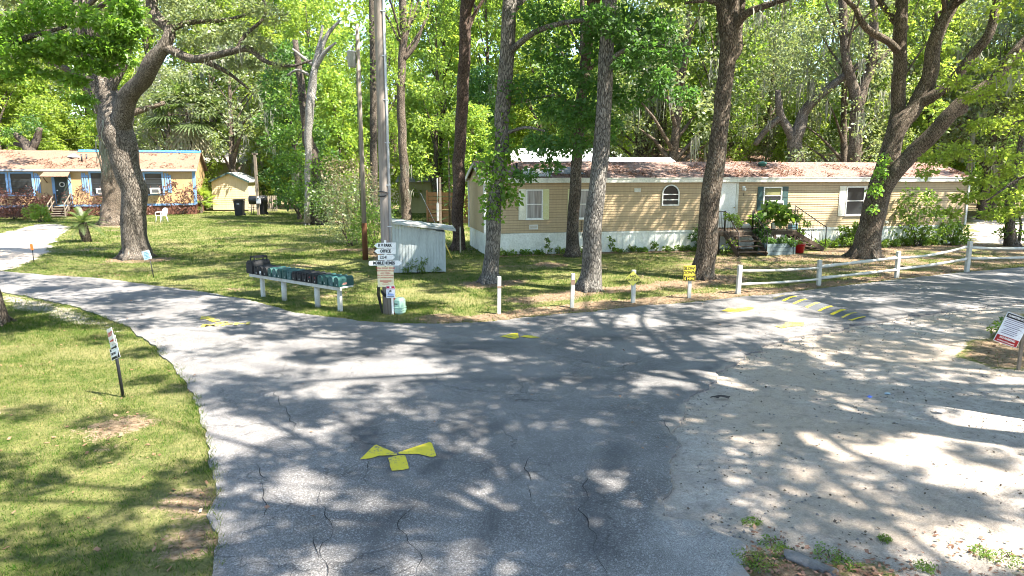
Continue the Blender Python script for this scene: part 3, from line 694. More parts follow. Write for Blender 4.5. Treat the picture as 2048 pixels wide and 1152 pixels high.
tree('twin_stem_oak', 'large oak forking low into two thick stems behind the rail fence', 'tree',
     [[(1728, 518, Y7, 25), (1740, 460, Y7, 23), (1752, 400, Y7, 22), (1766, 345, Y7, 19), (1788, 282, Y7, 17.5), (1806, 245, Y7, 16), (1826, 222, Y7, 15), (1845, 185, Y7, 15), (1860, 140, Y7, 14), (1875, 66, Y7, 12), (1908, 0, Y7, 11), (1935, -70, Y7, 9), (1960, -250, Y7, 5)],
      [(1788, 290, Y7, 15), (1792, 240, Y7+.3, 13.5), (1796, 198, Y7+.4, 13), (1800, 110, Y7+.5, 12), (1799, 60, Y7+.5, 12), (1803, 0, Y7+.6, 11), (1810, -160, Y7+.8, 6)],
      [(1800, 106, Y7+.5, 8), (1778, 84, Y7+.2, 7), (1740, 62, Y7-.2, 6.5), (1722, 40, Y7-.3, 6), (1712, 18, Y7-.3, 5), (1690, -5, Y7-.4, 4), (1660, -60, Y7-.6, 2)],
      [(1838, 205, Y7, 13), (1870, 188, Y7-.3, 11), (1908, 158, Y7-.6, 9.5), (1945, 110, Y7-.8, 9), (1975, 72, Y7-1, 8.5), (1990, 30, Y7-1, 8), (1998, -30, Y7-1, 7), (2010, -160, Y7-1, 4)],
      [(1756, 410, Y7-.1, 17), (1785, 352, Y7-.4, 16), (1815, 318, Y7-.6, 15), (1850, 282, Y7-.9, 15), (1890, 236, Y7-1.2, 14.5), (1935, 195, Y7-1.5, 12), (1990, 160, Y7-1.8, 11.5), (2040, 95, Y7-2, 11), (2110, 20, Y7-2.2, 8), (2200, -80, Y7-2.6, 4)],
      [(1812, 60, Y7+.5, 8), (1780, 30, Y7+.9, 6), (1755, -5, Y7+1.2, 5)], [(1910, 228, Y7-1.2, 8), (1925, 218, Y7-1.1, 10), (1930, 204, Y7-1.2, 4)], [(1880, 70, Y7, 4), (1872, 30, Y7, 3), (1885, 22, Y7, 2)]],
     BARK_BROWN, LEAF_BRIGHT, [(1880, 150, Y7+.5, 30, .5), (1760, 30, Y7, 30, .4), (1930, 40, Y7, 36, .6), (1830, 30, Y7+.8, 30, .4)], umbrella(15, 25.5, 11, 15.5, 7, 64, seed=10), 200, .13, .6, seed=25,
     ivy=[(1750, 380, Y7-.7, 18, 120), (1760, 345, Y7-.6, 17, 110), (1768, 320, Y7-.5, 14, 60), (1745, 420, Y7-.7, 14, 50)], moss=[(2018, 150, Y7-1.8, 50), (1880, 170, Y7, 20), (1960, 100, Y7-.8, 40)], over_n=240, over_size=.2)

# --- the big oak on the left and the trunk behind it
Y1 = gb(272, 517); Y1b = gb(225, 450)
tree('live_oak', 'massive gnarled oak with a thick limb arching over the lawn', 'tree',
     [[(272, 518, Y1, 24), (271, 470, Y1, 23), (267, 400, Y1, 23.5), (257, 340, Y1, 24), (245, 285, Y1, 29), (230, 235, Y1+.3, 31), (214, 200, Y1+.6, 27), (190, 150, Y1+.9, 24), (170, 100, Y1+1, 21), (160, 40, Y1+1, 18), (140, -60, Y1+1, 15), (110, -220, Y1+1, 8)],
      [(240, 262, Y1, 20), (248, 215, Y1-.3, 18), (264, 180, Y1-.6, 17), (290, 150, Y1-1, 16.5), (312, 115, Y1-1.2, 14.5), (330, 88, Y1-1.3, 12), (338, 60, Y1-1.2, 10), (312, 30, Y1-1, 11), (306, -10, Y1-1, 10), (320, -110, Y1-1, 5)],
      [(325, 92, Y1-1.3, 9), (352, 104, Y1-1.4, 8.5), (385, 118, Y1-1.6, 8), (425, 112, Y1-1.9, 7), (462, 103, Y1-2.1, 6), (500, 98, Y1-2.3, 6), (530, 122, Y1-2.4, 4), (580, 132, Y1-2.5, 3), (625, 120, Y1-2.5, 2)],
      [(400, 118, Y1-1.7, 6), (430, 132, Y1-1.4, 5), (462, 150, Y1-1.1, 3.5), (498, 178, Y1-.9, 2)], [(470, 104, Y1-2.1, 4), (490, 70, Y1-2, 3.5), (530, 30, Y1-1.8, 3), (520, -20, Y1-1.8, 2)],
      [(336, 60, Y1-1.2, 6), (380, 45, Y1-1, 5), (450, 40, Y1-.9, 3.5), (520, 20, Y1-.9, 2)], [(180, 110, Y1+1, 10), (120, 96, Y1+.4, 7), (60, 108, Y1, 6), (-20, 118, Y1-.4, 5)], [(214, 190, Y1+.5, 11), (235, 145, Y1+.7, 11), (248, 120, Y1+.9, 9), (262, 40, Y1+1, 7)]],
     BARK_OAK, LEAF_OAK, [(360, 40, Y1-1, 40), (410, 20, Y1-1.2, 42), (430, 70, Y1-1.5, 36), (480, 60, Y1-1.8, 40), (520, 90, Y1-2.2, 34), (540, 30, Y1-1.9, 40), (500, 10, Y1-1.6, 40), (380, 85, Y1-1.3, 30, .7), (470, 130, Y1-1.8, 24, .5), (350, 0, Y1-.8, 40), (290, 20, Y1, 36, .7), (340, 55, Y1+.4, 34, .7), (230, 60, Y1+1, 40, .7), (120, 60, Y1+.8, 40, .7), (60, 90, Y1+.4, 34, .6), (560, 130, Y1-2.4, 18, .3), (505, 130, Y1-2, 18, .3)],
     umbrella(-10.5, 23.5, 10.5, 16, 7, 54, seed=12), 560, .13, .6, seed=31,
     ivy=[(175, 140, Y1+.7, 36, 170), (160, 185, Y1+.6, 36, 170), (170, 230, Y1+.5, 34, 160), (190, 205, Y1+.4, 28, 110), (150, 105, Y1+.7, 34, 130), (195, 262, Y1+.3, 24, 90)], moss=[(205, 285, Y1, 70), (220, 300, Y1-.2, 60), (280, 130, Y1-.9, 34), (212, 240, Y1-.2, 50), (420, 118, Y1-1.9, 30), (360, 108, Y1-1.4, 24), (320, 80, Y1-1.3, 30), (480, 108, Y1-2.2, 34), (190, 190, Y1, 50), (202, 300, Y1, 60), (110, 60, Y1+.4, 50), (75, 60, Y1, 55)], over_n=240, over_size=.2)
tree('live_oak', 'second oak trunk just behind and left of the massive gnarled oak', 'tree',
     [[(226, 450, Y1b, 20), (224, 400, Y1b, 17), (222, 330, Y1b, 16), (214, 260, Y1b, 16), (200, 180, Y1b, 14), (185, 60, Y1b, 15), (170, -60, Y1b, 9)], [(206, 220, Y1b, 10), (150, 150, Y1b, 7), (90, 120, Y1b+1, 4)], [(215, 280, Y1b, 9), (260, 230, Y1b+1, 7), (330, 205, Y1b+2, 4)]],
     BARK_BROWN, LEAF_OAK, [(130, 160, Y1b, 44), (90, 130, Y1b, 44, .8), (330, 190, Y1b+1.5, 34, .6), (180, 90, Y1b, 46), (280, 200, Y1b+1, 30, .5)], umbrella(-25, 42, 12, 16.5, 6, 30, seed=14)+umbrella(-33, 46.5, 13, 17, 7.5, 46, seed=17), 220, .2, .6, seed=36, moss=[(300, 215, Y1b+1.2, 26), (120, 150, Y1b, 34), (200, 270, Y1b, 40)], over_n=240, over_size=.26)

# --- a maple at the left edge whose leaves hang into the top corner
Ym = 15.2
tree('maple_tree', 'maple at the left edge whose bright leaves hang into the top corner', 'tree',
     [[((-12.18, 15.6, 0), .31), ((-12.25, 15.6, 1.5), .27), ((-12.2, 15.6, 4), .26), ((-12.0, 15.5, 7), .22), ((-11.6, 15.3, 10), .17), ((-11.3, 15.2, 13), .08)], [((-12.1, 15.6, 5.0), .12), ((-11.4, 15.3, 5.9), .09), ((-10.2, 15.1, 6.3), .06), ((-9.3, 15, 6.5), .03)],
      [((-12.0, 15.5, 6.6), .12), ((-10.8, 15.2, 7.4), .09), ((-9.2, 15, 7.8), .05)]],
     BARK_DARK, LEAF_MAPLE, [(60, 40, Ym, 50, .8), (150, 30, Ym, 54), (225, 50, Ym, 44), (200, 95, Ym, 44), (130, 85, Ym-.3, 46), (40, 95, Ym, 50, .8), (245, 80, Ym+.3, 32, .7), (255, 20, Ym+.3, 40), (180, 130, Ym, 36, .7), (-10, 60, Ym, 60), (110, 110, Ym+.2, 34, .7), (20, 110, Ym-.3, 36, .5), (230, 105, Ym+.2, 30, .5), (90, 10, Ym, 46, .7), (270, 60, Ym+.4, 28, .5), (150, 160, Ym, 26, .4), (170, 200, Ym+.2, 22, .3), (60, 140, Ym, 26, .3), (215, 140, Ym+.2, 24, .35), (20, 150, Ym-.2, 24, .25), (250, 120, Ym+.3, 22, .3), (105, 150, Ym+.1, 18, .2)],
     umbrella(-9.2, 13.5, 8.6, 12.5, 5, 36, seed=15), 620, .115, .5, seed=41, over_n=240, over_size=.18)

# --- a leafy tree whose boughs reach in from the right edge
Yr = 19.5
tree('hickory_tree', 'tree reaching in from the right edge with layered bright green sprays', 'tree',
     [[((17.6, 19.5, 0), .3), ((17.5, 19.5, 3), .26), ((17.2, 19.6, 6), .22), ((16.8, 19.6, 9.5), .16), ((16.5, 19.6, 13), .07)], [((17.3, 19.5, 4.6), .10), ((16.0, 19.5, 5.2), .07), ((14.4, 19.4, 5.0), .05), ((13.2, 19.4, 4.6), .03)], [((17.4, 19.5, 3.4), .09), ((16, 19.3, 3.9), .06), ((14.2, 19.2, 3.4), .04), ((13.2, 19.2, 2.7), .02)], [((17.2, 19.5, 6.0), .1), ((15.6, 19.6, 6.8), .06), ((14, 19.6, 7), .03)]],
     BARK_DARK, LEAF_BRIGHT, [(2020, 160, Yr, 54), (1960, 190, Yr, 44), (1915, 165, Yr, 36, .7), (2040, 250, Yr, 56), (1975, 250, Yr, 46), (1920, 300, Yr, 44), (1870, 320, Yr, 34, .7), (1990, 310, Yr, 48), (2040, 340, Yr, 50), (1960, 360, Yr, 40), (2010, 390, Yr, 44), (1930, 395, Yr, 34, .7), (1990, 430, Yr, 34, .7), (2040, 420, Yr, 36, .7), (1905, 425, Yr, 22, .4), (1960, 130, Yr, 36, .5), (2045, 120, Yr, 40, .6), (1850, 345, Yr, 22, .3)],
     umbrella(17, 19.5, 8.5, 13, 5, 36, seed=16), 300, .13, .42, seed=44, moss=[(2030, 150, Yr-.5, 60), (1985, 300, Yr, 40)], over_n=240, over_size=.18)
Ysr = gb(2022, 492)
tree('young_tree', 'thin vine-wrapped young tree on the pale sand past the mobile home', 'tree',
     [[(2024, 494, Ysr, 11), (2020, 450, Ysr, 9), (2022, 400, Ysr, 8), (2035, 330, Ysr, 6), (2050, 240, Ysr, 4)], [(2036, 494, Ysr, 3), (2042, 450, Ysr, 2.5), (2036, 420, Ysr, 2)]], BARK_DARK, LEAF_MID,
     [(2010, 465, Ysr, 20, .6), (2040, 470, Ysr, 20, .6), (2020, 440, Ysr, 20, .6), (2000, 420, Ysr, 26, .7), (2050, 400, Ysr, 36), (2030, 360, Ysr, 40), (2070, 330, Ysr, 50), (2040, 290, Ysr, 40), (2090, 420, Ysr, 40)], (), 170, .17, .7, seed=47)

# --- trunks in the middle distance
Ya = 44
tree('cabbage_palm_trunk_tree', 'vine-hung trunk with peeling pale bark behind the board shed', 'tree',
     [[(812, 445, Ya, 10), (810, 380, Ya, 9), (806, 300, Ya, 8.5), (802, 200, Ya, 8), (806, 100, Ya, 7.5), (806, 0, Ya, 7), (804, -120, Ya, 8)], [(806, 120, Ya, 5), (830, 90, Ya, 4), (850, 40, Ya, 2)]],
     BARK_BROWN, LEAF_BRIGHT, [(830, 300, Ya+1.5, 36), (850, 250, Ya+1.5, 36), (845, 340, Ya+1.5, 32, .7), (800, 160, Ya, 36, .7), (790, 60, Ya, 40, .8), (830, 30, Ya, 40, .8), (850, 180, Ya+1, 30, .7), (790, 250, Ya+1, 28, .6)], umbrella(-7, 44, 14, 19, 4, 22, seed=18), 200, .22, .7, seed=51, moss=[(815, 330, Ya-.5, 30), (818, 380, Ya-.5, 30)], over_n=120, over_size=.26)
bpy.data.objects[-1] if False else None
Yb = 50
tree('slim_oak', 'dark straight trunk seen between the two utility poles', 'tree',
     [[(748, 442, Yb, 8), (748, 380, Yb, 7.3), (747, 250, Yb, 7), (746, 100, Yb, 6.5), (745, -60, Yb, 6)]], BARK_DARK, LEAF_MID, [(740, 150, Yb, 40), (720, 220, Yb+1, 40), (755, 60, Yb, 44), (700, 90, Yb+1, 40)], (), 200, .24, .7, seed=54)
Yc = 47
tree('leaning_oak', 'dark leaning trunk standing in the thicket left of the utility poles', 'tree',
     [[(634, 445, Yc, 16), (640, 380, Yc, 14), (628, 320, Yc, 12), (616, 270, Yc, 10), (606, 200, Yc, 8), (590, 80, Yc, 5)]], BARK_DARK, LEAF_MID, [(600, 260, Yc+1, 40), (575, 200, Yc, 42), (640, 330, Yc-1, 34), (585, 320, Yc+1, 38), (650, 250, Yc, 40), (610, 400, Yc+.4, 30), (590, 380, Yc+.5, 32), (650, 400, Yc-1, 28), (570, 270, Yc+2, 44)], (), 230, .22, .75, seed=57)
Yd = 46
tree('dead_snag', 'bleached dead snag with bare broken branches', 'tree',
     [[(614, 440, Yd, 5), (616, 330, Yd, 6), (619, 230, Yd, 8), (624, 170, Yd, 8), (634, 120, Yd, 6), (655, 70, Yd, 4), (680, 40, Yd, 2)], [(628, 140, Yd, 5), (650, 105, Yd-.3, 4), (672, 85, Yd-.5, 2)], [(626, 130, Yd, 4), (606, 115, Yd+.3, 3), (585, 98, Yd+.3, 2)], [(630, 125, Yd, 4), (640, 80, Yd, 3), (645, 50, Yd, 2)], [(618, 150, Yd, 3), (595, 140, Yd, 2.5), (575, 150, Yd, 1.5)]], BARK_PALE, None, seed=61)
Ye = 46
tree('forked_oak', 'broad trunk splitting into a tall fork behind the long brown roof', 'tree',
     [[(1711, 420, Ye, 14), (1710, 330, Ye, 13), (1712, 250, Ye, 12.5), (1714, 200, Ye, 12), (1700, 150, Ye, 9), (1690, 100, Ye, 8), (1683, 0, Ye, 7), (1675, -120, Ye, 6)], [(1713, 215, Ye, 12), (1728, 170, Ye, 10), (1740, 130, Ye, 9), (1748, 60, Ye, 8), (1746, -20, Ye, 6)], [(1735, 150, Ye, 6), (1770, 110, Ye, 5), (1800, 70, Ye, 3)]],
     BARK_BROWN, LEAF_OAK, [(1650, 60, Ye, 44), (1700, 30, Ye, 46), (1760, 100, Ye, 40, .7), (1640, 130, Ye+1, 40), (1740, 150, Ye+1, 30, .5), (1680, 170, Ye+1, 36, .5)], umbrella(22, 46, 14, 19, 5, 26, seed=19), 210, .22, .65, seed=64, moss=[(1735, 175, Ye, 34), (1690, 110, Ye, 40), (1650, 90, Ye, 40), (1760, 120, Ye, 36)], over_n=120, over_size=.26)
Yf = 47
tree('leaning_live_oak', 'low twisting oak with moss and a long rising limb behind the mobile home', 'tree',
     [[(1592, 420, Yf, 16), (1592, 330, Yf, 15), (1592, 285, Yf, 14), (1604, 245, Yf, 12), (1612, 222, Yf, 10), (1640, 190, Yf-.4, 8), (1690, 150, Yf-.8, 7), (1730, 120, Yf-1, 4)], [(1590, 290, Yf, 9), (1572, 250, Yf, 8), (1558, 215, Yf, 7), (1556, 180, Yf, 5)], [(1560, 235, Yf, 6), (1530, 262, Yf+.4, 6), (1510, 290, Yf+.6, 5)]],
     BARK_OAK, LEAF_OAK, [(1530, 120, Yf, 50), (1580, 100, Yf, 50), (1620, 140, Yf, 42), (1500, 190, Yf, 44, .8), (1560, 160, Yf+.5, 46, .8), (1540, 50, Yf, 50), (1600, 60, Yf, 50), (1600, 310, Yf-.8, 26, .5), (1495, 260, Yf, 30, .5)], (), 230, .2, .65, seed=67, moss=[(1600, 170, Yf-.5, 70), (1625, 160, Yf-.6, 80), (1640, 170, Yf-.6, 60), (1560, 200, Yf, 50), (1530, 160, Yf, 60), (1515, 210, Yf, 50), (1580, 140, Yf, 60), (1490, 250, Yf, 40), (1540, 240, Yf, 36), (1655, 150, Yf-.6, 50), (1614, 120, Yf-.3, 60)])
Yg = 57
for (pts, lab, sd_) in (([(1281, 400, Yg, 11), (1280, 320, Yg, 10), (1290, 280, Yg, 9), (1304, 200, Yg, 9), (1318, 100, Yg, 8), (1330, 0, Yg, 6)], 'left of the pair of leaning trunks behind the white roof', 70), ([(1318, 400, Yg, 11), (1318, 320, Yg, 10), (1322, 270, Yg, 9), (1325, 180, Yg, 9), (1336, 60, Yg, 8), (1340, -30, Yg, 6)], 'right of the pair of leaning trunks behind the white roof', 73)):
    x = pts[2][0]
    tree('shade_tree', lab, 'tree', [pts], BARK_DARK, LEAF_BRIGHT, [(x+20, 220, Yg+1, 36), (x+30, 150, Yg+1, 42), (x+50, 90, Yg, 44), (x, 60, Yg+1, 40), (x+40, 20, Yg, 44), (x-10, 240, Yg+1, 26, .5)], (), 190, .28, .7, seed=sd_)
Yh = 60
tree('spreading_oak', 'dark low-forking oak behind the roof of the blue-trimmed house', 'tree',
     [[(62, 420, 62, 15), (62, 320, 62, 13), (62, 302, 62, 12), (50, 285, 62, 8), (30, 268, 62, 5)], [(62, 300, 62, 9), (72, 280, 62, 7), (80, 255, 62, 5)], [(62, 305, 62, 7), (46, 292, 62.5, 5), (28, 287, 62.5, 3)]], BARK_DARK, LEAF_DEEP, [(40, 260, 62, 26), (75, 255, 62, 24), (60, 240, 62.5, 26), (20, 265, 62, 22)], (), 170, .22, .6, seed=76)

# ------------------------------------------------------------------ background wood: a few kinds grown once and copied
def kind(name, leaf, bark, h, z0, rad, ncl, nl, ls, seed, shape='col', lean=.6, moss=0, tr=.2, limbs=14):
    g = random.Random(seed); e = empty(name)
    top = Vector((g.uniform(-1, 1)*lean, g.uniform(-1, 1)*lean, h*.92))
    path = [Vector((0, 0, -.2)), Vector((top.x*.2+g.uniform(-.2, .2), top.y*.2, h*.25)), Vector((top.x*.5+g.uniform(-.3, .3), top.y*.5, h*.55)), top]
    m = MB(); sp_ = smooth_path(path, 7); rr = lerp_list([tr*1.15, tr*.9, tr*.65, tr*.12], 7); rr[0] *= 1.3
    m.tube(sp_, rr, 9, True, .06)
    C = []; Rr = []
    for i in range(ncl):
        f = (i+.5)/ncl; z = z0+(h-z0)*f**.9
        if shape == 'col': r = rad*(.55+.45*math.sin(math.pi*min(1, f*.9+.1)))
        elif shape == 'wide': r = rad*math.sqrt(max(.05, 1-f**2))
        else: r = rad*(1-f*.6)
        a = i*2.4+g.uniform(-.5, .5); q = r*math.sqrt(g.uniform(.15, 1))
        c = Vector((q*math.cos(a), q*math.sin(a), z))
        j = min(len(sp_)-1, max(1, int(len(sp_)*(z-.12*q)/(h*.95)))); c.x += sp_[j].x; c.y += sp_[j].y
        C.append(c); Rr.append(g.uniform(.65, 1.25)*rad/4.2+.25)
        if i % max(1, ncl//limbs) == 0:
            s0 = sp_[max(1, int(j*.86))]; m.tube([s0, s0.lerp(c, .5)+Vector((0, 0, .25)), c], [rr[j]*.55+.015, rr[j]*.3+.012, .012], 6, True, 0, False)
    m.build('trunk', bark, e); link('crown', leaf_mesh('crown', C, Rr, nl, ls, .62, .15, .52, seed), leaf, e)
    if moss:
        P_ = [C[g.randrange(ncl)]+Vector((g.uniform(-.6, .6), g.uniform(-.6, .6), -.3)) for _ in range(moss)]
        link('moss', moss_mesh('moss', P_, [g.uniform(.8, 2.2) for _ in P_], seed, .09, 9), MOSS, e)['kind'] = 'stuff'
    return e
KINDS = [
 (kind('sweetgum_tree', LEAF_BRIGHT, BARK_BROWN, 21, 3.0, 3.4, 88, 120, .30, 101, 'col', .8, 0, .22), 'tall bright green tree in the wood behind the homes'),
 (kind('maple_tree', LEAF_MID, BARK_DARK, 22, 5.0, 3.6, 84, 120, .29, 102, 'col', 1.0, 0, .24), 'tall mid-green tree in the wood behind the homes'),
 (kind('live_oak', LEAF_OAK, BARK_BROWN, 16, 4.5, 5.2, 66, 120, .25, 103, 'wide', 1.2, 46, .32), 'grey-green mossy oak in the wood behind the homes'),
 (kind('young_maple', LEAF_BRIGHT, BARK_DARK, 10, 1.0, 2.6, 54, 130, .25, 104, 'cone', .5, 0, .11, 10), 'low bright understorey tree in the wood behind the homes'),
 (kind('tall_pine', LEAF_MID, BARK_RED, 25, 12.0, 2.8, 60, 120, .28, 105, 'col', .8, 0, .20, 8), 'tall bare-trunked tree in the wood behind the homes'),
 (kind('laurel_oak', LEAF_DEEP, BARK_DARK, 12, 1.2, 3.0, 60, 130, .26, 106, 'cone', .5, 10, .15, 10), 'dark dense understorey tree in the wood behind the homes'),
]
AVOID = [(-62, 46, -19, 70), (-4, 27, 27, 47), (-22, 44, -4, 60), (20, 34, 60, 46)]
g = random.Random(77); spots = []; used = {}
def plant(ki, x, y, s, rz):
    e0, lab = KINDS[ki]
    if ki not in used: e = e0; used[ki] = 1
    else: e = copy_tree(e0)
    e.location = (x, y, 0); e.rotation_euler = (0, 0, rz); e.scale = (s, s, s*g.uniform(.92, 1.1))
    props(e, lab, 'tree', 'woodland trees behind the homes')
def ok(x, y, dmin):
    if any(a < x < c and b < y < d for a, b, c, d in AVOID): return False
    return all((x-p[0])**2+(y-p[1])**2 > dmin*dmin for p in spots)
for (y0, y1, n, dm) in ((47, 62, 26, 4.2), (62, 80, 40, 4.6), (80, 104, 46, 5.2)):
    c = 0; tries = 0
    while c < n and tries < 4000:
        tries += 1; y = g.uniform(y0, y1); x = g.uniform(-.86, .86)*y
        if not ok(x, y, dm): continue
        spots.append((x, y)); c += 1
        far_left = x < -.45*y
        ki = g.choices(range(6), (5, 3, 1 if x < .2*y else 5, 4, 1.5, 2) if not far_left else (6, 1, 2, 6, 0, .5))[0]
        plant(ki, x, y, g.uniform(.82, 1.18), g.uniform(0, 6.28))
# understorey close behind the homes and in the gaps
for ki, px, Y in ((3, 545, 74), (3, 575, 68), (5, 600, 52), (3, 690, 56), (3, 700, 66), (5, 560, 74), (3, 840, 62), (0, 870, 58), (3, 950, 56), (0, 985, 60), (3, 1230, 66), (0, 1080, 58), (3, 1400, 64), (2, 1440, 60), (2, 1500, 66), (3, 1650, 64), (5, 1640, 72), (2, 1830, 54), (3, 1860, 60), (2, 1960, 52), (3, 2010, 58), (5, 1900, 64), (0, 330, 80), (2, 470, 66), (3, 150, 84), (0, 60, 86), (3, -40, 80), (1, 420, 84), (0, 255, 92), (2, 340, 70), (0, 440, 80), (0, 500, 86), (0, 575, 82), (4, 540, 92), (0, 20, 72), (0, 110, 78), (0, 190, 84), (1, 640, 90), (0, -60, 76), (0, 300, 96)):
    x = (px-1024)/F*Y; plant(ki, x, Y, g.uniform(.85, 1.1)*(1.3 if ki in (0, 1, 4) and Y > 70 else 1), g.uniform(0, 6.28))

# far wood as one mass
C = []; Rr = []
for i in range(1050):
    a = g.uniform(-.95, .95); y = g.uniform(108, 132); z = g.uniform(1, 44); C.append((a*y, y, z)); Rr.append(g.uniform(1.8, 3.4))
fw = link('far_woods', leaf_mesh('far woods', C, Rr, 95, .75, .7, .1, .55, 201), LEAF_BRIGHT); props(fw, kind='stuff')
fw['label'] = 'distant green wood closing the view'
# ------------------------------------------------------------------ trees outside the frame whose crowns shade the road
def canopy(seed, leaf):
    g2 = random.Random(seed); e = empty('shade_oak')
    m = MB(); H_ = 14.0
    sp_ = smooth_path([(0, 0, -.2), (.2, .1, 4), (.1, .3, 9), (0, 0, H_)], 6); m.tube(sp_, lerp_list([.42, .36, .28, .16], 6), 12, True, .06)
    C = []; Rr = []
    for i in range(18):
        a = i*2.4+g2.uniform(-.3, .3); r = 8.2*math.sqrt(g2.uniform(.12, 1)); tip = Vector((r*math.cos(a), r*math.sin(a), g2.uniform(13, 18))); s0 = sp_[g2.randrange(11, 18)]
        mid = s0.lerp(tip, .5)+Vector((0, 0, .9)); m.tube(smooth_path([s0, mid, tip], 4), lerp_list([.12, .07, .02], 4), 7, True, .05, False)
        for k in range(7):
            f = .3+.7*k/6; c = s0.lerp(tip, f)+Vector((g2.uniform(-1.5, 1.5), g2.uniform(-1.5, 1.5), g2.uniform(-.3, 1.2))); C.append(c); Rr.append(g2.uniform(.38, .85))
    m.build('trunk', BARK_GREY, e); link('crown', leaf_mesh('crown', C, Rr, CAN_N, .2, .5, .1, .55, seed), leaf, e); return e
CAN_N = 135
can = [canopy(301, LEAF_MID), canopy(302, LEAF_MID)]
CANOPY = [(8.5, 9.3, 0, 1.0), (11.5, 6.5, 1, 1.0), (18.5, 8.0, 0, .95), (9.5, -1.0, 0, .95), (22.5, 14.5, 1, 1.0), (28.5, 21.5, 0, 1.0), (-9.0, 10.4, 0, 1.05), (-15.5, 11.5, 1, .95), (31, 29, 1, 1.0), (-31, 33, 0, 1.0), (25, 3, 0, .9), (5.2, 3.6, 1, .75)]
for i, (x, y, k, s) in enumerate(CANOPY):
    e = can[k] if i in (0, 1) else copy_tree(can[k])
    if i == 0: e = can[0]
    if i == 1: e = can[1]
    e.location = (x, y, 0); e.rotation_euler = (0, 0, i*1.7); e.scale = (s, s, s)
    props(e, 'broad oak beside the road whose crown shades the asphalt', 'tree', 'oaks shading the road from outside the frame')
# ------------------------------------------------------------------ building materials
def siding(name, col, course=.115, dirt=(.16, .13, .07), amt=.3):
    t = NT(name); v = t.coord('Object'); big = t.noise(v, .9, 5, .6); fine = t.noise(t.coord('Object', (1, 1, 6)), 8, 5, .65)
    streak = t.noise(t.coord('Object', (5, 5, .35)), 2.2, 5, .65)
    c = t.mix(t.math('MULTIPLY', t.ramp(streak, [(.45, 0.0), (.72, 1.0)]), amt), col, dirt)
    c = t.mix(1.0, c, t.ramp(fine, [(.25, .86), (.75, 1.08)]), 'MULTIPLY'); c = t.mix(1.0, c, t.ramp(big, [(.25, .86), (.75, 1.06)]), 'MULTIPLY')
    t.base(c); t.rough(.55, .3); t.bump(fine, .08, .01); return t.m
SID_TAN = siding('tan vinyl siding', (.455, .342, .205)); SID_YEL = siding('yellowed siding', (.46, .36, .15)); SID_ORANGE = siding('ochre plywood', (.46, .31, .155), amt=.25); SID_CREAM = siding('cream siding', (.56, .47, .30))
SID_OLIVE = siding('olive siding', (.30, .27, .13)); SID_WHITE = siding('white metal siding', (.62, .64, .62), dirt=(.3, .29, .24))
TRIM = worn('aged white trim', (.66, .66, .60), .5, (.26, .25, .19), .55, 2.2, .08); SKIRT = worn('white vinyl skirting', (.74, .75, .70), .45, (.30, .31, .22), .45, 1.4, .05)
WHITE = worn('white frame', (.76, .76, .73), .45, (.4, .38, .33), .25, 3, .05); SHUT_Y = worn('faded yellow-green shutter', (.60, .58, .30), .6, (.72, .70, .55), .6, 2.5); SHUT_G = worn('dark green shutter', (.030, .075, .075), .5, (.12, .06, .04), .4, 3); SHUT_W = worn('white shutter', (.70, .68, .58), .5, (.4, .36, .25), .3, 3)
BLUE = worn('sky blue trim paint', (.15, .28, .50), .55, (.3, .36, .42), .35, 3); IRON = worn('black iron', (.018, .017, .017), .5, (.12, .06, .03), .4, 6); BLACKP = plain('black plastic', (.015, .016, .019), .4)
WOOD_G = worn('weathered wood', (.20, .165, .13), .85, (.07, .055, .045), .6, 4, .3, .1, 0, (1, 1, .3)); WOOD_D = worn('dark rotting wood', (.075, .055, .042), .9, (.17, .13, .10), .5, 4, .3, .1); WOOD_B = worn('brown fence board', (.30, .155, .075), .8, (.12, .08, .05), .45, 3, .2, .1)
BRICK = worn('red brick base', (.16, .075, .05), .9, (.06, .04, .035), .6, 7, .3, .1)
CONC = worn('pale concrete', (.36, .35, .33), .9, (.16, .15, .13), .5, 4, .3, .1)
def glassmat(name, tint=(.012, .014, .015)):
    t = NT(name); v = t.coord('Object'); n_ = t.noise(v, 1.3, 2); t.base(t.mix(n_, tint, tuple(x*2.2 for x in tint))); t.rough(.08, .28); t.b.inputs['IOR'].default_value = 1.45
    t.bump(t.noise(v, 1.1, 2), .03, .05); return t.m
GLASS = glassmat('window glass'); GLASS_C = None
def curtain():
    t = NT('sheer curtain behind glass'); v = t.coord('Object', (1, 1, .05)); w = t.noise(v, 14, 3, .6); t.base(t.mix(t.ramp(w, [(.35, 0.0), (.65, 1.0)]), (.085, .095, .10), (.26, .28, .29))); t.rough(.12, .6); return t.m
CURT = curtain()
def roofmat(name, base, litter, amount, litter2=(.52, .40, .36), stain=(.12, .10, .09)):
    t = NT(name); v = t.coord('Object'); a, b, c_n = t.noise(v, .55, 4, .6), t.noise(v, 5, 6, .72), t.noise(v, 26, 5, .75)
    c = t.mix(t.ramp(a, [(.35, 0.0), (.65, .6)]), base, stain)
    lc = t.mix(t.ramp(c_n, [(.38, 0.0), (.62, 1.0)]), litter, litter2)
    f = t.ramp(t.math('ADD', b, t.math('MULTIPLY', c_n, .35)), [(.72-amount*.3, 0.0), (.80-amount*.3, 1.0)])
    t.base(t.mix(f, c, lc)); t.rough(.93, .1); t.bump(t.math('ADD', t.math('MULTIPLY', f, c_n), b), .6, .04); return t.m
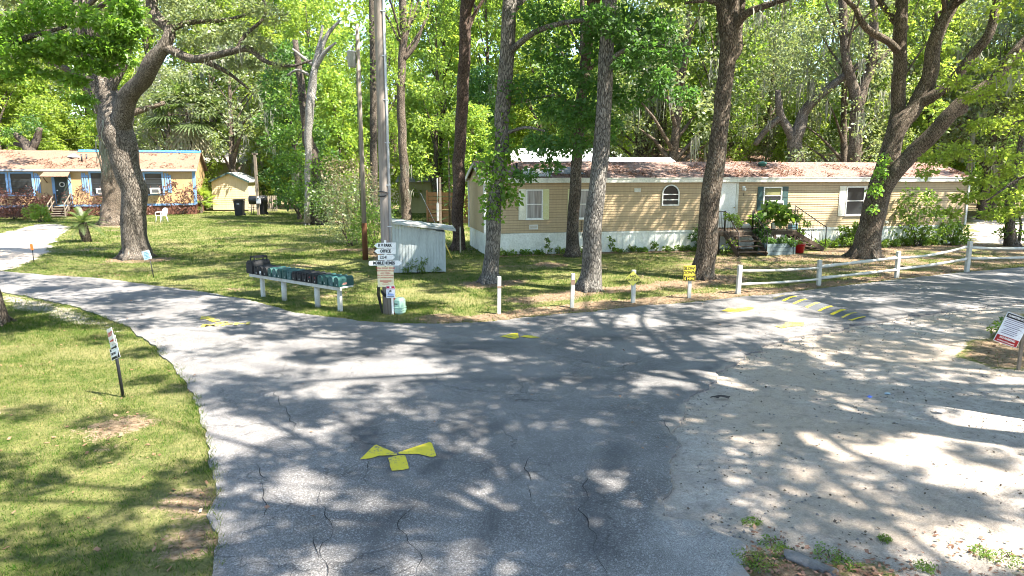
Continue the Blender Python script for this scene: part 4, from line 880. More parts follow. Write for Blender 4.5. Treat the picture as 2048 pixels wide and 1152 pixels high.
ROOF_RED = roofmat('red-brown roof with litter', (.165, .075, .062), (.09, .052, .04), .45, (.31, .23, .195)); ROOF_TAN = roofmat('brown shingles with needles', (.17, .115, .085), (.11, .065, .045), .4, (.26, .17, .12), (.22, .165, .13)); ROOF_WHITE = worn('white metal roof', (.74, .76, .77), .35, (.45, .47, .48), .5, .8, .04); ROOF_GREY = worn('grey shingle roof', (.26, .25, .24), .9, (.12, .11, .10), .6, 2.5, .3, .1)
ROOF_MOSSY = worn('mossy tin roof', (.42, .43, .42), .6, (.13, .12, .09), .8, 2.2, .2)
BTARP = worn('blue tarp', (.05, .22, .62), .4, (.3, .45, .7), .3, 4); PATCH = worn('pale roof patch', (.45, .42, .38), .8, (.25, .23, .2), .4, 3, .1)

def lap_wall(m, x0, x1, y, z0, z1, course=.115, lip=.016, holes=None, face=-1, lap_shade=.0):
    """lap siding along X at depth y, each course tilted out at its foot"""
    n = max(1, round((z1-z0)/course)); h = (z1-z0)/n
    for i in range(n):
        a, b = z0+i*h, z0+(i+1)*h; f = face*lip
        vs = [(x0, y+f, a), (x1, y+f, a), (x1, y, b), (x0, y, b), (x0, y, a), (x1, y, a)]
        fs = [(0, 1, 2, 3), (4, 5, 1, 0)] if face < 0 else [(3, 2, 1, 0), (0, 1, 5, 4)]
        m.add(vs, fs)
        if lap_shade: m.add([(x0, y+face*.004, b-lap_shade), (x1, y+face*.004, b-lap_shade), (x1, y+face*.004, b), (x0, y+face*.004, b)], [(0, 1, 2, 3)], False, 1)  # dark strip paints in the shadow line below the next lap
    return m

def gable_shell(m, w, d, z0, z1, zr):
    """box body with gables on the two short ends, front at y=0; no front or back cladding"""
    m.add([(0, 0, z0), (0, d, z0), (0, d, z1), (0, d/2, zr), (0, 0, z1)], [(4, 3, 2, 1, 0)])
    m.add([(w, 0, z0), (w, d, z0), (w, d, z1), (w, d/2, zr), (w, 0, z1)], [(0, 1, 2, 3, 4)])
    m.add([(0, d, z0), (w, d, z0), (w, d, z1), (0, d, z1)], [(3, 2, 1, 0)]); m.add([(0, .0, z0), (w, .0, z0), (w, d, z0), (0, d, z0)], [(0, 3, 2, 1)])

def roof_gable(m, w, d, z1, zr, oh=.1, oe=.15, t=.06, sag=0, seed=0):
    """two slopes with thickness; subdivided so it can sag a little"""
    N = 24
    for sy in (0, 1):
        y0, y1 = (-oe, d/2) if sy == 0 else (d+oe, d/2); k = (zr-z1)/(d/2); ze = z1-oe*k
        K = 6; top = []
        for j in range(K+1):
            for i in range(N+1):
                x = -oh+(w+2*oh)*i/N; f = j/K; y = y0+(y1-y0)*f; z = ze+(zr-ze)*f+t
                z += sag*noise.noise((x*.5, y*.9, seed)) if 0 < j else 0
                top.append((x, y, z))
        fs = [(j*(N+1)+i, j*(N+1)+i+1, (j+1)*(N+1)+i+1, (j+1)*(N+1)+i) for j in range(K) for i in range(N)]
        m.add(top, fs if sy == 0 else [f[::-1] for f in fs])
        b = [(-oh, y0, ze), (w+oh, y0, ze), (w+oh, y1, zr), (-oh, y1, zr)]; T = [(-oh, y0, ze+t), (w+oh, y0, ze+t), (w+oh, y1, zr+t), (-oh, y1, zr+t)]
        q = [(0, 3, 2, 1), (0, 1, 5, 4), (1, 2, 6, 5), (3, 0, 4, 7)]
        m.add(b+T, q if sy == 0 else [f[::-1] for f in q])
    return m

def frame_rect(m, x0, x1, z0, z1, y, w=.05, t=.04):
    m.box(((x0+x1)/2, y, z1-w/2), (x1-x0, t, w)); m.box(((x0+x1)/2, y, z0+w/2), (x1-x0, t, w))
    m.box((x0+w/2, y, (z0+z1)/2), (w, t, z1-z0-2*w)); m.box((x1-w/2, y, (z0+z1)/2), (w, t, z1-z0-2*w))

def window(parent, x0, x1, z0, z1, y=0, fmat=None, gmat=None, rails=(.5,), muntins=(), fw=.05, label=None, name='window'):
    m = MB(); m.box(((x0+x1)/2, y-.012, (z0+z1)/2), (x1-x0-.02, .02, z1-z0-.02)); w = m.build(name, gmat or GLASS, parent)
    if label: w['label'] = label
    f = MB(); frame_rect(f, x0, x1, z0, z1, y-.03, fw, .05)
    for r in rails: f.box(((x0+x1)/2, y-.032, z0+(z1-z0)*r), (x1-x0-2*fw, .035, .035))
    for r in muntins: f.box((x0+(x1-x0)*r, y-.033, (z0+z1)/2), (.035, .03, z1-z0-2*fw))
    f.box(((x0+x1)/2, y-.045, z0-.02), (x1-x0+.06, .07, .035)); f.build('frame', fmat or WHITE, w); return w

def shutter(parent, x0, x1, z0, z1, mat, y=0, label=None):
    m = MB(); w = x1-x0; m.box(((x0+x1)/2, y-.022, (z0+z1)/2), (w, .03, z1-z0), None, 0, .006)
    zm = (z0+z1)/2
    for a, b in ((z0+.06, zm-.04), (zm+.04, z1-.06)): m.box(((x0+x1)/2, y-.04, (a+b)/2), (w-.1, .012, b-a), None, 0, .005)
    s = m.build('shutter', mat, parent)
    if label: s['label'] = label
    return s

def ac_unit(label, parent_e, x, z, w, h, group=None):
    """window air conditioner standing out of a wall (front at y=0 of parent_e's frame)"""
    M4 = parent_e.matrix_basis.copy() if False else Matrix.Translation(parent_e.location) @ Matrix.Rotation(parent_e.rotation_euler.z, 4, 'Z')
    e = empty('air_conditioner', M4@Vector((x, -.05, z-h/2)), parent_e.rotation_euler.z, label, 'air conditioner', group)
    MB().box((0, -.22, h/2), (w, .42, h), None, 0, .015).build('casing', WHITE, e)
    m = MB(); m.box((.03, -.435, h*.48), (w*.72, .012, h*.62)); m.build('grille', BLACKP, e)
    m = MB()
    for i in range(7): m.box((.03, -.445, h*.22+i*h*.085), (w*.70, .008, .008))
    m.build('fins', plain('grey fin', (.3, .3, .3)), e); return e

# ------------------------------------------------------------------ the long beige mobile home
A_, B_ = G(971, 511), G(1924, 485.6); A_.z = B_.z = 0
EX = (B_-A_).normalized(); EY = Vector((-EX.y, EX.x, 0)); MRZ = math.atan2(EX.y, EX.x); ML = (B_-A_).length; MD = 4.2
def wu(px, py, A=A_, E=EX, rz=None):
    """distance along a wall line and height of the point seen at a pixel"""
    v = (py-576)/F; k = ((px-1024)/F)/(CP-v*SP)
    u = (k*A.y-A.x)/(E.x-k*E.y); p = A+E*u; return u, at(px, py, p.y).z
home = empty('mobile_home', A_, MRZ, 'long beige mobile home with a leaf-strewn red-brown roof and white skirting', 'mobile home')
ZS, ZW, ZR = .93, 3.12, 3.98
m = MB(); lap_wall(m, 0, ML, 0, ZS, ZW, .108, lap_shade=.015); lap_wall(m, 0, ML, MD, ZS, ZW, .2, face=1)
for xx, sgn in ((0, -1), (ML, 1)):
    n = 20; h = (ZW-ZS)/n
    for i in range(n):
        a, b = ZS+i*h, ZS+(i+1)*h
        vs = [(xx+sgn*.014, 0, a), (xx+sgn*.014, MD, a), (xx, MD, b), (xx, 0, b), (xx, 0, a), (xx, MD, a)]
        m.add(vs, [(0, 3, 2, 1), (4, 0, 1, 5)] if sgn < 0 else [(0, 1, 2, 3), (4, 5, 1, 0)])
    m.add([(xx, 0, ZW), (xx, MD, ZW), (xx, MD/2, ZR)], [(0, 2, 1)] if sgn < 0 else [(0, 1, 2)])
wall = m.build('wall', [SID_TAN, plain('painted lap shadow', (.20, .145, .095), .8)], home)  # second material is the lap shadow, put in as dark colour
m = MB()
for x in (-.012, ML+.012):
    for y in (-.012, MD+.012): m.box((x, y, (ZS+ZW)/2), (.10, .10, ZW-ZS+.05))
m.build('corner_trim', WHITE, home)
m = MB(); m.box((ML/2, .03, ZS/2-.02), (ML, .03, ZS)); m.box((ML/2, MD-.03, ZS/2-.02), (ML, .03, ZS)); m.box((.03, MD/2, ZS/2-.02), (.03, MD-.1, ZS)); m.box((ML-.03, MD/2, ZS/2-.02), (.03, MD-.1, ZS))
for i in range(int(ML/.305)): m.box((.15+i*.305, .01, ZS/2-.02), (.03 if i % 4 else .05, .018, ZS-.03))
m.box((ML/2, 0, ZS-.05), (ML+.02, .05, .07)); m.build('skirting', SKIRT, home)
m = MB(); roof_gable(m, ML, MD, 3.30, ZR, .18, .22, .03, .05, 3); roof = m.build('roof', ROOF_RED, home)
m = MB(); m.box((ML/2, -.20, 3.16), (ML+.36, .05, .20), None, 0, .01); m.box((ML/2, -.235, 3.255), (ML+.38, .03, .04)); m.box((ML/2, -.1, 3.08), (ML+.3, .2, .02)); m.box((ML/2, MD+.2, 3.16), (ML+.36, .05, .2)); 
for x in (-.16, ML+.16): m.bar((x, -.2, 3.15), (x, MD/2, ZR-.09), .04, .18); m.bar((x, MD+.2, 3.15), (x, MD/2, ZR-.09), .04, .18)
m.build('fascia', TRIM, home)
k = (ZR-3.30)/(MD/2)
m = MB(); u0, u1 = wu(1032, 345)[0], wu(1104, 345)[0]
m.add([(u0, -.12, 3.30-.12*k+.075), (u1, -.12, 3.30-.12*k+.075), (u1-.2, .75, 3.30+.75*k+.085), (u0+.6, 1.0, 3.30+1.0*k+.085)], [(0, 1, 2, 3)]); m.build('roof_patch', PATCH, roof)
m = MB(); u0, u1 = wu(1095, 340)[0], wu(1175, 340)[0]; m.add([(u0, .3, 3.30+.3*k+.075), (u1, .15, 3.30+.15*k+.08), (u1-.5, 1.1, 3.30+1.1*k+.09), (u0+.1, 1.0, 3.30+1.0*k+.09)], [(0, 1, 2, 3)]); p_ = m.build('roof_patch', worn('grey roof patch', (.17, .175, .18), .9, (.09, .09, .09), .5, 3, .2), roof); p_['label'] = 'dark grey roof patch'
m = MB(); u = wu(1037, 345)[0]; m.tube([(u, .35, 3.3), (u, .35, 3.85)], .045, 10); m.tube([(u, .35, 3.85), (u, .35, 3.9)], .06, 10); m.build('vent_pipe', BLACKP, roof)
m = MB(); u = wu(1562, 325)[0]; m.lathe([(.16, 0), (.16, .1), (.22, .12), (.19, .2), (.05, .24)], 16, (u, 1.5, 3.3+1.5*k)); m.build('vent_cap', worn('green vent', (.05, .16, .13), .4), roof)
def mwin(x0, y0, x1, y1):
    a, zt = wu(x0, y0); b, zb = wu(x1, y1); return a, b, zb, zt
a, b, zb, zt = mwin(1052, 379, 1085, 438); window(home, a, b, zb, zt, 0, WHITE, CURT, (.5,), (), .05, 'curtained window between faded shutters')
shutter(home, wu(1037, 400)[0], a-.01, zb-.03, zt+.02, SHUT_W); shutter(home, b+.01, wu(1098, 400)[0], zb-.03, zt+.02, SHUT_Y, 0, 'faded yellow-green shutter')
a, b, zb, zt = mwin(1149, 379, 1182, 437); window(home, a, b, zb, zt, 0, WHITE, CURT, (.5,), ()); shutter(home, wu(1135, 400)[0], a-.01, zb-.03, zt+.02, SHUT_Y); shutter(home, b+.01, wu(1195, 400)[0], zb-.03, zt+.02, SHUT_Y)
a, b, zb, zt = mwin(1527, 374, 1561, 419); window(home, a, b, zb, zt, 0, WHITE, GLASS, (.62, .36), (), .05, 'window holding an air conditioner'); shutter(home, wu(1514, 400)[0], a-.01, zb-.02, zt+.02, SHUT_G, 0, 'dark green shutter'); shutter(home, b+.01, wu(1575, 400)[0], zb-.02, zt+.02, SHUT_G, 0, 'dark green shutter')
m = MB(); m.box(((a+b)/2, -.026, zt-.22), (b-a-.12, .01, .3)); m.build('blind', worn('olive blind', (.17, .17, .075), .7), home)
ac_unit('white air conditioner in the green-shuttered window', home, (a+b)/2+.05, zb+.22, .52, .40)
a, b, zb, zt = mwin(1693, 373, 1725, 430); window(home, a, b, zb, zt, 0, WHITE, GLASS, (.5,), (), .05, 'dark window between white shutters'); shutter(home, wu(1677, 400)[0], a-.01, zb-.03, zt+.03, SHUT_W); shutter(home, b+.01, wu(1741, 400)[0], zb-.03, zt+.03, SHUT_W)
# the arched window
a, b, zb, zt = mwin(1324, 369, 1357, 411); xc, rr_ = (a+b)/2, (b-a)/2; zsq = zt-rr_
arc = lambda r: [(xc+r*math.cos(math.pi*i/16), zsq+r*math.sin(math.pi*i/16)) for i in range(17)]
m = MB(); m.prism([(a, zb), (b, zb)]+arc(rr_), .02); w = m.build('window', GLASS, home, (0, -.012, 0)); w['label'] = 'small arched window'
m = MB(); o_, i_ = [(b, zb)]+arc(rr_)+[(a, zb)], [(b-.05, zb+.05)]+arc(rr_-.05)+[(a+.05, zb+.05)]
n = len(o_)
for i in range(n):
    j = (i+1) % n; m.add([(o_[i][0], -.06, o_[i][1]), (o_[j][0], -.06, o_[j][1]), (i_[j][0], -.06, i_[j][1]), (i_[i][0], -.06, i_[i][1]), (o_[i][0], 0, o_[i][1]), (o_[j][0], 0, o_[j][1]), (i_[j][0], 0, i_[j][1]), (i_[i][0], 0, i_[i][1])], [(0, 3, 2, 1), (0, 1, 5, 4), (2, 3, 7, 6)])
m.box((xc, -.04, zsq-.02), (2*rr_-.1, .035, .04)); m.box((xc, -.04, (zsq+zb)/2), (2*rr_-.1, .035, .035)); m.build('frame', WHITE, w)
# door, lamp, number, vents
u0, zt = wu(1440, 366); u1, zb = wu(1467, 456); zb = max(zb, 1.0)
m = MB(); m.box(((u0+u1)/2, -.03, (zb+zt)/2), (u1-u0, .045, zt-zb))
for zc, hh in ((zb+.5, .6), (zb+1.35, .7)):
    for sx in (-1, 1): m.box(((u0+u1)/2+sx*(u1-u0)*.23, -.055, zc), ((u1-u0)*.36, .012, hh), None, 0, .005)
d_ = m.build('door', WHITE, home); m = MB(); m.lathe([(.012, 0), (.012, .03), (.03, .045), (.03, .07), (.01, .08)], 12); m.build('handle', worn('brass', (.35, .25, .1), .3, metallic=.8), d_, (u1-.08, -.05, (zb+zt)/2-.1), (R(90), 0, 0))
m = MB(); m.box((u0-.06, -.03, (zb+zt)/2), (.1, .06, zt-zb+.16)); m.box((u1+.07, -.03, (zb+zt)/2), (.12, .06, zt-zb+.16)); m.box(((u0+u1)/2, -.03, zt+.05), (u1-u0-.02, .06, .09)); m.build('door_frame', TRIM, home)
u, z = wu(1487, 376.5); m = MB(); m.box((u, -.02, z), (.14, .03, .2), None, 0, .01); m.lathe([(.03, 0), (.055, .03), (.06, .12), (.03, .14)], 14, (u+.01, -.11, z-.12)); m.bar((u, -.03, z+.05), (u+.01, -.11, z+.03), .02, .02); m.build('wall_lamp', WHITE, home)
u, z = wu(1487, 389); text('1', .2, BLACKP, home, (u, -.025, z), name='house_number', bold=.004)
u, z = wu(1274.5, 380.5); m = MB(); m.box((u, -.02, z), (.3, .05, .17), None, 0, .01); m.box((u, -.05, z+.02), (.24, .03, .08)); m.build('wall_vent', TRIM, home)
u, z = wu(1067, 454); m = MB(); frame_rect(m, u-.19, u+.19, z-.1, z+.1, -.03, .03, .04); [m.box((u, -.025, z-.06+i*.03), (.33, .03, .012)) for i in range(5)]; m.build('wall_vent', WHITE, home)
u, z = wu(1773, 444); MB().box((u, -.02, z), (.18, .05, .12), None, 0, .01).build('wall_vent', WHITE, home)
m = MB(); u, z = wu(1163, 450); m.tube([(u, -.06, z+.2), (u, -.07, .95), (u+.05, -.08, .7)], .02, 8); m.build('cable', BLACKP, home)

# ------------------------------------------------------------------ the porch in front of the beige home (its own frame: u along the wall, d towards the road)
def MP(u, d, z=0): return A_+EX*u-EY*d+Vector((0, 0, z))
def MU(px, py): 
    p = G(px, py)-A_; return p.dot(EX), -p.dot(EY)
def MD_(px, py, d): return wu(px, py, A_-EY*d, EX)[0]
uL, uM, uR = MD_(1433, 465, 1.6), MD_(1512, 465, 1.6), MD_(1592, 465, 1.6); DZ = .98
porch = empty('porch', A_, MRZ, 'weathered wooden porch with black iron railings and steps on both sides', 'porch')
m = MB()
for i in range(11): m.box(((uL+uR)/2, -.1-i*.15, DZ-.02), (uR-uL, .14, .04))
m.build('deck', WOOD_G, porch)
m = MB()
for x in (uL+.06, (uL+uM)/2, uM, uR-.06):
    for d in (.1, 1.6): m.box((x, -d, DZ/2-.02), (.09, .09, DZ-.04))
m.box(((uL+uR)/2, -1.66, DZ-.12), (uR-uL, .04, .16)); m.box((uL-.01, -.85, DZ-.12), (.04, 1.6, .16)); m.build('post', WOOD_D, porch)
us, ue = MD_(1462, 480, 2.2), MD_(1518, 480, 2.2)
m = MB()
for i in range(4): m.box(((us+ue)/2, -1.85-i*.27, DZ-.2*(i+1)), (ue-us, .26, .04))
for x in (us, ue): m.bar((x, -1.66, DZ-.14), (x, -2.85, .06), .05, .2)
m.build('front_steps', WOOD_D, porch)
m = MB(); uq = wu(1650, 490)[0]+.1
for i in range(5): m.box((uR+.14+i*.3, -.95, DZ-.18*(i+1)), (.29, 1.0, .045))
for d in (.45, 1.45): m.bar((uR, -d, DZ-.12), (uR+1.6, -d, .04), .05, .18)
m.build('side_steps', WOOD_D, porch)
def railing(m, p0, p1, h=.85, n=8, posts=True):
    p0, p1 = Vector(p0), Vector(p1); up = Vector((0, 0, h)); m.tube([p0+up, p1+up], .02, 6); m.tube([p0+Vector((0, 0, .1)), p1+Vector((0, 0, .1))], .014, 6)
    for i in range(n+1): q = p0.lerp(p1, i/n); m.tube([q+Vector((0, 0, .1)), q+up], .009 if 0 < i < n else .02, 5)
    for q in (p0, p1): m.tube([q, q+up+Vector((0, 0, .04))], .02, 6)
m = MB(); railing(m, (uL+.05, -.1, DZ), (uL+.05, -1.6, DZ), n=7); railing(m, (uL+.05, -1.6, DZ), (us, -1.6, DZ), n=4); railing(m, (us, -1.66, DZ), (us, -2.8, .12), n=5); m.build('front_railing', IRON, porch); m = MB(); railing(m, (ue, -1.66, DZ), (ue, -2.8, .12), n=5); railing(m, (ue, -1.6, DZ), (uR, -1.6, DZ), n=9); m.build('front_railing', IRON, porch)
m = MB(); railing(m, (uR, -.45, DZ+.1), (uR+1.65, -.45, .1), .95, 10); m.build('side_railing', IRON, porch); m = MB(); railing(m, (uR, -1.45, DZ+.1), (uR+1.65, -1.45, .1), .95, 10); m.build('side_railing', IRON, porch)
# things on and before the porch
pb = empty('planter_box', MP(MD_(1553, 490, 2.35), 2.35), MRZ, 'blue-grey board planter box in front of the porch', 'planter'); w_ = 1.42
m = MB(); [m.box((0, -.28, .07+i*.17), (w_, .03, .16)) for i in range(3)]; [m.box((0, .28, .07+i*.17), (w_, .03, .16)) for i in range(3)]; [m.box((s*w_/2, 0, .25), (.03, .53, .52)) for s in (-1, 1)]; [m.box((s*(w_/2-.03), -.31, .27), (.07, .03, .56)) for s in (-1, 1)]
m.build('box', worn('blue-grey paint', (.17, .22, .235), .8, (.09, .10, .08), .6, 4, .2), pb); MB().box((0, 0, .42), (w_-.06, .5, .06)).build('soil', WOOD_D, pb)
def leafy(name, label, cat, loc, C, Rr, n, ls, mat, stems=(), group=None, flat=.8, droop=.3, width=.5, smat=None, seed=0):
    e = empty(name, loc, 0, label, cat, group); link('foliage', leaf_mesh('foliage', C, Rr, n, ls, flat, droop, width, seed), mat, e)
    if stems:
        m = MB()
        for a, b in stems: a, b = Vector(a), Vector(b); m.tube(smooth_path([a, a.lerp(b, .5)+Vector((.05, .03, .06)), b], 3), lerp_list([.016, .012, .006], 3), 5, True, 0, False)
        m.build('stem', smat or BARK_DARK, e)
    return e
leafy('fern', 'trailing green fern filling the blue-grey planter box', 'plant', MP(MD_(1553, 490, 2.35), 2.38, .45), [(x*.3-.6, 0, .05+.06*(x % 2)) for x in range(5)], [.28]*5, 220, .12, LEAF_DEEP, seed=2, droop=.6)
u_, d_ = MD_(1545, 440, 1.75), 1.75
leafy('monstera_plant', 'large-leaved dark green plant sprawling over the porch railing', 'plant', MP(u_, d_, DZ), [(-.3, 0, .75), (.1, -.1, .95), (.5, 0, .8), (.8, 0, .6), (-.1, .1, 1.1), (.4, .1, .45), (-.6, 0, .5)], [.34]*7, 42, .27, LEAF_MID, [((0, 0, 0), (-.3, 0, .9)), ((.1, 0, 0), (.3, 0, 1.0)), ((.2, 0, 0), (.8, 0, .7))], width=.75, seed=3)
leafy('climbing_vine', 'leafy vine hanging down the porch post beside the steps', 'plant', MP(ue+.15, 1.8, 0), [(0, 0, 1.55), (.15, 0, 1.25), (.05, 0, .95), (.2, -.1, .65), (.1, -.1, .35), (.3, -.05, 1.0)], [.26, .3, .28, .3, .3, .26], 150, .11, LEAF_DEEP, [((0, 0, 0), (.1, 0, 1.6)), ((.2, 0, 0), (.2, 0, 1.1))], width=.6, seed=4)
leafy('climbing_vine', 'pale vine drooping over the left railing of the porch steps', 'plant', MP(us, 2.0, 0), [(-.1, 0, 1.65), (.2, 0, 1.6), (.4, 0, 1.35), (.1, -.1, .5), (-.1, -.2, .25)], [.22, .24, .2, .3, .3], 90, .12, LEAF_MID, [((.1, 0, 0), (.1, 0, 1.6)), ((.3, 0, 1.6), (.6, 0, .9))], seed=5)
bk = empty('bucket', MP(*MU(1597, 506)), 0, 'red plastic tub standing at the foot of the side steps', 'bucket')
m = MB(); m.lathe([(.19, 0), (.20, .01), (.255, .36), (.275, .37), (.275, .40), (.245, .40), (.18, .05)], 24); m.build('tub', plain('red plastic', (.42, .012, .012), .4, .4), bk); m = MB(); m.lathe([(.262, .30), (.275, .31), (.272, .335), (.262, .335)], 24); m.build('band', plain('dark red plastic', (.30, .01, .01), .4), bk)
leafy('potted_sprout', 'small sprout growing in the red plastic tub', 'plant', MP(*MU(1597, 506), .3), [(0, 0, .15)], [.17], 60, .1, LEAF_BRIGHT, seed=6)
cs = empty('cooler', MP(MD_(1585, 463, 1.35), 1.35, DZ), MRZ+.1, 'small white and blue cooler on the porch corner', 'cooler'); MB().box((0, 0, .11), (.38, .26, .22), None, 0, .02).build('body', worn('pale blue plastic', (.20, .36, .42), .5), cs); MB().box((0, 0, .26), (.40, .28, .07), None, 0, .02).build('lid', WHITE, cs); m = MB(); m.tube([(-.17, 0, .28), (-.17, 0, .36), (.17, 0, .36), (.17, 0, .28)], .012, 6); m.build('handle', WHITE, cs)
sk = empty('sack', MP(MD_(1494, 450, .7), .7, DZ), MRZ, 'crumpled white sack lying on the porch deck', 'sack')
m = MB(); vs = []; NU, NV = 18, 10
for j in range(NV):
    for i in range(NU):
        a, b = 2*math.pi*i/NU, math.pi*(j/(NV-1)); p = Vector((.42*math.cos(a)*math.sin(b)**.7, .22*math.sin(a)*math.sin(b)**.7, .12+.12*math.cos(b))); p *= 1+.22*noise.noise(p*6); vs.append(p)
m.add(vs, [(j*NU+i, j*NU+(i+1) % NU, (j+1)*NU+(i+1) % NU, (j+1)*NU+i) for j in range(NV-1) for i in range(NU)], True); m.build('bag', worn('white sack', (.62, .58, .54), .8, (.4, .3, .24), .4, 5, .4), sk)
hp = empty('hanging_pot', MP(u_+.1, 1.72, DZ+.08), 0, 'white plant pot among the big leaves on the porch', 'pot'); m = MB(); m.lathe([(.08, 0), (.12, .22), (.13, .23), (.13, .26), (.11, .26), (.09, .1)], 18); m.build('pot', WHITE, hp)

# ------------------------------------------------------------------ the blue-trimmed house on the left
C_ = G(395, 428.5); C_.z = 0; HRZ = R(17.7); HX = Vector((math.cos(HRZ), math.sin(HRZ), 0)); HW, HD = 22.0, 7.2
house = empty('house', C_-HX*HW, HRZ, 'ochre house with sky-blue trim and a needle-strewn brown roof', 'house')
O_ = C_-HX*HW
def hu(px, py): return wu(px, py, O_, HX)
zf, ze = hu(300, 410)[1], hu(300, 339)[1]; zr = ze+1.5
m = MB(); m.box((HW/2, .05, (zf+ze)/2), (HW, .1, ze-zf)); m.box((HW/2, HD-.05, (zf+ze)/2), (HW, .1, ze-zf)); m.box((.05, HD/2, (zf+ze)/2), (.1, HD-.2, ze-zf)); m.box((HW-.05, HD/2, (zf+ze)/2), (.1, HD-.2, ze-zf))
m.add([(HW, 0, ze), (HW, HD, ze), (HW, HD/2, zr)], [(0, 1, 2)]); m.add([(0, 0, ze), (0, HD, ze), (0, HD/2, zr)], [(0, 2, 1)]); m.build('wall', SID_ORANGE, house)
m = MB(); m.box((HW/2, HD/2, zf/2-.05), (HW-.1, HD-.1, zf)); m.build('base', BRICK, house)
m = MB(); roof_gable(m, HW, HD, ze+.02, zr, .25, .3, .08, .06, 8); rf = m.build('roof', ROOF_TAN, house)
m = MB(); ks = (zr-ze)/(HD/2)
u0 = hu(103, 308)[0]+1
m.add([(u0, HD/2-.35, zr-.35*ks+.14), (HW+.25, HD/2-.35, zr-.35*ks+.14), (HW+.25, HD/2, zr+.16), (u0, HD/2, zr+.16), (u0, HD/2+.3, zr-.3*ks+.14), (HW+.25, HD/2+.3, zr-.3*ks+.14)], [(0, 1, 2, 3), (3, 2, 5, 4)]); m.build('ridge_tarp', BTARP, rf)
m = MB(); u = hu(130, 310)[0]; m.lathe([(.5, 0), (.5, .05), (.16, .3), (.14, .34)], 4, (u, 2.2, ze+2.2*ks+.06), False); m.build('roof_vent', ROOF_GREY, rf)
for px in (154, 160): 
    u = hu(px, 315)[0]; m = MB(); m.tube([(u, 1.3+(px-154)*.1, ze+.5), (u, 1.3+(px-154)*.1, ze+1.25)], .06, 8); m.build('vent_pipe', BLACKP, rf)
m = MB(); m.box((HW/2, -.28, ze-.07), (HW+.5, .05, .14)); m.build('fascia', worn('grey fascia', (.30, .31, .33), .7, (.1, .2, .45), .6, 2), house)
m = MB(); m.box((HW/2, -.012, zf+.03), (HW, .03, .16)); m.box((HW-.06, -.014, (zf+ze)/2), (.24, .03, ze-zf-.02)); m.box((HW+.014, .09, (zf+ze)/2), (.03, .2, ze-zf-.02)); m.build('trim', BLUE, house)
def hwin(x0, y0, x1, y1, rails=(.25, .5, .75), munt=(), lab=None):
    a, zt = hu(x0, y0); b, zb = hu(x1, y1); w = window(house, a, b, zb, zt, 0, plain('dark window frame', (.03, .035, .04)), GLASS, rails, munt, .05, lab)
    m = MB(); frame_rect(m, a-.14, b+.14, zb-.15, zt+.14, -.02, .14, .06); m.build('casing', BLUE, w); return a, b, zb, zt
def slats(x0, x1, z0, z1):
    m = MB(); n = 3; w = (x1-x0)/n
    for i in range(n): m.box((x0+w*(i+.5), -.03, (z0+z1)/2-(i-1)*.08), (w*.62, .05, z1-z0-.1*abs(i-1)))
    for z in (z0+.25, z1-.25): m.box(((x0+x1)/2, -.06, z), (x1-x0, .02, .1))
    m.build('shutter', BLUE, house)
a, b, zb, zt = hwin(20, 347, 67, 388, (.33, .62), (), 'wide dark window beside the door'); slats(b+.2, b+.2+hu(84, 360)[0]-hu(73, 360)[0], zb+.1, zt)
hwin(-12, 347, 15, 388, (.5,), ())
a, b, zb, zt = hwin(181, 346, 214, 387); slats(hu(163, 360)[0], a-.2, zb+.1, zt); ac_unit('white air conditioner in the blue-framed window left of the oak trunk', house, a+.75, zb+.22, .75, .42, None)
a, b, zb, zt = hwin(289, 347, 326, 387); slats(hu(274, 360)[0], a-.2, zb+.1, zt); slats(b+.2, hu(343, 360)[0], zb+.1, zt); ac_unit('white air conditioner in the blue-framed window right of the oak trunk', house, (a+b)/2+.1, zb+.24, .72, .45, None)
u0, zt = hu(108, 350); u1, zb = hu(141, 407); m = MB(); m.box(((u0+u1)/2, -.02, (zb+zt)/2), (u1-u0, .05, zt-zb)); m.box(((u0+u1)/2, -.05, (zb+zt)/2-.5), ((u1-u0)*.7, .02, .7), None, 0, .008)
dr = m.build('door', worn('dark green door', (.022, .030, .026), .5, (.06, .06, .05), .3), house)
m = MB(); m.tube([(.17*math.cos(i*math.pi/8), 0, .17*math.sin(i*math.pi/8)) for i in range(17)], .045, 6); [m.box((.17*math.cos(i*.785), -.03, .17*math.sin(i*.785)), (.07, .05, .07)) for i in range(8)]; m.build('wreath', worn('white wreath', (.5, .5, .48), .8), dr, ((u0+u1)/2+.05, -.1, zt-.75))
m = MB(); m.lathe([(.02, 0), (.05, .04), (.05, .09), (.02, .1)], 10); m.build('handle', WHITE, dr, (u0+.15, -.05, zb+1.05), (R(90), 0, 0))
m = MB(); m.box((u0-.1, -.02, (zb+zt)/2), (.2, .07, zt-zb+.1)); m.box((u1+.1, -.02, (zb+zt)/2), (.2, .07, zt-zb+.1)); m.build('door_frame', BLUE, house)
ua, ub = hu(88, 345)[0], hu(144, 345)[0]; m = MB(); m.add([(ua, -1.2, zt-.08), (ub, -1.2, zt-.08), (ub-.1, 0, zt+.36), (ua+.1, 0, zt+.36), (ua, -1.2, zt-.14), (ub, -1.2, zt-.14), (ub-.1, 0, zt+.28), (ua+.1, 0, zt+.28)], [(0, 1, 2, 3), (7, 6, 5, 4), (4, 5, 1, 0), (1, 5, 6, 2), (4, 0, 3, 7)]); [m.bar((x, -1.0, zt-.08), (x, -.05, zt-.6), .05, .05) for x in (ua+.15, ub-.15)]; m.build('awning', ROOF_TAN, house)
st = empty('front_stairs', O_+HX*((u0+u1)/2), HRZ, 'weathered wooden stairs with railings up to the dark green door', 'stairs'); w2 = (u1-u0)/2+.05
m = MB(); nst = 5
for i in range(nst): m.box((0, -.6-i*.3, zf-.02-(i)*zf/nst), (2*w2, .32, .05))
m.box((0, -.25, zf-.02), (2*w2, .5, .05)); m.build('tread', WOOD_G, st)
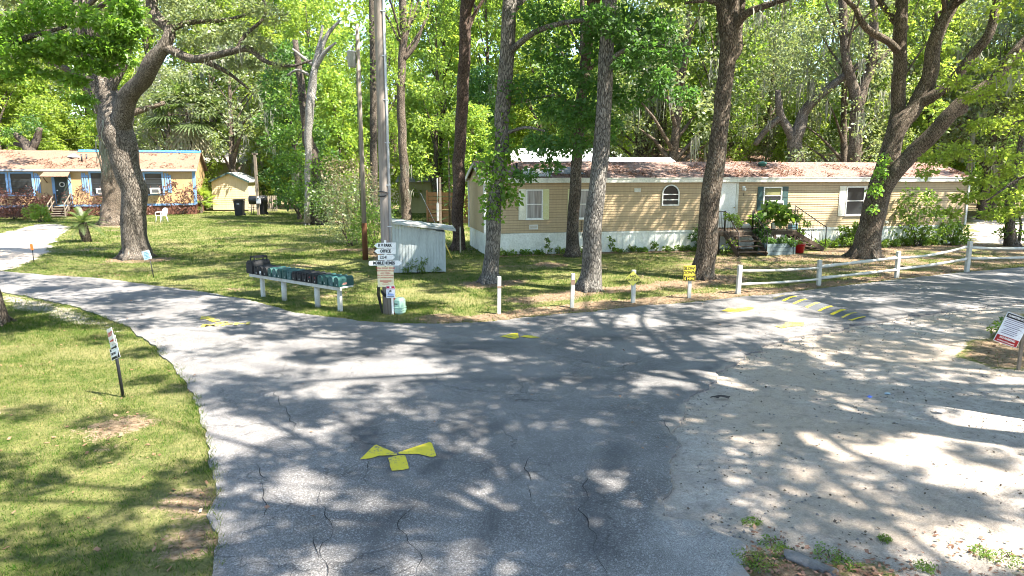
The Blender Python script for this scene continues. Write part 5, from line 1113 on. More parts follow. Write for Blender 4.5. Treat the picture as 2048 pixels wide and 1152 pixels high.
m = MB(); [m.bar((s*w2, -.4, zf-.1), (s*w2, -2.0, .05), .06, .22) for s in (-1, 1)]; m.build('stringer', WOOD_D, st)
m = MB()
for s in (-1, 1):
    for d, z in ((.1, zf), (1.0, zf*.65), (2.0, .05)): m.box((s*(w2+.05), -d, z+.5), (.08, .08, 1.0))
    m.bar((s*(w2+.05), -.1, zf+.98), (s*(w2+.05), -2.0, 1.03), .06, .08); m.bar((s*(w2+.05), -.1, zf+.5), (s*(w2+.05), -2.0, .55), .05, .07)
m.build('railing', WOOD_G, st)

# ------------------------------------------------------------------ sheds
def shed_frame(px0, px1, py, rz=0):
    a, b = G(px0, py), G(px1, py); return a, (b-a).length
Pq, w_ = shed_frame(427, 499, 422); w_ *= .98; TD = 3.4
sh = empty('garden_shed', Pq, R(4), 'small tan gabled shed with horizontal siding behind the black bin', 'shed'); Yq = Pq.y
he, hr = at(460, 363, Yq).z, at(462, 347, Yq).z
m = MB(); lap_wall(m, 0, w_, 0, .12, he, .17); n = 4; h = (hr-he)/n
for i in range(n):
    f0, f1 = i/n, (i+1)/n; m.add([(w_/2*f0, -.014, he+h*i), (w_-w_/2*f0, -.014, he+h*i), (w_-w_/2*f1, 0, he+h*(i+1)), (w_/2*f1, 0, he+h*(i+1))], [(0, 1, 2, 3)])
m.box((.03, TD/2, (he+.12)/2), (.06, TD-.02, he-.12)); m.box((w_-.03, TD/2, (he+.12)/2), (.06, TD-.02, he-.12)); m.box((w_/2, TD, (he+.12)/2), (w_, .06, he-.12)); m.build('wall', SID_CREAM, sh)
m = MB()
for s in (-1, 1):
    for q in range(1): m.add([(w_/2, -.25, hr+.02), (w_/2+s*(w_/2+.2), -.25, he-.08), (w_/2+s*(w_/2+.2), TD+.2, he-.08), (w_/2, TD+.2, hr+.02), (w_/2, -.25, hr+.12), (w_/2+s*(w_/2+.2), -.25, he+.02), (w_/2+s*(w_/2+.2), TD+.2, he+.02), (w_/2, TD+.2, hr+.12)], [(4, 5, 6, 7), (0, 4, 7, 3), (0, 1, 5, 4), (1, 2, 6, 5)] if s > 0 else [(7, 6, 5, 4), (4, 5, 1, 0), (5, 6, 2, 1)])
m.build('roof', ROOF_MOSSY, sh)
m = MB(); [m.bar((w_/2, -.27, hr+.06), (w_/2+s*(w_/2+.18), -.27, he-.04), .03, .16) for s in (-1, 1)]; m.build('bargeboard', SHUT_G, sh); MB().box((w_/2, TD/2, .05), (w_-.1, TD-.1, .18)).build('base', WOOD_D, sh)
# white board shed
S0, S1 = G(787, 548), G(893, 541); S0.z = S1.z = 0; sw = 1.83; srz = R(8)
ws = empty('board_shed', S0, srz, 'pale grey-white shed of upright boards with a slanting roof', 'shed'); zl, zh = at(790, 447, S0.y).z, at(888, 460, S1.y).z; SD = 1.4
WB = worn('chalky white boards', (.42, .46, .46), .75, (.2, .22, .22), .4, 3.5, .2, .2, 0, (2, 2, .25))
m = MB(); n = 17; bw = sw/n; gg = random.Random(3)
for i in range(n):
    x = bw*(i+.5); ztop = zl+(zh-zl)*(i+.5)/n; m.box((x, -.012*gg.random(), ztop/2+.02), (bw-.009, .025, ztop-.04-.05*gg.random()))
    m.box((sw-.02, .06+SD*i/n, zh/2), (.025, SD/n-.01, zh-.05)) if i < n else None
m.box((sw/2, .032, zh/2-.06), (sw-.08, .01, zh-.2)); m.box((sw/2, SD, zh/2), (sw, .03, zh)); m.box((.03, SD*.62, zl/2), (.03, SD*.72, zl-.05)); m.build('wall', WB, ws)
m = MB(); m.box((.012, .14, zl/2), (.05, .1, zl-.08)); m.build('corner_post', WB, ws)
m = MB(); N = 10; vs = []
for j in range(5):
    for i in range(N+1):
        f = i/N; vs.append((-.2+(sw+.55)*f, -.25+(SD+.5)*j/4, zl+.09+(zh-zl)*f+.012*math.sin(i*2.1+j)))
m.add(vs, [(j*(N+1)+i, j*(N+1)+i+1, (j+1)*(N+1)+i+1, (j+1)*(N+1)+i) for j in range(4) for i in range(N)]); m.add([(-.2, -.25, zl+.02), (sw+.35, -.25, zh+.02), (sw+.35, -.25, zh+.085), (-.2, -.25, zl+.085), (-.2, SD+.25, zl+.02), (sw+.35, SD+.25, zh+.02)], [(0, 1, 2, 3), (5, 1, 0, 4)]); m.build('roof', ROOF_MOSSY, ws)

# ------------------------------------------------------------------ homes among the trees behind
def simple_home(name, label, cat, px0, px1, Y, z_eave, z_ridge, d, wmat, rmat, rz=R(6), wins=(), z0=0.0, base=None):
    a = at(px0, 345, Y); w = (px1-px0)/F*Y; a.z = 0
    e = empty(name, a, rz, label, cat)
    m = MB(); lap_wall(m, 0, w, 0, z0, z_eave, .2); gable_shell(m, w, d, z0, z_eave, z_ridge); m.build('wall', wmat, e)
    m = MB(); roof_gable(m, w, d, z_eave+.02, z_ridge+.02, .2, .25, .07, .02, px0); m.build('roof', rmat, e)
    for (f0, f1, za, zb) in wins: window(e, w*f0, w*f1, za, zb, 0, WHITE, GLASS)
    return e
simple_home('mobile_home', 'home with a bright white metal roof just behind the beige mobile home', 'mobile home', 1030, 1200, 42.5, 3.35, 4.95, 6, SID_WHITE, ROOF_WHITE, R(2), ((.1, .2, 1.6, 2.7), (.55, .65, 1.6, 2.7)))
simple_home('carport', 'low white carport roof between the leaning trunks and the beige home', 'carport', 1190, 1345, 41, 4.0, 4.32, 3, SID_WHITE, ROOF_WHITE, R(2))
simple_home('cottage', 'brown-roofed plank cottage right of the white metal roof', 'cottage', 1284, 1480, 55, 4.2, 5.35, 6, SID_OLIVE, ROOF_TAN, R(-8), ((.2, .3, 1.8, 3),))
simple_home('cabin', 'tiny beige cabin peeping out between the leaning trunks', 'cabin', 1222, 1262, 62, 4.6, 5.9, 3, SID_CREAM, ROOF_WHITE, R(30))
simple_home('mobile_home', 'long low home with a brown roof behind the right half of the beige one', 'mobile home', 1462, 1770, 56, 4.1, 5.0, 6, SID_WHITE, ROOF_TAN, R(4), ((.3, .36, 1.8, 3), (.7, .76, 1.8, 3)))
simple_home('cabin', 'small olive-sided cabin on the shaded grass behind the board shed', 'cabin', 796, 862, 60, 2.75, 3.45, 3.4, SID_OLIVE, ROOF_GREY, R(-6))
simple_home('mobile_home', 'white trailer with a pinkish roof glimpsed left of the vine-hung trunk', 'mobile home', 765, 868, 76, 4.6, 5.8, 5, SID_WHITE, ROOF_TAN, R(4), ((.2, .35, 2, 3.4),))
simple_home('house', 'grey-roofed house half hidden behind the small tan shed', 'house', 392, 500, 76, 4.6, 6.5, 8, SID_OLIVE, ROOF_GREY, R(-12))
simple_home('mobile_home', 'white trailer far off beyond the roof of the blue-trimmed house', 'mobile home', -60, 55, 84, 5.4, 6.4, 5, SID_WHITE, ROOF_WHITE, R(3))
simple_home('mobile_home', 'grey-white trailer with a flat roof far off behind the oak trunk', 'mobile home', 95, 200, 86, 5.5, 6.3, 5, SID_WHITE, ROOF_WHITE, R(3), ((.1, .9, 4.3, 5.0),))
# brown board fence and white picket fence
f0, f1 = G(856, 445), G(942, 448); fr = empty('board_fence', Vector((f0.x, f0.y, 0)), math.atan2((f1-f0).y, (f1-f0).x), 'orange-brown board fence left of the beige home', 'fence'); fl = (f1-f0).length
m = MB(); [m.box((fl/2, 0, .2+i*.3), (fl, .03, .27)) for i in range(7)]; m.build('board_panel', WOOD_B, fr); m = MB(); [m.box((fl*i/3, -.05, 1.12), (.12, .08, 2.3)) for i in range(4)]; m.build('post', WOOD_B, fr)
Yp = 60; pf = empty('picket_fence', Vector(((499-1024)/F*Yp, Yp, 0)), R(3), 'weathered picket fence to the right of the small tan shed', 'fence'); pl = 58/F*Yp
m = MB(); n = 15
for i in range(n): m.prism([(-.05, 0), (.05, 0), (.05, 1.25), (0, 1.4), (-.05, 1.25)], .03, Matrix.Translation((pl*(i+.5)/n, 0, .15)))
m.build('picket', worn('pale picket', (.42, .35, .26), .8, (.2, .15, .1), .5, 4), pf); m = MB(); [m.box((pl/2, .04, z), (pl, .04, .09)) for z in (.5, 1.2)]; m.build('rail', WOOD_G, pf)
gr_ = empty('barbecue_grill', Vector(((520-1024)/F*58.5, 58.5, 0)), R(5), 'black drum barbecue standing in front of the picket fence', 'barbecue'); m = MB(); m.tube([(-.75, 0, 1.2), (-.7, 0, 1.2), (.7, 0, 1.2), (.75, 0, 1.2)], [.1, .38, .38, .1], 16); m.build('drum', BLACKP, gr_); m = MB(); [m.bar((x, y, 0), (x*.85, y*.6, 1.0), .05, .05) for x in (-.55, .55) for y in (-.3, .3)]; m.build('leg', IRON, gr_); m = MB(); m.tube([(-.3, -.4, 1.35), (.3, -.4, 1.35)], .02, 6); m.build('handle', IRON, gr_)
# ------------------------------------------------------------------ poles and wires
POLEW = worn('weathered grey pole wood', (.27, .235, .205), .9, (.10, .075, .06), .8, 7, .7, .1, 0, (4, 4, .10)); POLER = worn('creosoted pole foot', (.11, .048, .022), .85, (.05, .03, .02), .5, 4, .3, .1, 0, (3, 3, .2))
GALV = worn('galvanised steel', (.42, .44, .46), .45, (.25, .25, .25), .3, 4, .05, .4, .3); RED = plain('red paint', (.45, .02, .02)); CABLE = plain('black cable', (.012, .012, .012), .5)
PB = G(777, 628); PB.z = 0; YP = PB.y
ptop = 10.5
up = empty('utility_pole', PB, 0, 'thick grey wooden utility pole carrying the white arrow boards', 'utility pole')
m = MB(); m.tube([(0, 0, -.1), (0, 0, 1.5), (0, 0, 4), (0, 0, 7), (0, 0, ptop)], [.138, .132, .127, .12, .11], 20, True, .02); m.build('shaft', POLEW, up)
m = MB(); m.tube([(.128, -.08, 1.72), (.12, -.08, 5), (.105, -.07, ptop)], .034, 8); m.box((.128, -.09, 1.72), (.08, .08, .12)); [m.box((.122-.003*z, -.07, z), (.11, .09, .02)) for z in (2.2, 3.2, 4.2, 5.2, 6.2, 7.2)]; m.build('conduit', GALV, up)
m = MB(); zb_ = at(765, 388, YP-.2).z; m.tube([(-.15, -.02, zb_+.05), (-.09, -.13, zb_+.06), (.02, -.15, zb_+.05), (.09, -.13, zb_+.02)], .016, 6); m.tube([(-.15, -.02, zb_-.05), (-.09, -.13, zb_-.06), (.02, -.15, zb_-.05), (.09, -.13, zb_)], .016, 6); m.build('bracket', BLACKP, up)
m = MB(); 
for q in range(3): m.tube(smooth_path([(-.15-q*.012, -.02, 1.0), (-.19-q*.03, -.06, .6), (-.17-q*.02, -.05, .3), (-.14, -.06, .02)], 5), .014, 6)
for q in range(3): m.tube(smooth_path([(-.16, -.05, .62-q*.02), (-.07, -.155, .55-q*.03), (.05, -.165, .50-q*.02), (.14, -.10, .52-q*.02)], 5), .014, 6)
m.build('cable_loop', CABLE, up)
m = MB(); m.box((.165, -.06, .30), (.03, .05, .55)); m.build('marker', RED, up); m = MB(); m.box((.13, -.115, .3), (.05, .025, .7)); m.build('ground_guard', WHITE, up)
SIGNW = worn('white sign paint', (.72, .73, .70), .55, (.35, .34, .30), .3, 5, .05); INK = plain('black lettering', (.012, .012, .013), .6)
ysgn = YP-.19
def board(label, poly_px, body, size, tx, sx=1.0, bold=.004, mat=None):
    P_ = [at(x, y, ysgn) for x, y in poly_px]; c = sum(P_, Vector())/len(P_)
    e = empty('arrow_sign', (c.x, ysgn, c.z), 0, label, 'sign', 'white arrow boards on the pole')
    MB().prism([(p.x-c.x, p.z-c.z) for p in P_], .022).build('board', mat or SIGNW, e)
    q = at(tx, sum(y for _, y in poly_px)/len(poly_px), ysgn); text(body, size, INK, e, (q.x-c.x, -.0135, 0), sx=sx, bold=bold)
    m = MB()
    for sx_ in (-.035, .035): m.lathe([(.009, 0), (.009, .006), (.001, .008)], 8, (0, 0, 0))
    return e
k5 = lambda x, y: (700+x/5.236, 440+y/5.236)
board('white board pointing left lettered R V PARK', [k5(253, 266), k5(285, 240), k5(480, 236), k5(480, 292), k5(285, 294)], 'R V PARK', .1, 770, .78, .0055)
board('white board pointing left lettered OFFICE', [k5(255, 326), k5(288, 300), k5(481, 297), k5(481, 354), k5(290, 355)], 'OFFICE', .1, 771, .8, .0055)
board('small white board pointing right numbered 22341', [k5(293, 367), k5(445, 362), k5(471, 389), k5(447, 415), k5(294, 419)], '22341', .1, 767.5, .75, .0025)
board('wide white board pointing right lettered MOBILE HOMES', [k5(197, 440), k5(206, 428), k5(510, 424), k5(545, 450), k5(512, 476), k5(206, 476), k5(197, 466)], 'MOBILE HOMES', .1, 768, .76, .0055)
m = MB(); m.box((0, -.148, (at(770, 481, ysgn).z+at(770, 533, ysgn).z)/2), (.05, .05, at(770, 481, ysgn).z-at(770, 533, ysgn).z)); m.build('sign_batten', WHITE, up)
def panel(name, label, x0, y0, x1, y1, Y, mat, t=.012, cat='sign', rot=None):
    a, b = at(x0, y0, Y), at(x1, y1, Y); w, h = b.x-a.x, a.z-b.z
    e = empty(name, ((a.x+b.x)/2, Y, (a.z+b.z)/2), 0, label, cat)
    MB().box((0, 0, 0), (w, t, h), None, 0, .004).build('plate', mat, e); return e, w, h
CREAM = worn('cream sign', (.70, .62, .40), .55, (.5, .45, .32), .2, 4, .03); REDINK = plain('red lettering', (.42, .035, .02), .6)
e, w, h = panel('tow_sign', 'cream tow-away sign with red lettering below the arrow boards', 754.3, 531.5, 788, 574, ysgn, CREAM)
for s_, sz, z, sx in (('TOW AWAY ZONE', .056, .385, .95), ('UNAUTHORIZED VEHICLES', .043, .265, .82), ('AND VESSELS', .043, .155, .95), ('WILL BE TOWED AWAY', .045, .05, .85), ("AT OWNER'S EXPENSE", .045, -.06, .85)): text(s_, sz, REDINK, e, (0, -.0075, z*h), sx=sx, bold=.0012)
m = MB(); [m.box((0, -.0075, z*h), (w*f, .002, .012)) for z, f in ((-.2, .72), (-.23, .7), (-.29, .3), (-.36, .45))]; m.build('small_print', REDINK, e); m = MB(); m.tube([(0, -.008, .47*h), (0, -.014, .47*h)], .012, 8); m.build('screw', BLACKP, e)
e, w, h = panel('camera_notice', 'small white notice with a red header and camera symbol on the pole', 772, 571.5, 790.6, 596, ysgn-.05, worn('notice white', (.66, .68, .72), .5, (.5, .5, .5), .2), .008)
m = MB(); m.box((0, -.005, h*.34), (w*.92, .003, h*.24)); m.build('header', plain('crimson', (.40, .015, .05)), e); m = MB(); m.box((0, -.0075, h*.385), (w*.2, .002, h*.13)); m.box((0, -.0075, h*.27), (w*.8, .002, h*.03)); m.build('header_mark', WHITE, e)
m = MB(); m.bar((-.03, -.006, h*.06), (.02, -.006, h*.10), .03, .035); m.tube([(-.04, -.006, .0), (-.05, -.006, -.045)], .006, 5); m.build('camera_symbol', INK, e); m = MB(); [m.box((0, -.006, -h*z), (w*f, .002, .010)) for z, f in ((.16, .5), (.22, .7), (.27, .66))]; m.build('blue_print', plain('blue lettering', (.03, .16, .5)), e); m = MB(); [m.box((0, -.006, -h*z), (w*f, .002, .009)) for z, f in ((.36, .8), (.41, .7))]; m.build('small_print', INK, e)
pd = empty('pedestal', PB+Vector((.29, -.02, 0)), R(-20), 'pale green telecom pedestal at the foot of the pole', 'pedestal')
m = MB(); m.box((0, 0, .21), (.24, .26, .42), None, 0, .05); m.build('cover', worn('pale green plastic', (.36, .54, .42), .55, (.4, .45, .38), .3), pd); m = MB(); [m.box((.0, 0, z), (.26, .28, .02), None, 0, .005) for z in (.12, .18)]; m.build('band', worn('green band', (.33, .5, .39), .6), pd); MB().box((-.03, -.135, .28), (.09, .006, .025)).build('label', INK, pd)

PB2 = G(731, 520); PB2.z = 0; Y2_ = PB2.y; zt2 = at(714, 48, Y2_).z
tp = empty('utility_pole', PB2, 0, 'slim utility pole with a brown foot and a grey transformer', 'utility pole')
zr2 = at(728, 446, Y2_).z
m = MB(); m.tube([(0, 0, zr2-.01), (0, 0, zr2+3), (0, 0, zt2)], [.097, .088, .07], 16, True, .02); m.build('shaft', POLEW, tp); m = MB(); m.tube([(0, 0, -.1), (0, 0, zr2*.5), (0, 0, zr2)], [.118, .108, .10], 16, True, .02); m.build('pole_foot', POLER, tp)
m = MB(); m.tube([(-.11, -.05, zr2-.2), (-.10, -.05, zr2+3), (-.085, -.05, zt2-.7)], .012, 6); m.build('wire_riser', CABLE, tp)
za, zb_ = at(700, 101, Y2_).z, at(700, 135, Y2_).z
tr = empty('transformer', PB2+Vector((-.25, -.05, zb_)), 0, 'grey cylindrical transformer hung on the slim utility pole', 'transformer'); hh = za-zb_
m = MB(); m.lathe([(.12, 0), (.155, .02), (.16, hh*.86), (.175, hh*.88), (.175, hh*.93), (.15, hh*.97), (.05, hh)], 20); m.build('tank', worn('transformer grey', (.40, .43, .47), .45), tr); m = MB(); m.lathe([(.03, 0), (.035, .05), (.02, .07), (.035, .1), (.02, .16)], 10, (.06, 0, hh)); m.build('bushing', plain('brown ceramic', (.2, .2, .2), .3), tr); m = MB(); m.box((.19, .03, hh*.75), (.12, .06, .06)); m.box((.19, .03, hh*.2), (.12, .06, .06)); m.box((-.19, 0, hh*.55), (.07, .08, .12)); m.build('bracket', GALV, tr)
Yt = G(622, 447).y; tb = G(622, 447); tb.z = 0
e = empty('wooden_pole', tb, 0, 'thin bare pole rising out of the thicket left of the utility poles', 'pole'); m = MB(); m.tube([(0, 0, 0), (-.02, 0, 3), (0, 0, at(620, 220, Yt).z)], [.15, .12, .09], 12, True, .02); m.build('shaft', POLEW, e); m = MB(); m.tube([(0, 0, .02), (0, 0, .9)], [.16, .155], 12); m.build('pole_foot', POLER, e)
Ym_ = 57; e = empty('meter_post', Vector(((519-1024)/F*Ym_, Ym_, 0)), 0, 'wooden meter post right of the small tan shed', 'meter post'); m = MB(); m.box((0, 0, at(517, 307, Ym_).z/2), (.2, .16, at(517, 307, Ym_).z)); m.box((.0, 0, at(517, 308, Ym_).z), (.42, .16, .12)); m.build('post', WOOD_G, e); m = MB(); m.box((.12, -.14, at(519, 402, Ym_).z), (.36, .16, .42), None, 0, .02); m.lathe([(.1, 0), (.1, .08), (.06, .12)], 12, (.12, -.2, at(519, 396, Ym_).z)); m.build('meter_box', GALV, e)
Ymp = 46; e = empty('meter_post', Vector(((880-1024)/F*Ymp, Ymp, 0)), 0, 'grey meter post in front of the brown board fence', 'meter post'); m = MB(); m.box((.05, 0, 1.6), (.14, .12, 3.2)); m.build('post', WOOD_G, e); m = MB(); m.box((-.12, -.05, .9), (.14, .14, 1.2), None, 0, .01); m.tube([(-.12, -.05, 1.5), (-.12, -.05, 3.1)], .04, 8); m.build('meter_box', GALV, e)
def wire(label, pts, r=.008, cat='power line', group=None):
    pts = [Vector(p) for p in pts]; out = []
    for a, b in zip(pts[:-1], pts[1:]):
        n = 14; L = (b-a).length
        for i in range(n+(b is pts[-1])): f = i/n; p = a.lerp(b, f); p.z -= 4*f*(1-f)*L*.012; out.append(p)
    m = MB(); m.tube(out, r, 5); o = m.build('power_line', CABLE); return props(o, label, cat, group)
Tt = PB2+Vector((-.12, -.05, at(700, 120, Y2_).z))
wire('power line running from the transformer to the left behind the oak', [Tt, at(250, 205, 36), at(-160, 245, 44)])
wire('thin lower power line crossing in front of the far left trees', [at(380, 245, 40), at(-160, 305, 40)], .012)
wire('dark wire climbing from the transformer to the thick pole', [PB2+Vector((0, 0, zt2-.3)), PB+Vector((.12, .1, 9.6))], .008)
gy0, gy1 = G(884, 462), G(905, 517)
e = empty('guy_wire_guard', (gy1.x, gy1.y, 0), 0, 'yellow guy-wire guard slanting to the ground right of the board shed', 'guy guard'); q0 = at(884, 474, gy1.y+.9)-gy1; m = MB(); m.tube([(0, 0, -.05), q0*.95], .028, 8); m.build('guard', worn('dull yellow plastic', (.48, .36, .06), .5), e); m = MB(); m.tube([q0*.9, q0*3.2], .008, 5); m.build('wire', GALV, e)
e = empty('stake', G(921, 505), R(10), 'thin weathered stake beside the reddish trunk', 'stake'); m = MB(); m.box((0, 0, .55), (.06, .05, 1.1), None, 0, .008); m.box((0, 0, 1.12), (.045, .04, .05)); m.build('shaft', worn('pale stake', (.45, .40, .30), .8), e)

# ------------------------------------------------------------------ the row of mailboxes
P1, P4 = G(518, 594), G(671, 623); P1.z = P4.z = 0
RX = (P4-P1).normalized(); RB = Vector((-RX.y, RX.x, 0)); RB = RB if RB.y > 0 else -RB       # RB points away from the road
mrz = math.atan2(RX.y, RX.x); RL = (P4-P1).length
def u_at(px, py0=590):
    best = None
    for i in range(400):
        u = -.9+i*.014*(RL+1.8)/5.6; p = P1+RX*u; x = 1024+F*p.x/(p.y*1.0)*(1/ (1/(CP-((600-576)/F)*SP)))*1.0
        d = abs((p.x/p.y)-((px-1024)/F)/(CP-((575-576)/F)*SP))
        if best is None or d < best[0]: best = (d, u)
    return best[1]
ua, ub = u_at(500), u_at(681)
zt_ = .5*(at(518, 551, P1.y).z+at(671, 584, P4.y).z)
rk = empty('mailbox_rack', P1, mrz, 'long white plank on four posts carrying the row of mailboxes', 'mailbox rack')
PWH = worn('chalky white post', (.47, .47, .43), .7, (.2, .175, .13), .6, 4, .15)
m = MB(); m.box(((ua+ub)/2, .02, zt_+.035), (ub-ua, .05, .09), None, 0, .006); m.build('front_board', PWH, rk); m = MB(); m.box(((ua+ub)/2, .22, zt_+.07), (ub-ua+.02, .36, .035)); m.build('shelf', PWH, rk)
for px, round_ in ((518, 0), (560, 1), (626, 1), (671, 0)):
    u = u_at(px); m = MB()
    if round_: m.tube([(0, 0, -.05), (0, 0, zt_*.5), (0, 0, zt_)], [.074, .072, .07], 16)
    else: m.box((0, 0, zt_/2-.02), (.11, .09, zt_+.04), None, 0, .008)
    o = m.build('post', PWH, rk, (u, .12, 0)); 
    if round_: o['label'] = 'thick round post'
BX_B = worn('black mailbox paint', (.012, .013, .015), .6, (.06, .06, .06), .3, 7, .05, .2); BX_T = worn('teal mailbox paint', (.007, .050, .047), .5, (.07, .14, .13), .35, 6, .06, .3); BX_F = worn('faded teal mailbox paint', (.013, .068, .070), .55, (.18, .25, .25), .45, 6, .06, .3)
def mailbox_mesh(w, h, L):
    r = w/2; prof = [(-r, 0), (r, 0), (r, h-r)]+[(r*math.cos(a), h-r+r*math.sin(a)) for a in [math.pi*i/10 for i in range(1, 10)]]+[(-r, h-r)]
    b = MB(); b.prism(prof, L, Matrix.Translation((0, L/2, 0))); d = MB(); pr2 = [(x*1.05, z*1.03-.003) for x, z in prof]; d.prism(pr2, .022, Matrix.Translation((0, -.008, 0))); d.box((0, -.03, h*.82), (.03, .03, .02)); return b, d
colors = ['K', 'k', 'k', 'k', 'T', 't', 'T', 'T', 'F', 'k', 'k', 'k', 'k', 'k', 'T', 'T', 'F', 'T']
words_ = ['first', 'second', 'third', 'fourth', 'fifth', 'sixth', 'seventh', 'eighth', 'ninth', 'tenth', 'eleventh', 'twelfth', 'thirteenth', 'fourteenth', 'fifteenth', 'sixteenth', 'seventeenth']
nb_ = len(colors); u = ua-.12; protos = {}
small = [c for c in colors if c != 'K']; gap = (ub-(ua+.30))/(nb_-1)
for i, c in enumerate(colors):
    big_ = c == 'K'
    mat = {'K': BX_B, 'k': BX_B, 'T': BX_T, 't': BX_F, 'F': BX_F}[c]; col = {'K': 'black', 'k': 'black', 'T': 'teal', 't': 'teal', 'F': 'faded teal'}[c]
    uc = ua+.09 if big_ else ua+.30+gap*(i-.5)
    loc = P1+RX*uc-RB*.02+Vector((0, 0, zt_+.088))
    if big_: lab = 'oversized black mailbox with a rack on its back at the far end of the row'
    elif i == nb_-1: lab = 'end mailbox nearest the pole, scuffed teal with a rusty patch on its side'
    else: lab = f'{col} mailbox, {words_[i]} from the left end of the row'
    e = empty('mailbox', loc, mrz+random.uniform(-.035, .035), lab, 'mailbox', 'mailboxes in a row on the white rack')
    if c not in protos:
        b, d = mailbox_mesh(.29, .37, .58) if big_ else mailbox_mesh(.168, .245, .48)
        ob, od = b.build('body', mat, e), d.build('door', mat, e); protos[c] = (ob.data, od.data)
    else:
        for nm, me in zip(('body', 'door'), protos[c]): link(nm, me, None, e)
    if big_:
        m = MB(); m.bar((-.1, .1, .46), (-.1, .5, .46), .02, .05); m.bar((.1, .1, .46), (.1, .5, .46), .02, .05); [m.bar((s*.1, y, .33), (s*.1, y, .47), .025, .025) for s in (-1, 1) for y in (.1, .5)]; m.bar((-.1, .1, .47), (.1, .1, .47), .02, .02); m.bar((-.1, .5, .47), (.1, .5, .47), .02, .02); m.build('top_rack', BX_B, e)
    else:
        t_ = {1: '2', 2: '20', 10: '1', 9: '1', 12: '1'}.get(i, '1')
        if i == 2: MB().box((0, -.021, .07), (.06, .003, .09)).build('number_plate', WHITE, e)
        text(t_, .05, INK if i == 2 else SIGNW, e, (.02 if i % 3 else -.02, -.0235, .05), name='number', bold=.002)
    if i in (1, 14): m = MB(); m.box((.085 if i == 14 else -.08, .2, .19), (.012, .22, .035)); m.box((.085, .1, .15), (.012, .03, .1)); m.build('flag', RED, e)
    elif not big_ : m = MB(); m.box((.083, .12, .13), (.008, .028, .12)); m.box((.083, .15, .18), (.008, .08, .03)); m.build('flag', RED if i in (13,) else mat, e)
    if i == nb_-1: m = MB(); m.box((.082, .18, .07), (.006, .16, .05)); m.build('rust_patch', worn('rusty red', (.20, .05, .035), .8, (.5, .5, .45), .5, 12), e)
    if i in (12, 13): m = MB(); m.lathe([(.012, 0), (.012, .006), (.004, .008)], 10); m.build('reflector', RED, e, (.02, -.02, .15), (R(90), 0, 0))

# ------------------------------------------------------------------ white posts, signs, rail fence
def post(px, py, ytop, label, group, w=.1, name='bollard', cat='post', tilt=0.0):
    b = G(px, py); b.z = 0; h = at(px, ytop, b.y).z
    e = empty(name, b, random.uniform(-.2, .2), label, cat, group); e.rotation_euler.y = tilt
    MB().box((0, 0, h/2-.03), (w, w, h+.06), None, 0, .008).build('shaft', PWH, e); return e, b, h
BAND = worn('rusty tape', (.20, .12, .08), .85, (.35, .3, .25), .5, 9)
e, b, h = post(998, 627, 553, 'white wooden post nearest the pole with one thin rusty band', 'white posts along the verge', .095, tilt=.01); m = MB(); m.box((0, 0, h*.72), (.10, .10, .05)); m.build('band', BAND, e)
e, b, h = post(1144, 615, 547, 'white wooden post in front of the pale leaning trunk with a wide rusty band', 'white posts along the verge', .095, tilt=.02); m = MB(); m.box((0, 0, h*.75), (.10, .10, .13)); m.build('band', BAND, e)
e, b, h = post(1266, 605, 540, 'white wooden post that carries the yellow diamond sign', 'white posts along the verge', .10)
YEL = worn('yellow sign', (.62, .50, .045), .5, (.5, .42, .15), .25, 5, .03); YELP = worn('pale yellow sign', (.60, .56, .10), .5, (.5, .45, .2), .3, 5, .03)
c = at(1266, 557, b.y-.07); s_ = .205; e = empty('diamond_sign', c, 0, 'small yellow diamond sign lettered NO OUTLET', 'sign'); MB().prism([(0, -s_), (s_, 0), (0, s_), (-s_, 0)], .01).build('plate', YELP, e); text('NO', .085, INK, e, (0, -.007, .055), sx=1.25, bold=.0015); text('OUTLET', .085, INK, e, (0, -.007, -.035), sx=1.15, bold=.0015)
e, b, h = post(1378, 596, 533, 'white wooden post that carries the yellow slow down sign', 'white posts along the verge', .09)
a0, a1 = at(1367.5, 531, b.y-.06), at(1390, 562, b.y-.06); w, h = a1.x-a0.x, a0.z-a1.z
e = empty('speed_sign', ((a0.x+a1.x)/2, b.y-.06, (a0.z+a1.z)/2), 0, 'yellow and black SLOW DOWN 5 MPH sign on a white post', 'sign'); MB().box((0, 0, 0), (w, .012, h), None, 0, .012).build('plate', YEL, e)
m = MB(); m.box((0, -.008, -h*.31), (w*.92, .004, h*.33)); m.build('black_band', INK, e); m = MB(); frame_rect(m, -w*.47, w*.47, -h*.48, h*.48, -.007, .008, .003); m.build('border', INK, e)
text('SLOW', .125, INK, e, (0, -.008, h*.30), sx=.82, bold=.003); text('DOWN', .125, INK, e, (0, -.008, h*.04), sx=.80, bold=.003); text('SPEED LIMIT', .045, YEL, e, (0, -.011, -h*.21), sx=.95); text('5 MPH', .105, YEL, e, (0, -.011, -h*.365), sx=.95, bold=.003)
FP = [(1476, 587, 530, .12), (1637, 571, 520, .115), (1793, 556, 503, .12), (1933, 545, 482, .13), (2110, 533, 478, .13)]
fe = empty('rail_fence', G(1476, 587), 0, 'white two-rail post fence along the right side of the road', 'fence'); fb = G(1476, 587); fb.z = 0; fe.location = fb
for px, py, yt, w in FP:
    b = G(px, py); b.z = 0; h = at(px, yt, b.y).z; MB().box((0, 0, h/2-.03), (w, w, h+.06), None, 0, .01).build('post', PWH, fe, b-fb, (random.uniform(-.02, .02), random.uniform(-.03, .03), .12+random.uniform(-.1, .1)))
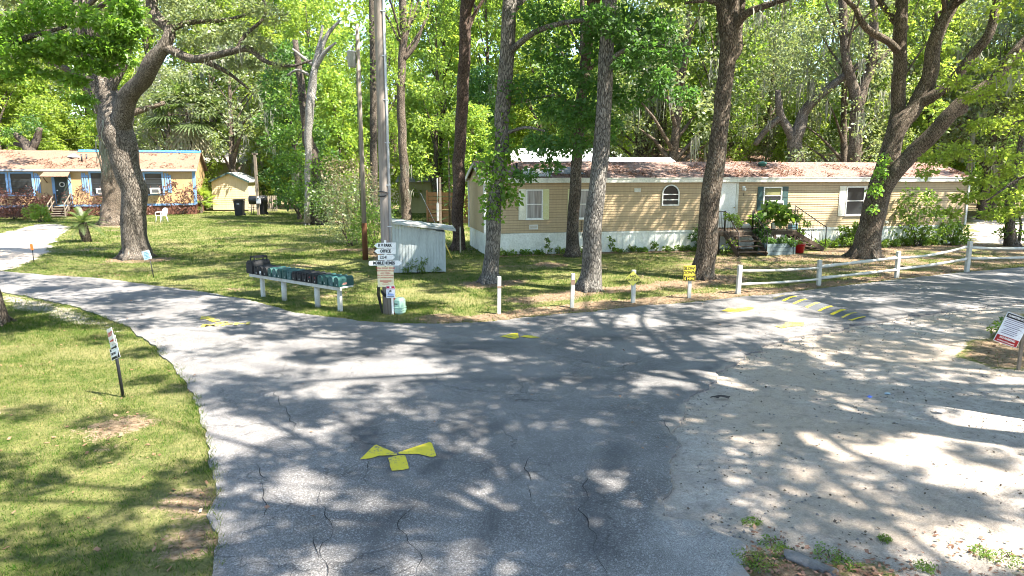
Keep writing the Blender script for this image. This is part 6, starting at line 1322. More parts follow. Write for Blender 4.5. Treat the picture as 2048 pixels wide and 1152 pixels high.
def rail(p, q, bow=0.0, r=.042):
    a, b = G(FP[p[0]][0], FP[p[0]][1]), G(FP[q[0]][0], FP[q[0]][1]); a.z = b.z = 0
    A, B = at(FP[p[0]][0], p[1], a.y-.05), at(FP[q[0]][0], q[1], b.y-.05); A.y, B.y = a.y-.02, b.y-.02
    pts = [A.lerp(B, i/8)+Vector((0, 0, -bow*4*(i/8)*(1-i/8))) for i in range(9)]
    MB().tube([x-fb for x in pts], [r*(.9+.15*math.sin(i*1.7)) for i in range(9)], 8, True, .05).build('rail', PWH, fe)
rail((0, 542), (1, 536), .03, .04); rail((0, 569), (1, 559), .02, .04); rail((1, 534), (2, 516), .0, .055); rail((1, 557), (2, 540), 0, .05); rail((2, 516), (3, 494), .09, .048); rail((2, 539), (3, 518), .03, .05); rail((3, 495), (4, 494), .05, .05); rail((3, 517), (4, 513), .02, .05)

# ------------------------------------------------------------------ small signs on stakes
def stake_sign(name, label, base_px, top_px, lean_dy=0.0):
    b = G(*base_px); b.z = 0; t = at(*top_px, b.y+lean_dy); e = empty(name, b, 0, label, 'sign'); return e, b, t-b
e, b, t = stake_sign('exit_sign', 'leaning black post with EXIT and ONE WAY plates on the left lawn', (247, 795), (224, 662))
m = MB(); m.tube([(0, 0, -.05), t*.5, t*.98], .024, 8); m.build('post', BLACKP, e)
ax = t.normalized(); yaw = R(-38)                                  # the plates face right of the camera
def tilted(cx, cy, w, h, roll, off, mat, nm, yaw=yaw):
    c = at(cx, cy, b.y)-b; M_ = Matrix.Translation(c) @ Matrix.Rotation(yaw, 4, 'Z') @ Matrix.Rotation(roll, 4, 'Y') @ Matrix.Translation((0, -off, 0))
    o = MB().box((0, 0, 0), (w, .006, h), None, 0, .004).build(nm, mat, e); o.matrix_basis = M_; return o
rl = R(-20)
o = tilted(226, 672, .20, .25, rl, .03, worn('exit plate', (.70, .68, .60), .5, (.4, .36, .3), .3), 'exit_plate'); text('EXIT', .085, REDINK, o, (0, -.005, .035), bold=.003); m = MB(); m.prism([(-.07, -.01), (.03, -.01), (.03, -.028), (.08, 0), (.03, .028), (.03, .01), (-.07, .01)], .003); x = m.build('arrow', REDINK, o, (0, -.005, -.07))
o = tilted(232, 687, .27, .24, rl, .035, SIGNW, 'one_way_plate'); text('ONE WAY', .075, INK, o, (0, -.005, .05), sx=.85, bold=.003); m = MB(); m.prism([(-.11, -.012), (.05, -.012), (.05, -.03), (.11, 0), (.05, .03), (.05, .012), (-.11, .012)], .003); m.build('arrow', INK, o, (0, -.005, -.055))
o = tilted(237, 705, .34, .18, rl, .05, INK, 'arrow_plate'); m = MB(); m.prism([(-.15, -.045), (.05, -.045), (.05, -.075), (.155, 0), (.05, .075), (.05, .045), (-.15, .045)], .003); m.build('arrow', WHITE, o, (0, -.0045, 0)); text('ONE WAY', .05, INK, o, (-.045, -.0075, 0), sx=.8, bold=.002); m = MB(); frame_rect(m, -.17, .17, -.09, .09, -.004, .006, .002); m.build('border', WHITE, o)
e, b, t = stake_sign('yard_sign', 'small pale blue hand-lettered sign on a leaning stake', (308, 555), (297, 505)); m = MB(); m.tube([(0, 0, -.05), t*.8], .014, 6); m.build('stake', BLACKP, e)
c = at(294.5, 510, b.y)-b; o = MB().box((0, 0, 0), (.27, .008, .30), None, 0, .004).build('plate', worn('pale blue board', (.48, .62, .66), .6, (.3, .4, .45), .3, 6), e); o.matrix_basis = Matrix.Translation(c+Vector((0, -.03, 0))) @ Matrix.Rotation(R(-15), 4, 'Y')
TEAL = plain('teal lettering', (.02, .2, .27))
for s_, z in (('Please', .105), ('Do Not', .05), ('Drive or', .0), ('Park', -.05), ('On Grass', -.1)): text(s_, .055, TEAL, o, (0, -.006, z), sx=.9, bold=.001)
e, b, t = stake_sign('driveway_marker', 'small orange reflector on a thin stake beside the drive', (68, 525), (63, 486)); m = MB(); m.tube([(0, 0, -.03), t*.95], .014, 6); m.build('stake', BLACKP, e); o = MB().box((0, 0, 0), (.11, .02, .24), None, 0, .008).build('reflector', plain('orange plastic', (.62, .16, .03), .4), e); o.location = at(64, 494, b.y)-b+Vector((0, -.02, 0)); o.rotation_euler = (0, R(-4), 0)
b = G(2036, 738); b.z = 0; e = empty('rules_sign', b, 0, 'white tilted DUMPSTER RULES sign with a red footer at the right edge', 'sign')
Yd_ = b.y; c = at(2024, 660, Yd_)-b; w, h = .40, .56
o = MB().box((0, 0, 0), (w, .008, h), None, 0, .012).build('plate', worn('rules plate', (.68, .71, .74), .45, (.5, .5, .5), .15), e); o.matrix_basis = Matrix.Translation(c) @ Matrix.Rotation(R(-12), 4, 'Z') @ Matrix.Rotation(R(19), 4, 'Y')
MB().box((0, -.006, h*.405), (w*.95, .003, h*.15)).build('header', INK, o); MB().box((0, -.006, -h*.37), (w*.95, .003, h*.22)).build('footer', plain('dark red', (.30, .012, .012)), o)
text('DUMPSTER RULES', .05, WHITE, o, (0, -.009, h*.405), sx=.84, bold=.002); text('NO PARKING', .052, WHITE, o, (0, -.009, -h*.325), sx=.85, bold=.002); text('In Front of Dumpster', .036, WHITE, o, (0, -.009, -h*.425), sx=.95, bold=.001)
m = MB(); gg = random.Random(5); [m.box((-.02+gg.uniform(-.02, .02), -.006, h*(.29-i*.058)), (w*gg.uniform(.5, .85), .002, .011 if i % 2 == 0 else .007)) for i in range(9)]; m.build('small_print', plain('violet-grey print', (.10, .07, .14)), o)
m = MB(); m.box((.03, .03, .25), (.05, .04, .75)); m.build('stake', WOOD_G, e)

# ------------------------------------------------------------------ bins, chair, litter, stone
def bin_(label, loc, h, rz):
    e = empty('wheelie_bin', loc, rz, label, 'bin'); w = h*.52
    m = MB(); t, bt = w/2, w*.40; m.add([(-bt, -bt, .05), (bt, -bt, .05), (bt, bt, .05), (-bt, bt, .05), (-t, -t, h*.9), (t, -t, h*.9), (t, t, h*.9), (-t, t, h*.9)], [(3, 2, 1, 0), (0, 1, 5, 4), (1, 2, 6, 5), (2, 3, 7, 6), (3, 0, 4, 7), (4, 5, 6, 7)]); m.box((0, 0, h*.89), (w*1.08, w*1.08, .06), None, 0, .01); m.build('body', BLACKP, e)
    MB().box((0, -.02, h*.96), (w*1.1, w*1.16, .08), None, 0, .03).build('lid', BLACKP, e)
    for s in (-1, 1): MB().lathe([(.02, -.03), (.12, -.03), (.12, .03), (.02, .03)], 14).build('wheel', BLACKP, e, (s*w*.45, w*.42, .12), (0, R(90), 0))
    MB().box((0, -t*.96, h*.72), (.2, .006, .1)).build('label', worn('grey print', (.35, .36, .38), .5), e); return e
p_ = G(480, 432); p_.z = 0; bin_('black wheeled bin against the small tan shed', p_, 1.38, R(5)); bin_('black wheeled bin half behind the meter post', Vector(((527-1024)/F*57.6, 57.6, 0)), 1.25, R(-12))
ch = empty('plastic_chair', G(324, 445), R(-28), 'white plastic garden chair on the lawn by the blue-trimmed house', 'chair'); ch.scale = (1.12,)*3
PL = worn('white resin', (.74, .74, .72), .5, (.4, .4, .35), .2)
m = MB(); m.box((0, 0, .43), (.46, .44, .03), None, 0, .01); m.build('seat', PL, ch); m = MB(); [m.box((x, .24+.02, .66), (.05, .025, .42), Matrix.Rotation(R(-12), 3, 'X')) for x in (-.16, -.08, 0, .08, .16)]; m.tube(smooth_path([(-.23, .2, .45), (-.23, .27, .75), (-.12, .31, .88), (.12, .31, .88), (.23, .27, .75), (.23, .2, .45)], 4), .022, 8); m.build('backrest', PL, ch)
for s in (-1, 1):
    m = MB(); m.tube(smooth_path([(s*.23, -.22, .42), (s*.26, -.22, .62), (s*.26, -.1, .65), (s*.25, .22, .66)], 4), .024, 8); m.build('armrest', PL, ch)
    for d in (-1, 1): m = MB(); m.tube([(s*.20, d*.19, .43), (s*.25, d*.26, 0)], [.028, .022], 8); m.build('leg', PL, ch)
def scrap(label, px, py, mat, w, h, rz, cat='litter'):
    b = G(px, py); m = MB(); n = 4; vs = [((i/n-.5)*w, (j/2-.5)*h, .012+.02*noise.noise((i*1.7, j*2.3, px))+.01*abs(i-2)) for j in range(3) for i in range(n+1)]
    fs = [(j*(n+1)+i, j*(n+1)+i+1, (j+1)*(n+1)+i+1, (j+1)*(n+1)+i) for j in range(2) for i in range(n)]; m.add(vs, fs); m.add([(x, y, z+.004) for x, y, z in vs], [f[::-1] for f in fs][::-1]); o = m.build('litter_scrap', mat, None, (b.x, b.y, .004), (0, 0, rz)); props(o, label, cat)
scrap('blue crumpled wrapper on the pale sand', 1737, 797, plain('blue wrapper', (.05, .10, .38)), .10, .06, .4); scrap('silver-blue flattened wrapper on the pale sand', 1775, 791, plain('silver wrapper', (.30, .38, .44), .3), .10, .08, 1.2); scrap('white paper scrap on the pale sand', 1879, 825, plain('white paper', (.75, .76, .78)), .13, .08, -.2)
tw = MB(); b = G(1441, 797); b.z = 0
for i in range(7): a = i*.9; tw.tube(smooth_path([(-.16+.02*i, .03*math.sin(a), .02), (0, .02*math.cos(a), .045), (.16-.01*i, .04*math.sin(a+1), .02)], 3), .008, 5)
o = tw.build('twig_bundle', plain('dark twig', (.05, .045, .04), .9), None, b); props(o, 'dark bundle of twigs lying on the sand by the asphalt edge', 'twigs')
rk_ = MB(); N1, N2 = 20, 12; vs = []
for j in range(N2):
    for i in range(N1):
        a, bb = 2*math.pi*i/N1, math.pi*j/(N2-1); p = Vector((.25*math.copysign(abs(math.cos(a))**.6, math.cos(a))*math.sin(bb)**.6, .07*math.copysign(abs(math.sin(a))**.6, math.sin(a))*math.sin(bb)**.6, .035*math.cos(bb))); p *= 1+.3*noise.noise(p*11); vs.append(p)
rk_.add(vs, [(j*N1+i, j*N1+(i+1) % N1, (j+1)*N1+(i+1) % N1, (j+1)*N1+i) for j in range(N2-1) for i in range(N1)]); b = G(1618, 1130); o = rk_.build('concrete_slab', worn('dirty concrete', (.17, .16, .15), .9, (.07, .06, .05), .7, 9, .5, .1), None, (b.x, b.y, .02), (.05, .1, R(-38))); props(o, 'broken grey concrete slab among leaves at the bottom of the photo', 'slab')

# ------------------------------------------------------------------ palms and shrubs
def frond_fan(V, I, base, d, L, W, droop, nl=22, seed=0):
    """one fan leaf: folded blades radiating from the end of a stalk"""
    d = d.normalized(); sdv = d.cross(Vector((0, 0, 1))).normalized(); upv = sdv.cross(d)
    for k in range(nl):
        a = (k/(nl-1)-.5)*2*R(112); l = L*(.75+.25*math.cos(a*.8)); q = d*math.cos(a)+sdv*math.sin(a); q = (q+upv*.18*math.cos(a)).normalized(); n0 = len(V); sw = q.cross(upv).normalized()*W
        for j, t in enumerate((0, .45, .75, 1)):
            p = base+q*l*t+Vector((0, 0, -droop*l*max(0, t-.35)**1.5)); ww = sw*(.5, 1, .7, .06)[j]; V += [p-ww, p+ww]
        for j in range(3): I += [n0+2*j, n0+2*j+1, n0+2*j+3, n0+2*j+2]
def frond_feather(V, I, base, d, L, droop, lw=.012, n=26, ll=.22):
    d = d.normalized(); side = d.cross(Vector((0, 0, 1))); side = side.normalized() if side.length > .05 else Vector((1, 0, 0))
    P_ = [base+d*L*t+Vector((0, 0, -droop*L*t*t)) for t in [i/n for i in range(n+1)]]
    for i in range(2, n+1):
        t = i/n; tg = (P_[i]-P_[i-1]).normalized(); l = ll*math.sin(math.pi*min(1, t*.9+.12))**.6
        for s in (-1, 1):
            q = (side*s+tg*.9+Vector((0, 0, .12))).normalized(); n0 = len(V); w = tg*lw; V += [P_[i]-w, P_[i]+w, P_[i]+q*l+w*.3, P_[i]+q*l-w*.3]; I += [n0, n0+1, n0+2, n0+3]
    for i in range(n):
        n0 = len(V); w = side*.012*(1-i/n+.1); V += [P_[i]-w, P_[i]+w, P_[i+1]+w, P_[i+1]-w]; I += [n0, n0+1, n0+2, n0+3]
def mk(V, I, name, mat, parent): return link(name, fastmesh(name, np.array([tuple(v) for v in V]), 4, np.array(I)), mat, parent)
def fan_palm(label, base, hz, n, L, dead, tr, seed, leafm=LEAF_FROND):
    g = random.Random(seed); e = empty('cabbage_palm', base, 0, label, 'palm')
    m = MB(); m.tube(smooth_path([(0, 0, -.1), (.05, 0, hz*.5), (0, 0, hz)], 6), tr, 12, True, .12)
    V, I, D, J = [], [], [], []
    for k in range(n):
        az = k*2.4; el = R(78-(k/n)*95+g.uniform(-8, 8)); d = Vector((math.cos(az)*math.cos(el), math.sin(az)*math.cos(el), math.sin(el))); p0 = Vector((0, 0, hz)); p1 = p0+d*L*1.05+Vector((0, 0, -.12*L))
        m.tube([p0, p0.lerp(p1, .5)+Vector((0, 0, .06*L)), p1], [.035, .025, .018], 5, True, 0, False); frond_fan(V, I, p1, d+Vector((0, 0, -.25)), L*.95, .038*L, .55, 20, k)
    for k in range(dead):
        az = k*2.4+1; d = Vector((math.cos(az)*.55, math.sin(az)*.55, -.7)); p1 = Vector((0, 0, hz-.1))+d*L*.9; m.tube([(0, 0, hz-.1), p1], [.03, .015], 5, True, 0, False); frond_fan(D, J, p1, d+Vector((0, 0, -.6)), L*.85, .035*L, .9, 14, k)
    m.build('trunk', BARK_BROWN, e); mk(V, I, 'fronds', leafm, e)
    if dead: mk(D, J, 'dead_fronds', LEAF_DEADFR, e)
    return e
fan_palm('tall cabbage palm with drooping pale fronds behind the blue-trimmed house', Vector(((392-1024)/F*66, 66, 0)), 8.8, 34, 2.3, 16, .24, 4)
fan_palm('low bright palmetto beside the house corner and the tan shed', Vector(((405-1024)/F*60, 60, 0)), 1.0, 16, .9, 0, .15, 9, LEAF_BRIGHT)
sg = G(175, 484); sg.z = 0; e = empty('sago_palm', sg, 0, 'sago palm with a dark leaning trunk beside the sandy drive', 'palm')
tip = at(165, 446, sg.y)-sg; m = MB(); m.tube([(0, 0, -.05), tip*.5, tip], [.23, .22, .2], 14, True, .18); m.build('trunk', BARK_DARK, e); V, I = [], []
for k in range(38):
    az = k*2.4; el = R(70-(k/38)*95); frond_feather(V, I, tip, Vector((math.cos(az)*math.cos(el), math.sin(az)*math.cos(el), math.sin(el))), 1.25+.2*math.sin(k), .35, .016, 26, .22)
mk(V, I, 'fronds', LEAF_FROND, e)
cf = G(905, 462); cf.z = 0; e = empty('small_conifer', Vector(((900-1024)/F*43, 43, 0)), 0, 'small dark conifer with drooping tiers between the fence and the beige home', 'tree'); m = MB(); m.tube([(0, 0, 0), (0, 0, 5.4)], [.09, .02], 8); V, I = [], []
for ti in range(11):
    z = .7+ti*.43; L = 1.9*(1-ti/13)
    for k in range(7):
        az = k*.9+ti*.5; frond_feather(V, I, Vector((0, 0, z)), Vector((math.cos(az), math.sin(az), .12)), L, .16, .022, 22, .15)
m.build('trunk', BARK_DARK, e); mk(V, I, 'branches', LEAF_CONIF, e)

def bush(label, base, w, h, n, ls, mat, seed, k=16, group=None, cat='shrub', name='shrub', nst=7, flat=.9, width=.5, bark=BARK_DARK):
    g = random.Random(seed); C = []; Rr = []; st = []
    for i in range(k):
        a = i*2.4; f = (i+.5)/k; r = w/2*math.sqrt(g.uniform(.1, 1))*(.75+.25*math.sin(f*3.1)); c = (r*math.cos(a), r*math.sin(a), h*(.15+.8*f)); C.append(c); Rr.append(w*g.uniform(.16, .26))
        if i % max(1, k//nst) == 0: st.append(((g.uniform(-.12, .12), g.uniform(-.12, .12), 0), c))
    e = empty(name, base, 0, label, cat, group); link('foliage', leaf_mesh('foliage', C, Rr, n, ls, flat, .1, width, seed), mat, e); m = MB()
    for a, b in st: a, b = Vector(a), Vector(b); m.tube(smooth_path([a, a.lerp(b, .5)+Vector((.03, .02, .05)), b], 3), [min(r, w*.018*r/.022) for r in lerp_list([.022, .015, .006], 3)], 5, True, 0, False)
    m.build('stem', bark, e); return e
gq = lambda x, y: (lambda p: Vector((p.x, p.y, 0)))(G(x, y))
bush('big airy sunlit shrub with a bare forked stem left of the slim utility pole', gq(700, 492), 3.6, 3.3, 95, .12, LEAF_OAK, 21, 30)
bush('leafy shrub between the slim pole and the thick pole', gq(752, 505), 2.2, 2.2, 130, .12, LEAF_MID, 22, 18)
bush('dense green shrub at the foot of the dark leaning oak', gq(655, 447), 4.2, 3.6, 200, .17, LEAF_MID, 23, 24)
bush('pink-tinged bare shrub showing between the slim pole and the thicket', Vector((-9.6, 41, 0)), 3.4, 4.4, 90, .16, leafmat('pinkish leaf', (.07, .065, .035), (.22, .17, .10), (.2, .17, .07), .3), 24, 26)
for i, (px, py, w, h, lab) in enumerate(((28, 440, 3.0, 2.3, 'plum-leaved shrub under the wide dark window'), (75, 434, 2.6, 1.9, 'plum-leaved shrub left of the front stairs'), (192, 432, 4.2, 2.3, 'plum-leaved shrub right of the front stairs'), (318, 428, 3.6, 2.1, 'plum-leaved shrub below the right air conditioner'), (365, 429, 3.0, 2.9, 'tall plum-leaved shrub at the ochre house corner'))): bush(lab, gq(px, py), w, h, 115, .15, LEAF_PURPLE, 30+i, 18, 'plum-leaved shrubs along the house', cat='shrub')
bush('bright green sprig in front of the plum-leaved shrubs by the stairs', gq(80, 444), 1.6, 1.2, 120, .15, LEAF_BRIGHT, 37, 8)
bush('sunlit yellow-green shrub between the house corner and the tan shed', gq(408, 422), 1.3, 3.0, 110, .17, LEAF_BRIGHT, 38, 14)
bush('large loose shrub against the right end of the beige siding', MP(wu(1815, 440)[0], .8), 2.4, 2.7, 62, .18, LEAF_MID, 40, 18, width=.6)
bush('low weedy shrub at the far corner of the white skirting', MP(wu(1885, 470)[0], .7), 1.5, 1.1, 120, .14, LEAF_MID, 41, 8)
bush('tall leafy weed clump behind the side steps railing', MP(uR+1.1, .25), .8, 1.6, 50, .15, LEAF_MID, 42, 8)
bush('slim leafy weed beside the side steps', MP(wu(1690, 460)[0], .35), .8, 1.15, 90, .15, LEAF_MID, 43, 6)
bush('slim leafy weed left of the twin-stem oak', MP(wu(1711, 460)[0], .4), .9, 1.15, 90, .15, LEAF_MID, 44, 6)
bush('green shrub filling the shade under the low rail of the left porch side', MP(uL-.1, .6), 1.0, 1.0, 100, .12, LEAF_DEEP, 45, 7)
bush('dark grassy weeds behind the tilted dumpster sign', gq(2046, 676), .9, .35, 110, .08, LEAF_DEEP, 46, 8)
bush('bright yellow-green sprig behind the tilted dumpster sign', gq(1992, 672), .3, .3, 24, .07, LEAF_BRIGHT, 47, 4)
for i, (px, py) in enumerate(((812, 545), (842, 545), (872, 543))): bush(['spiky weed clump at the left foot of the board shed', 'tall seeding weed clump at the middle of the board shed', 'low weed clump near the right corner of the board shed'][i], gq(px, py+2), .45, (.32, .48, .25)[i], 36, .13, LEAF_MID, 50+i, 6, 'weeds along the board shed', 'weed', 'weed', width=.25, flat=1.2)
gw = random.Random(9)
for i in range(17):
    px = 1000+i*24+gw.uniform(-6, 6); 
    if 1130 < px < 1165: continue
    u = wu(px, 500)[0]; t_ = gw.random() < .35; bush('weed growing against the white skirting', MP(u, .12+gw.uniform(0, .12)), .3 if t_ else .5, gw.uniform(.45, .8) if t_ else gw.uniform(.12, .28), 26 if t_ else 40, .10, LEAF_MID, 60+i, 5, 'weeds along the skirting', 'weed', 'weed', 3, 1.0, .5)
for i in range(10):
    px = 1625+i*28; u = wu(px, 470)[0]; bush('low weed at the foot of the right-hand skirting', MP(u, .35+gw.uniform(0, .5)), .7, gw.uniform(.25, .5), 60, .12, LEAF_MID, 90+i, 6, 'weeds at the right-hand skirting', 'weed', 'weed', 3)
for i, (px, py, s_) in enumerate(((1490, 1120, .45), (1545, 1092, .35), (1575, 1110, .3), (1660, 1112, .45), (1690, 1128, .3), (1770, 1078, .14), (1850, 1135, .25), (1960, 1105, .3), (2010, 1120, .4), (1505, 1045, .25), (1525, 1135, .4))): bush('small weed in the leaf-strewn sand at the bottom', gq(px, py), s_*.7, s_*.10, 34, .022, LEAF_MID, 110+i, 8, 'weeds in the foreground sand', 'weed', 'weed', 2)
# ------------------------------------------------------------------ grass and fallen leaves
def scatter(n, region, seed, dens):
    g = np.random.default_rng(seed); x0, x1, y0, y1 = region; P_ = np.column_stack([g.uniform(x0, x1, n), g.uniform(y0, y1, n)])
    vis = np.abs(P_[:, 0]) < .79*P_[:, 1]+1.0
    P_ = P_[vis]; return P_[g.random(len(P_)) < dens(P_)], g
class Interp:
    """zone values looked up on the ground grid"""
    def __init__(s): s.s = sand.reshape(len(ys), len(xs)); s.l = lit.reshape(len(ys), len(xs)); s.z = zz.reshape(len(ys), len(xs)); s.r = rd.reshape(len(ys), len(xs))
    def __call__(s, A, P_):
        i = np.clip(np.searchsorted(xs, P_[:, 0])-1, 0, len(xs)-2); j = np.clip(np.searchsorted(ys, P_[:, 1])-1, 0, len(ys)-2)
        fx = np.clip((P_[:, 0]-xs[i])/(xs[i+1]-xs[i]), 0, 1); fy = np.clip((P_[:, 1]-ys[j])/(ys[j+1]-ys[j]), 0, 1)
        return (A[j, i]*(1-fx)+A[j, i+1]*fx)*(1-fy)+(A[j+1, i]*(1-fx)+A[j+1, i+1]*fx)*fy
IT = Interp()
def footprint_clear(P_):
    """not inside a building"""
    ok_ = np.ones(len(P_), bool)
    for (A, E, w, d) in ((A_, EX, ML, MD), (Vector((O_.x, O_.y, 0)), HX, HW, HD), (S0, Vector((math.cos(srz), math.sin(srz), 0)), sw, SD)):
        N = np.array([-E.y, E.x]); q = P_-np.array([A.x, A.y]); u = q@np.array([E.x, E.y]); v = q@N
        ok_ &= ~((u > 0) & (u < w) & (v > 0) & (v < d))
    return ok_
def grass(name, region, n, hgt, wid, seed, label):
    P_, g = scatter(n, region, seed, lambda P_: np.clip((1-IT(IT.s, P_)*1.3), 0, 1)*np.clip(1.12-IT(IT.l, P_)*1.15, .05, 1)*(IT(IT.r, P_) < .03))
    P_ = P_[footprint_clear(P_)]; N = len(P_); z = IT(IT.z, P_)
    nz = nz2(P_[::1], .7, 5.5, 2) if N < 400000 else np.zeros(N)
    h = hgt*(.5+.9*g.random(N))*(1+.5*nz); a = g.random(N)*6.283; b = g.random(N)*6.283; ln = h*(.35+.9*g.random(N))
    dx = np.column_stack([np.cos(a), np.sin(a)])*(wid*(.6+.8*g.random(N)))[:, None]; tp = np.column_stack([np.cos(b), np.sin(b)])*ln[:, None]
    V = np.stack([np.column_stack([P_-dx, z-.01]), np.column_stack([P_+dx, z-.01]), np.column_stack([P_+tp, z+h])], 1).reshape(-1, 3)
    o = link(name, fastmesh(name, V, 3), GRASS); return props(o, label, None, None, 'stuff')
def grassmat():
    t = NT('grass blade'); t.t.nodes.remove(t.b); geo = t.n('ShaderNodeNewGeometry'); p = geo.outputs['Position']
    big = t.noise(p, .5, 3); med = t.noise(p, 2.6, 4, .65)
    f = t.math('ADD', t.math('MULTIPLY', med, .9), t.math('MULTIPLY', t.math('SUBTRACT', geo.outputs['Random Per Island'], .5), .8), clamp=True)
    c = t.ramp(f, [(.26, (.034, .086, .011)), (.52, (.080, .130, .022)), (.74, (.16, .172, .052)), (.9, (.27, .24, .12))])
    c = t.mix(t.ramp(big, [(.50, 0.0), (.72, .6)]), c, (.28, .25, .12))
    d = t.n('ShaderNodeBsdfDiffuse'); tr = t.n('ShaderNodeBsdfTranslucent'); t.l(c, d.inputs[0]); t.l(t.mix(1.0, c, (1.3, 1.35, .8), 'MULTIPLY'), tr.inputs[0]); m = t.n('ShaderNodeMixShader'); m.inputs[0].default_value = .35; t.l(d.outputs[0], m.inputs[1]); t.l(tr.outputs[0], m.inputs[2]); t.l(m.outputs[0], t.out.inputs[0]); return t.m
GRASS = grassmat()
grass('grass', (-13.5, -2, 5, 18), 210000, .045, .0042, 401, 'short patchy lawn grass left of the road')
grass('grass', (-24, 22, 15, 30), 230000, .055, .0075, 402, 'patchy lawn grass between the road and the homes')
grass('grass', (-42, 2, 28, 62), 170000, .075, .014, 403, 'lawn grass by the far homes')
grass('grass', (6, 16, 4.5, 16), 26000, .05, .005, 404, 'weedy grass on the right bank')
# tufts that overhang the asphalt edge
edge = []
for ln, dn in ((gl, 26), (gt, 16)):
    for a, b in zip(ln[:-1], ln[1:]):
        L = np.hypot(*(b-a)); n = int(L*dn)
        for i in range(n): edge.append(a+(b-a)*RNG.random())
edge = np.array(edge); edge = edge[nz2(edge, .9, 6.6) > -.25]; V = []
for p in edge:
    if sdist(p[None], VERGE_L)[0] > -.1: continue
    c = p+RNG.normal(size=2)*.05; k = RNG.integers(4, 10)
    for q in range(k):
        a = RNG.random()*6.28; b = RNG.random()*6.28; h = .03+.06*RNG.random(); c2 = c+RNG.normal(size=2)*.025; dx = np.array([math.cos(a), math.sin(a)])*.004; tp = np.array([math.cos(b), math.sin(b)])*h*.8
        V += [(*(c2-dx), .0), (*(c2+dx), .0), (*(c2+tp), h+.015)]
o = link('grass', fastmesh('edge grass', np.array(V), 3), GRASS); props(o, 'grass tufts creeping over the asphalt edge', None, None, 'stuff')
def litter(name, P_, z, size, seed, label, mat=LEAF_BROWN, tilt=.5):
    g = np.random.default_rng(seed); N = len(P_); a = g.random(N)*6.283; L = size*(.5+g.random(N)); ax = np.column_stack([np.cos(a), np.sin(a), g.normal(size=N)*tilt*.5]); sdv = np.column_stack([-np.sin(a), np.cos(a), g.normal(size=N)*tilt])
    B = np.column_stack([P_, z+.008+.02*g.random(N)]); w = (L*(.16+.2*g.random(N)))[:, None]; V = np.stack([B, B+ax*(L*.5)[:, None]+sdv*w, B+ax*L[:, None], B+ax*(L*.5)[:, None]-sdv*w], 1).reshape(-1, 3)
    V[:, 2] = np.maximum(V[:, 2], np.repeat(z, 4)+.004); o = link(name, fastmesh(name, V, 4), mat); return props(o, label, None, None, 'stuff')
P_, g = scatter(120000, (-22, 26, 5, 36), 411, lambda P_: np.clip(IT(IT.l, P_)*.75+.025-IT(IT.s, P_)*.3, 0, 1)*(IT(IT.r, P_) < -.0)); P_ = P_[footprint_clear(P_)]
litter('fallen_leaves', P_, IT(IT.z, P_), .055, 412, 'brown fallen leaves on the verge and yard')
P_, g = scatter(16000, (1.5, 9, 5, 9), 418, lambda P_: np.clip(np.maximum(ss(sdist(P_, WEEDP), -.35, .3), ss(sdist(P_, WEEDQ), -.5, .5)*.5), 0, 1)*(IT(IT.r, P_) < .1)); litter('fallen_leaves', P_, IT(IT.z, P_), .042, 419, 'small brown leaves drifted on the sand at the bottom')
P_, g = scatter(30000, (1.5, 18, 5, 22), 413, lambda P_: IT(IT.s, P_)*(.12+.5*np.clip(nz2(P_, .6, 7.7), 0, 1))); litter('fallen_leaves', P_, IT(IT.z, P_), .032, 414, 'scattered leaf bits and twigs on the pale sand', leafmat('dark debris', (.03, .022, .016), (.12, .085, .055), (.05, .03, .02), .1), .6)
P_, g = scatter(2600, (-12, 14, 5, 24), 415, lambda P_: (IT(IT.r, P_) > .1)*(.10+.5*np.exp(-IT(IT.r, P_)/.5))); litter('fallen_leaves', P_, np.full(len(P_), .042), .045, 416, 'stray leaves blown onto the asphalt', None or LEAF_BROWN)
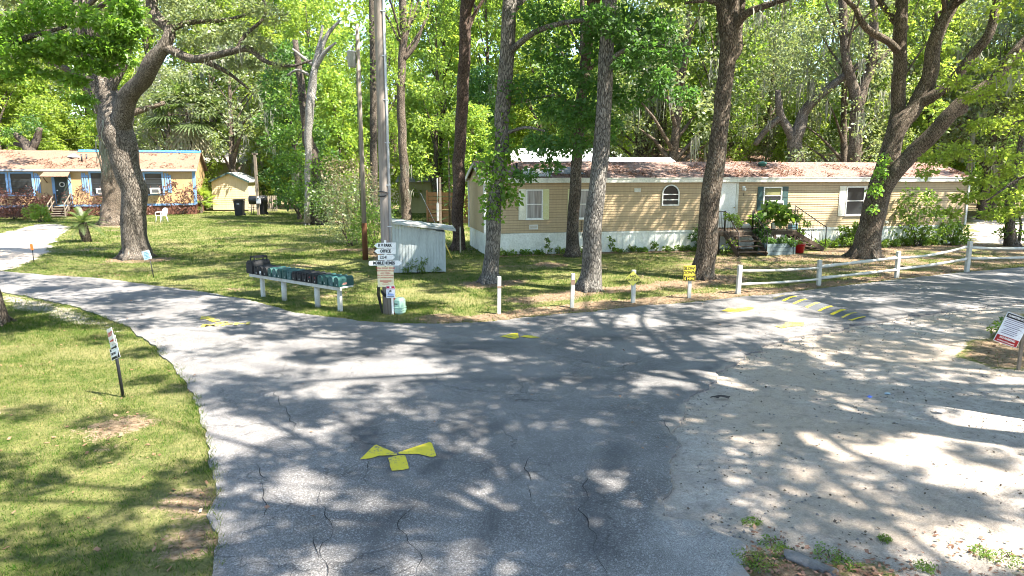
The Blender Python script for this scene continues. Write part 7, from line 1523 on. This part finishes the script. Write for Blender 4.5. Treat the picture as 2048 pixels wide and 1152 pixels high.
# loose stones along the broken edge of the asphalt and on the sand
def stones(name, P_, z, size, seed, mat, label):
    g = np.random.default_rng(seed); N = len(P_); base = np.array([(1, 0, 0), (0, 1, 0), (-1, 0, 0), (0, -1, 0), (0, 0, .8), (0, 0, -.5)], float); F_ = np.array([(0, 1, 4), (1, 2, 4), (2, 3, 4), (3, 0, 4), (1, 0, 5), (2, 1, 5), (3, 2, 5), (0, 3, 5)])
    s_ = size*(.4+g.random(N)**3*2); V = base[None]*(.7+.6*g.random((N, 6, 1)))*s_[:, None, None]; a = g.random(N)*6.28; c, sn = np.cos(a), np.sin(a); X = V[:, :, 0]*c[:, None]-V[:, :, 1]*sn[:, None]; Y = V[:, :, 0]*sn[:, None]+V[:, :, 1]*c[:, None]
    V = np.stack([X+P_[:, 0:1], Y+P_[:, 1:2], V[:, :, 2]+z[:, None]+s_[:, None]*.3], 2).reshape(-1, 3); I = (F_[None]+np.arange(N)[:, None, None]*6).ravel(); o = link(name, fastmesh(name, V, 3, I), mat); return props(o, label, None, None, 'stuff')
P_, g = scatter(60000, (2, 18, 5, 22), 421, lambda P_: np.clip(IT(IT.s, P_)*(.08+1.2*np.exp(-np.abs(dist_line(P_, gr))/.35)*np.clip(nz2(P_, .9, 1.1)+.5, 0, 1)), 0, 1)); P_ = P_[IT(IT.r, P_) < .05]
stones('gravel', P_, IT(IT.z, P_), .009, 422, plain('grey gravel', (.17, .16, .15), .9), 'loose gravel and crumbled asphalt along the sand edge')
# debris caught on the roofs
g = np.random.default_rng(431)
def roof_litter(parent, w, d, z1, zr, n, size, label, cover, up=.04):
    P_ = np.column_stack([g.uniform(0, w, n), g.uniform(-.15, d/2, n)]); nz = nz2(P_, .75, 2.7)+nz2(P_, 2.5, 6.7)*.4; P_ = P_[(nz > cover) & (g.random(n) < 1.15-P_[:, 1]/(d/2)*.8)]; z = z1+(zr-z1)*P_[:, 1]/(d/2)+up; o = litter('fallen_leaves', P_, z, size, 432, label); o.parent = parent; return o
for args in ((home, ML, MD, 3.30, ZR, 16000, .085, 'dry leaves drifted on the red-brown roof', -.02, .045), (house, HW, HD, ze, zr, 9000, .12, 'dry needles and leaves on the brown roof', .1, .11)):
    o = roof_litter(*args); par = args[0]; o.parent = None; o.matrix_world = Matrix.Translation(par.location) @ Matrix.Rotation(par.rotation_euler.z, 4, 'Z'); o.location = par.location; o.rotation_euler = (0, 0, par.rotation_euler.z)
P_ = np.column_stack([g.uniform(uL, uR, 500), g.uniform(-1.6, -.05, 500)]); o = litter('fallen_leaves', P_, np.full(500, DZ), .09, 433, 'dry leaves on the porch deck'); o.location = A_; o.rotation_euler = (0, 0, MRZ)
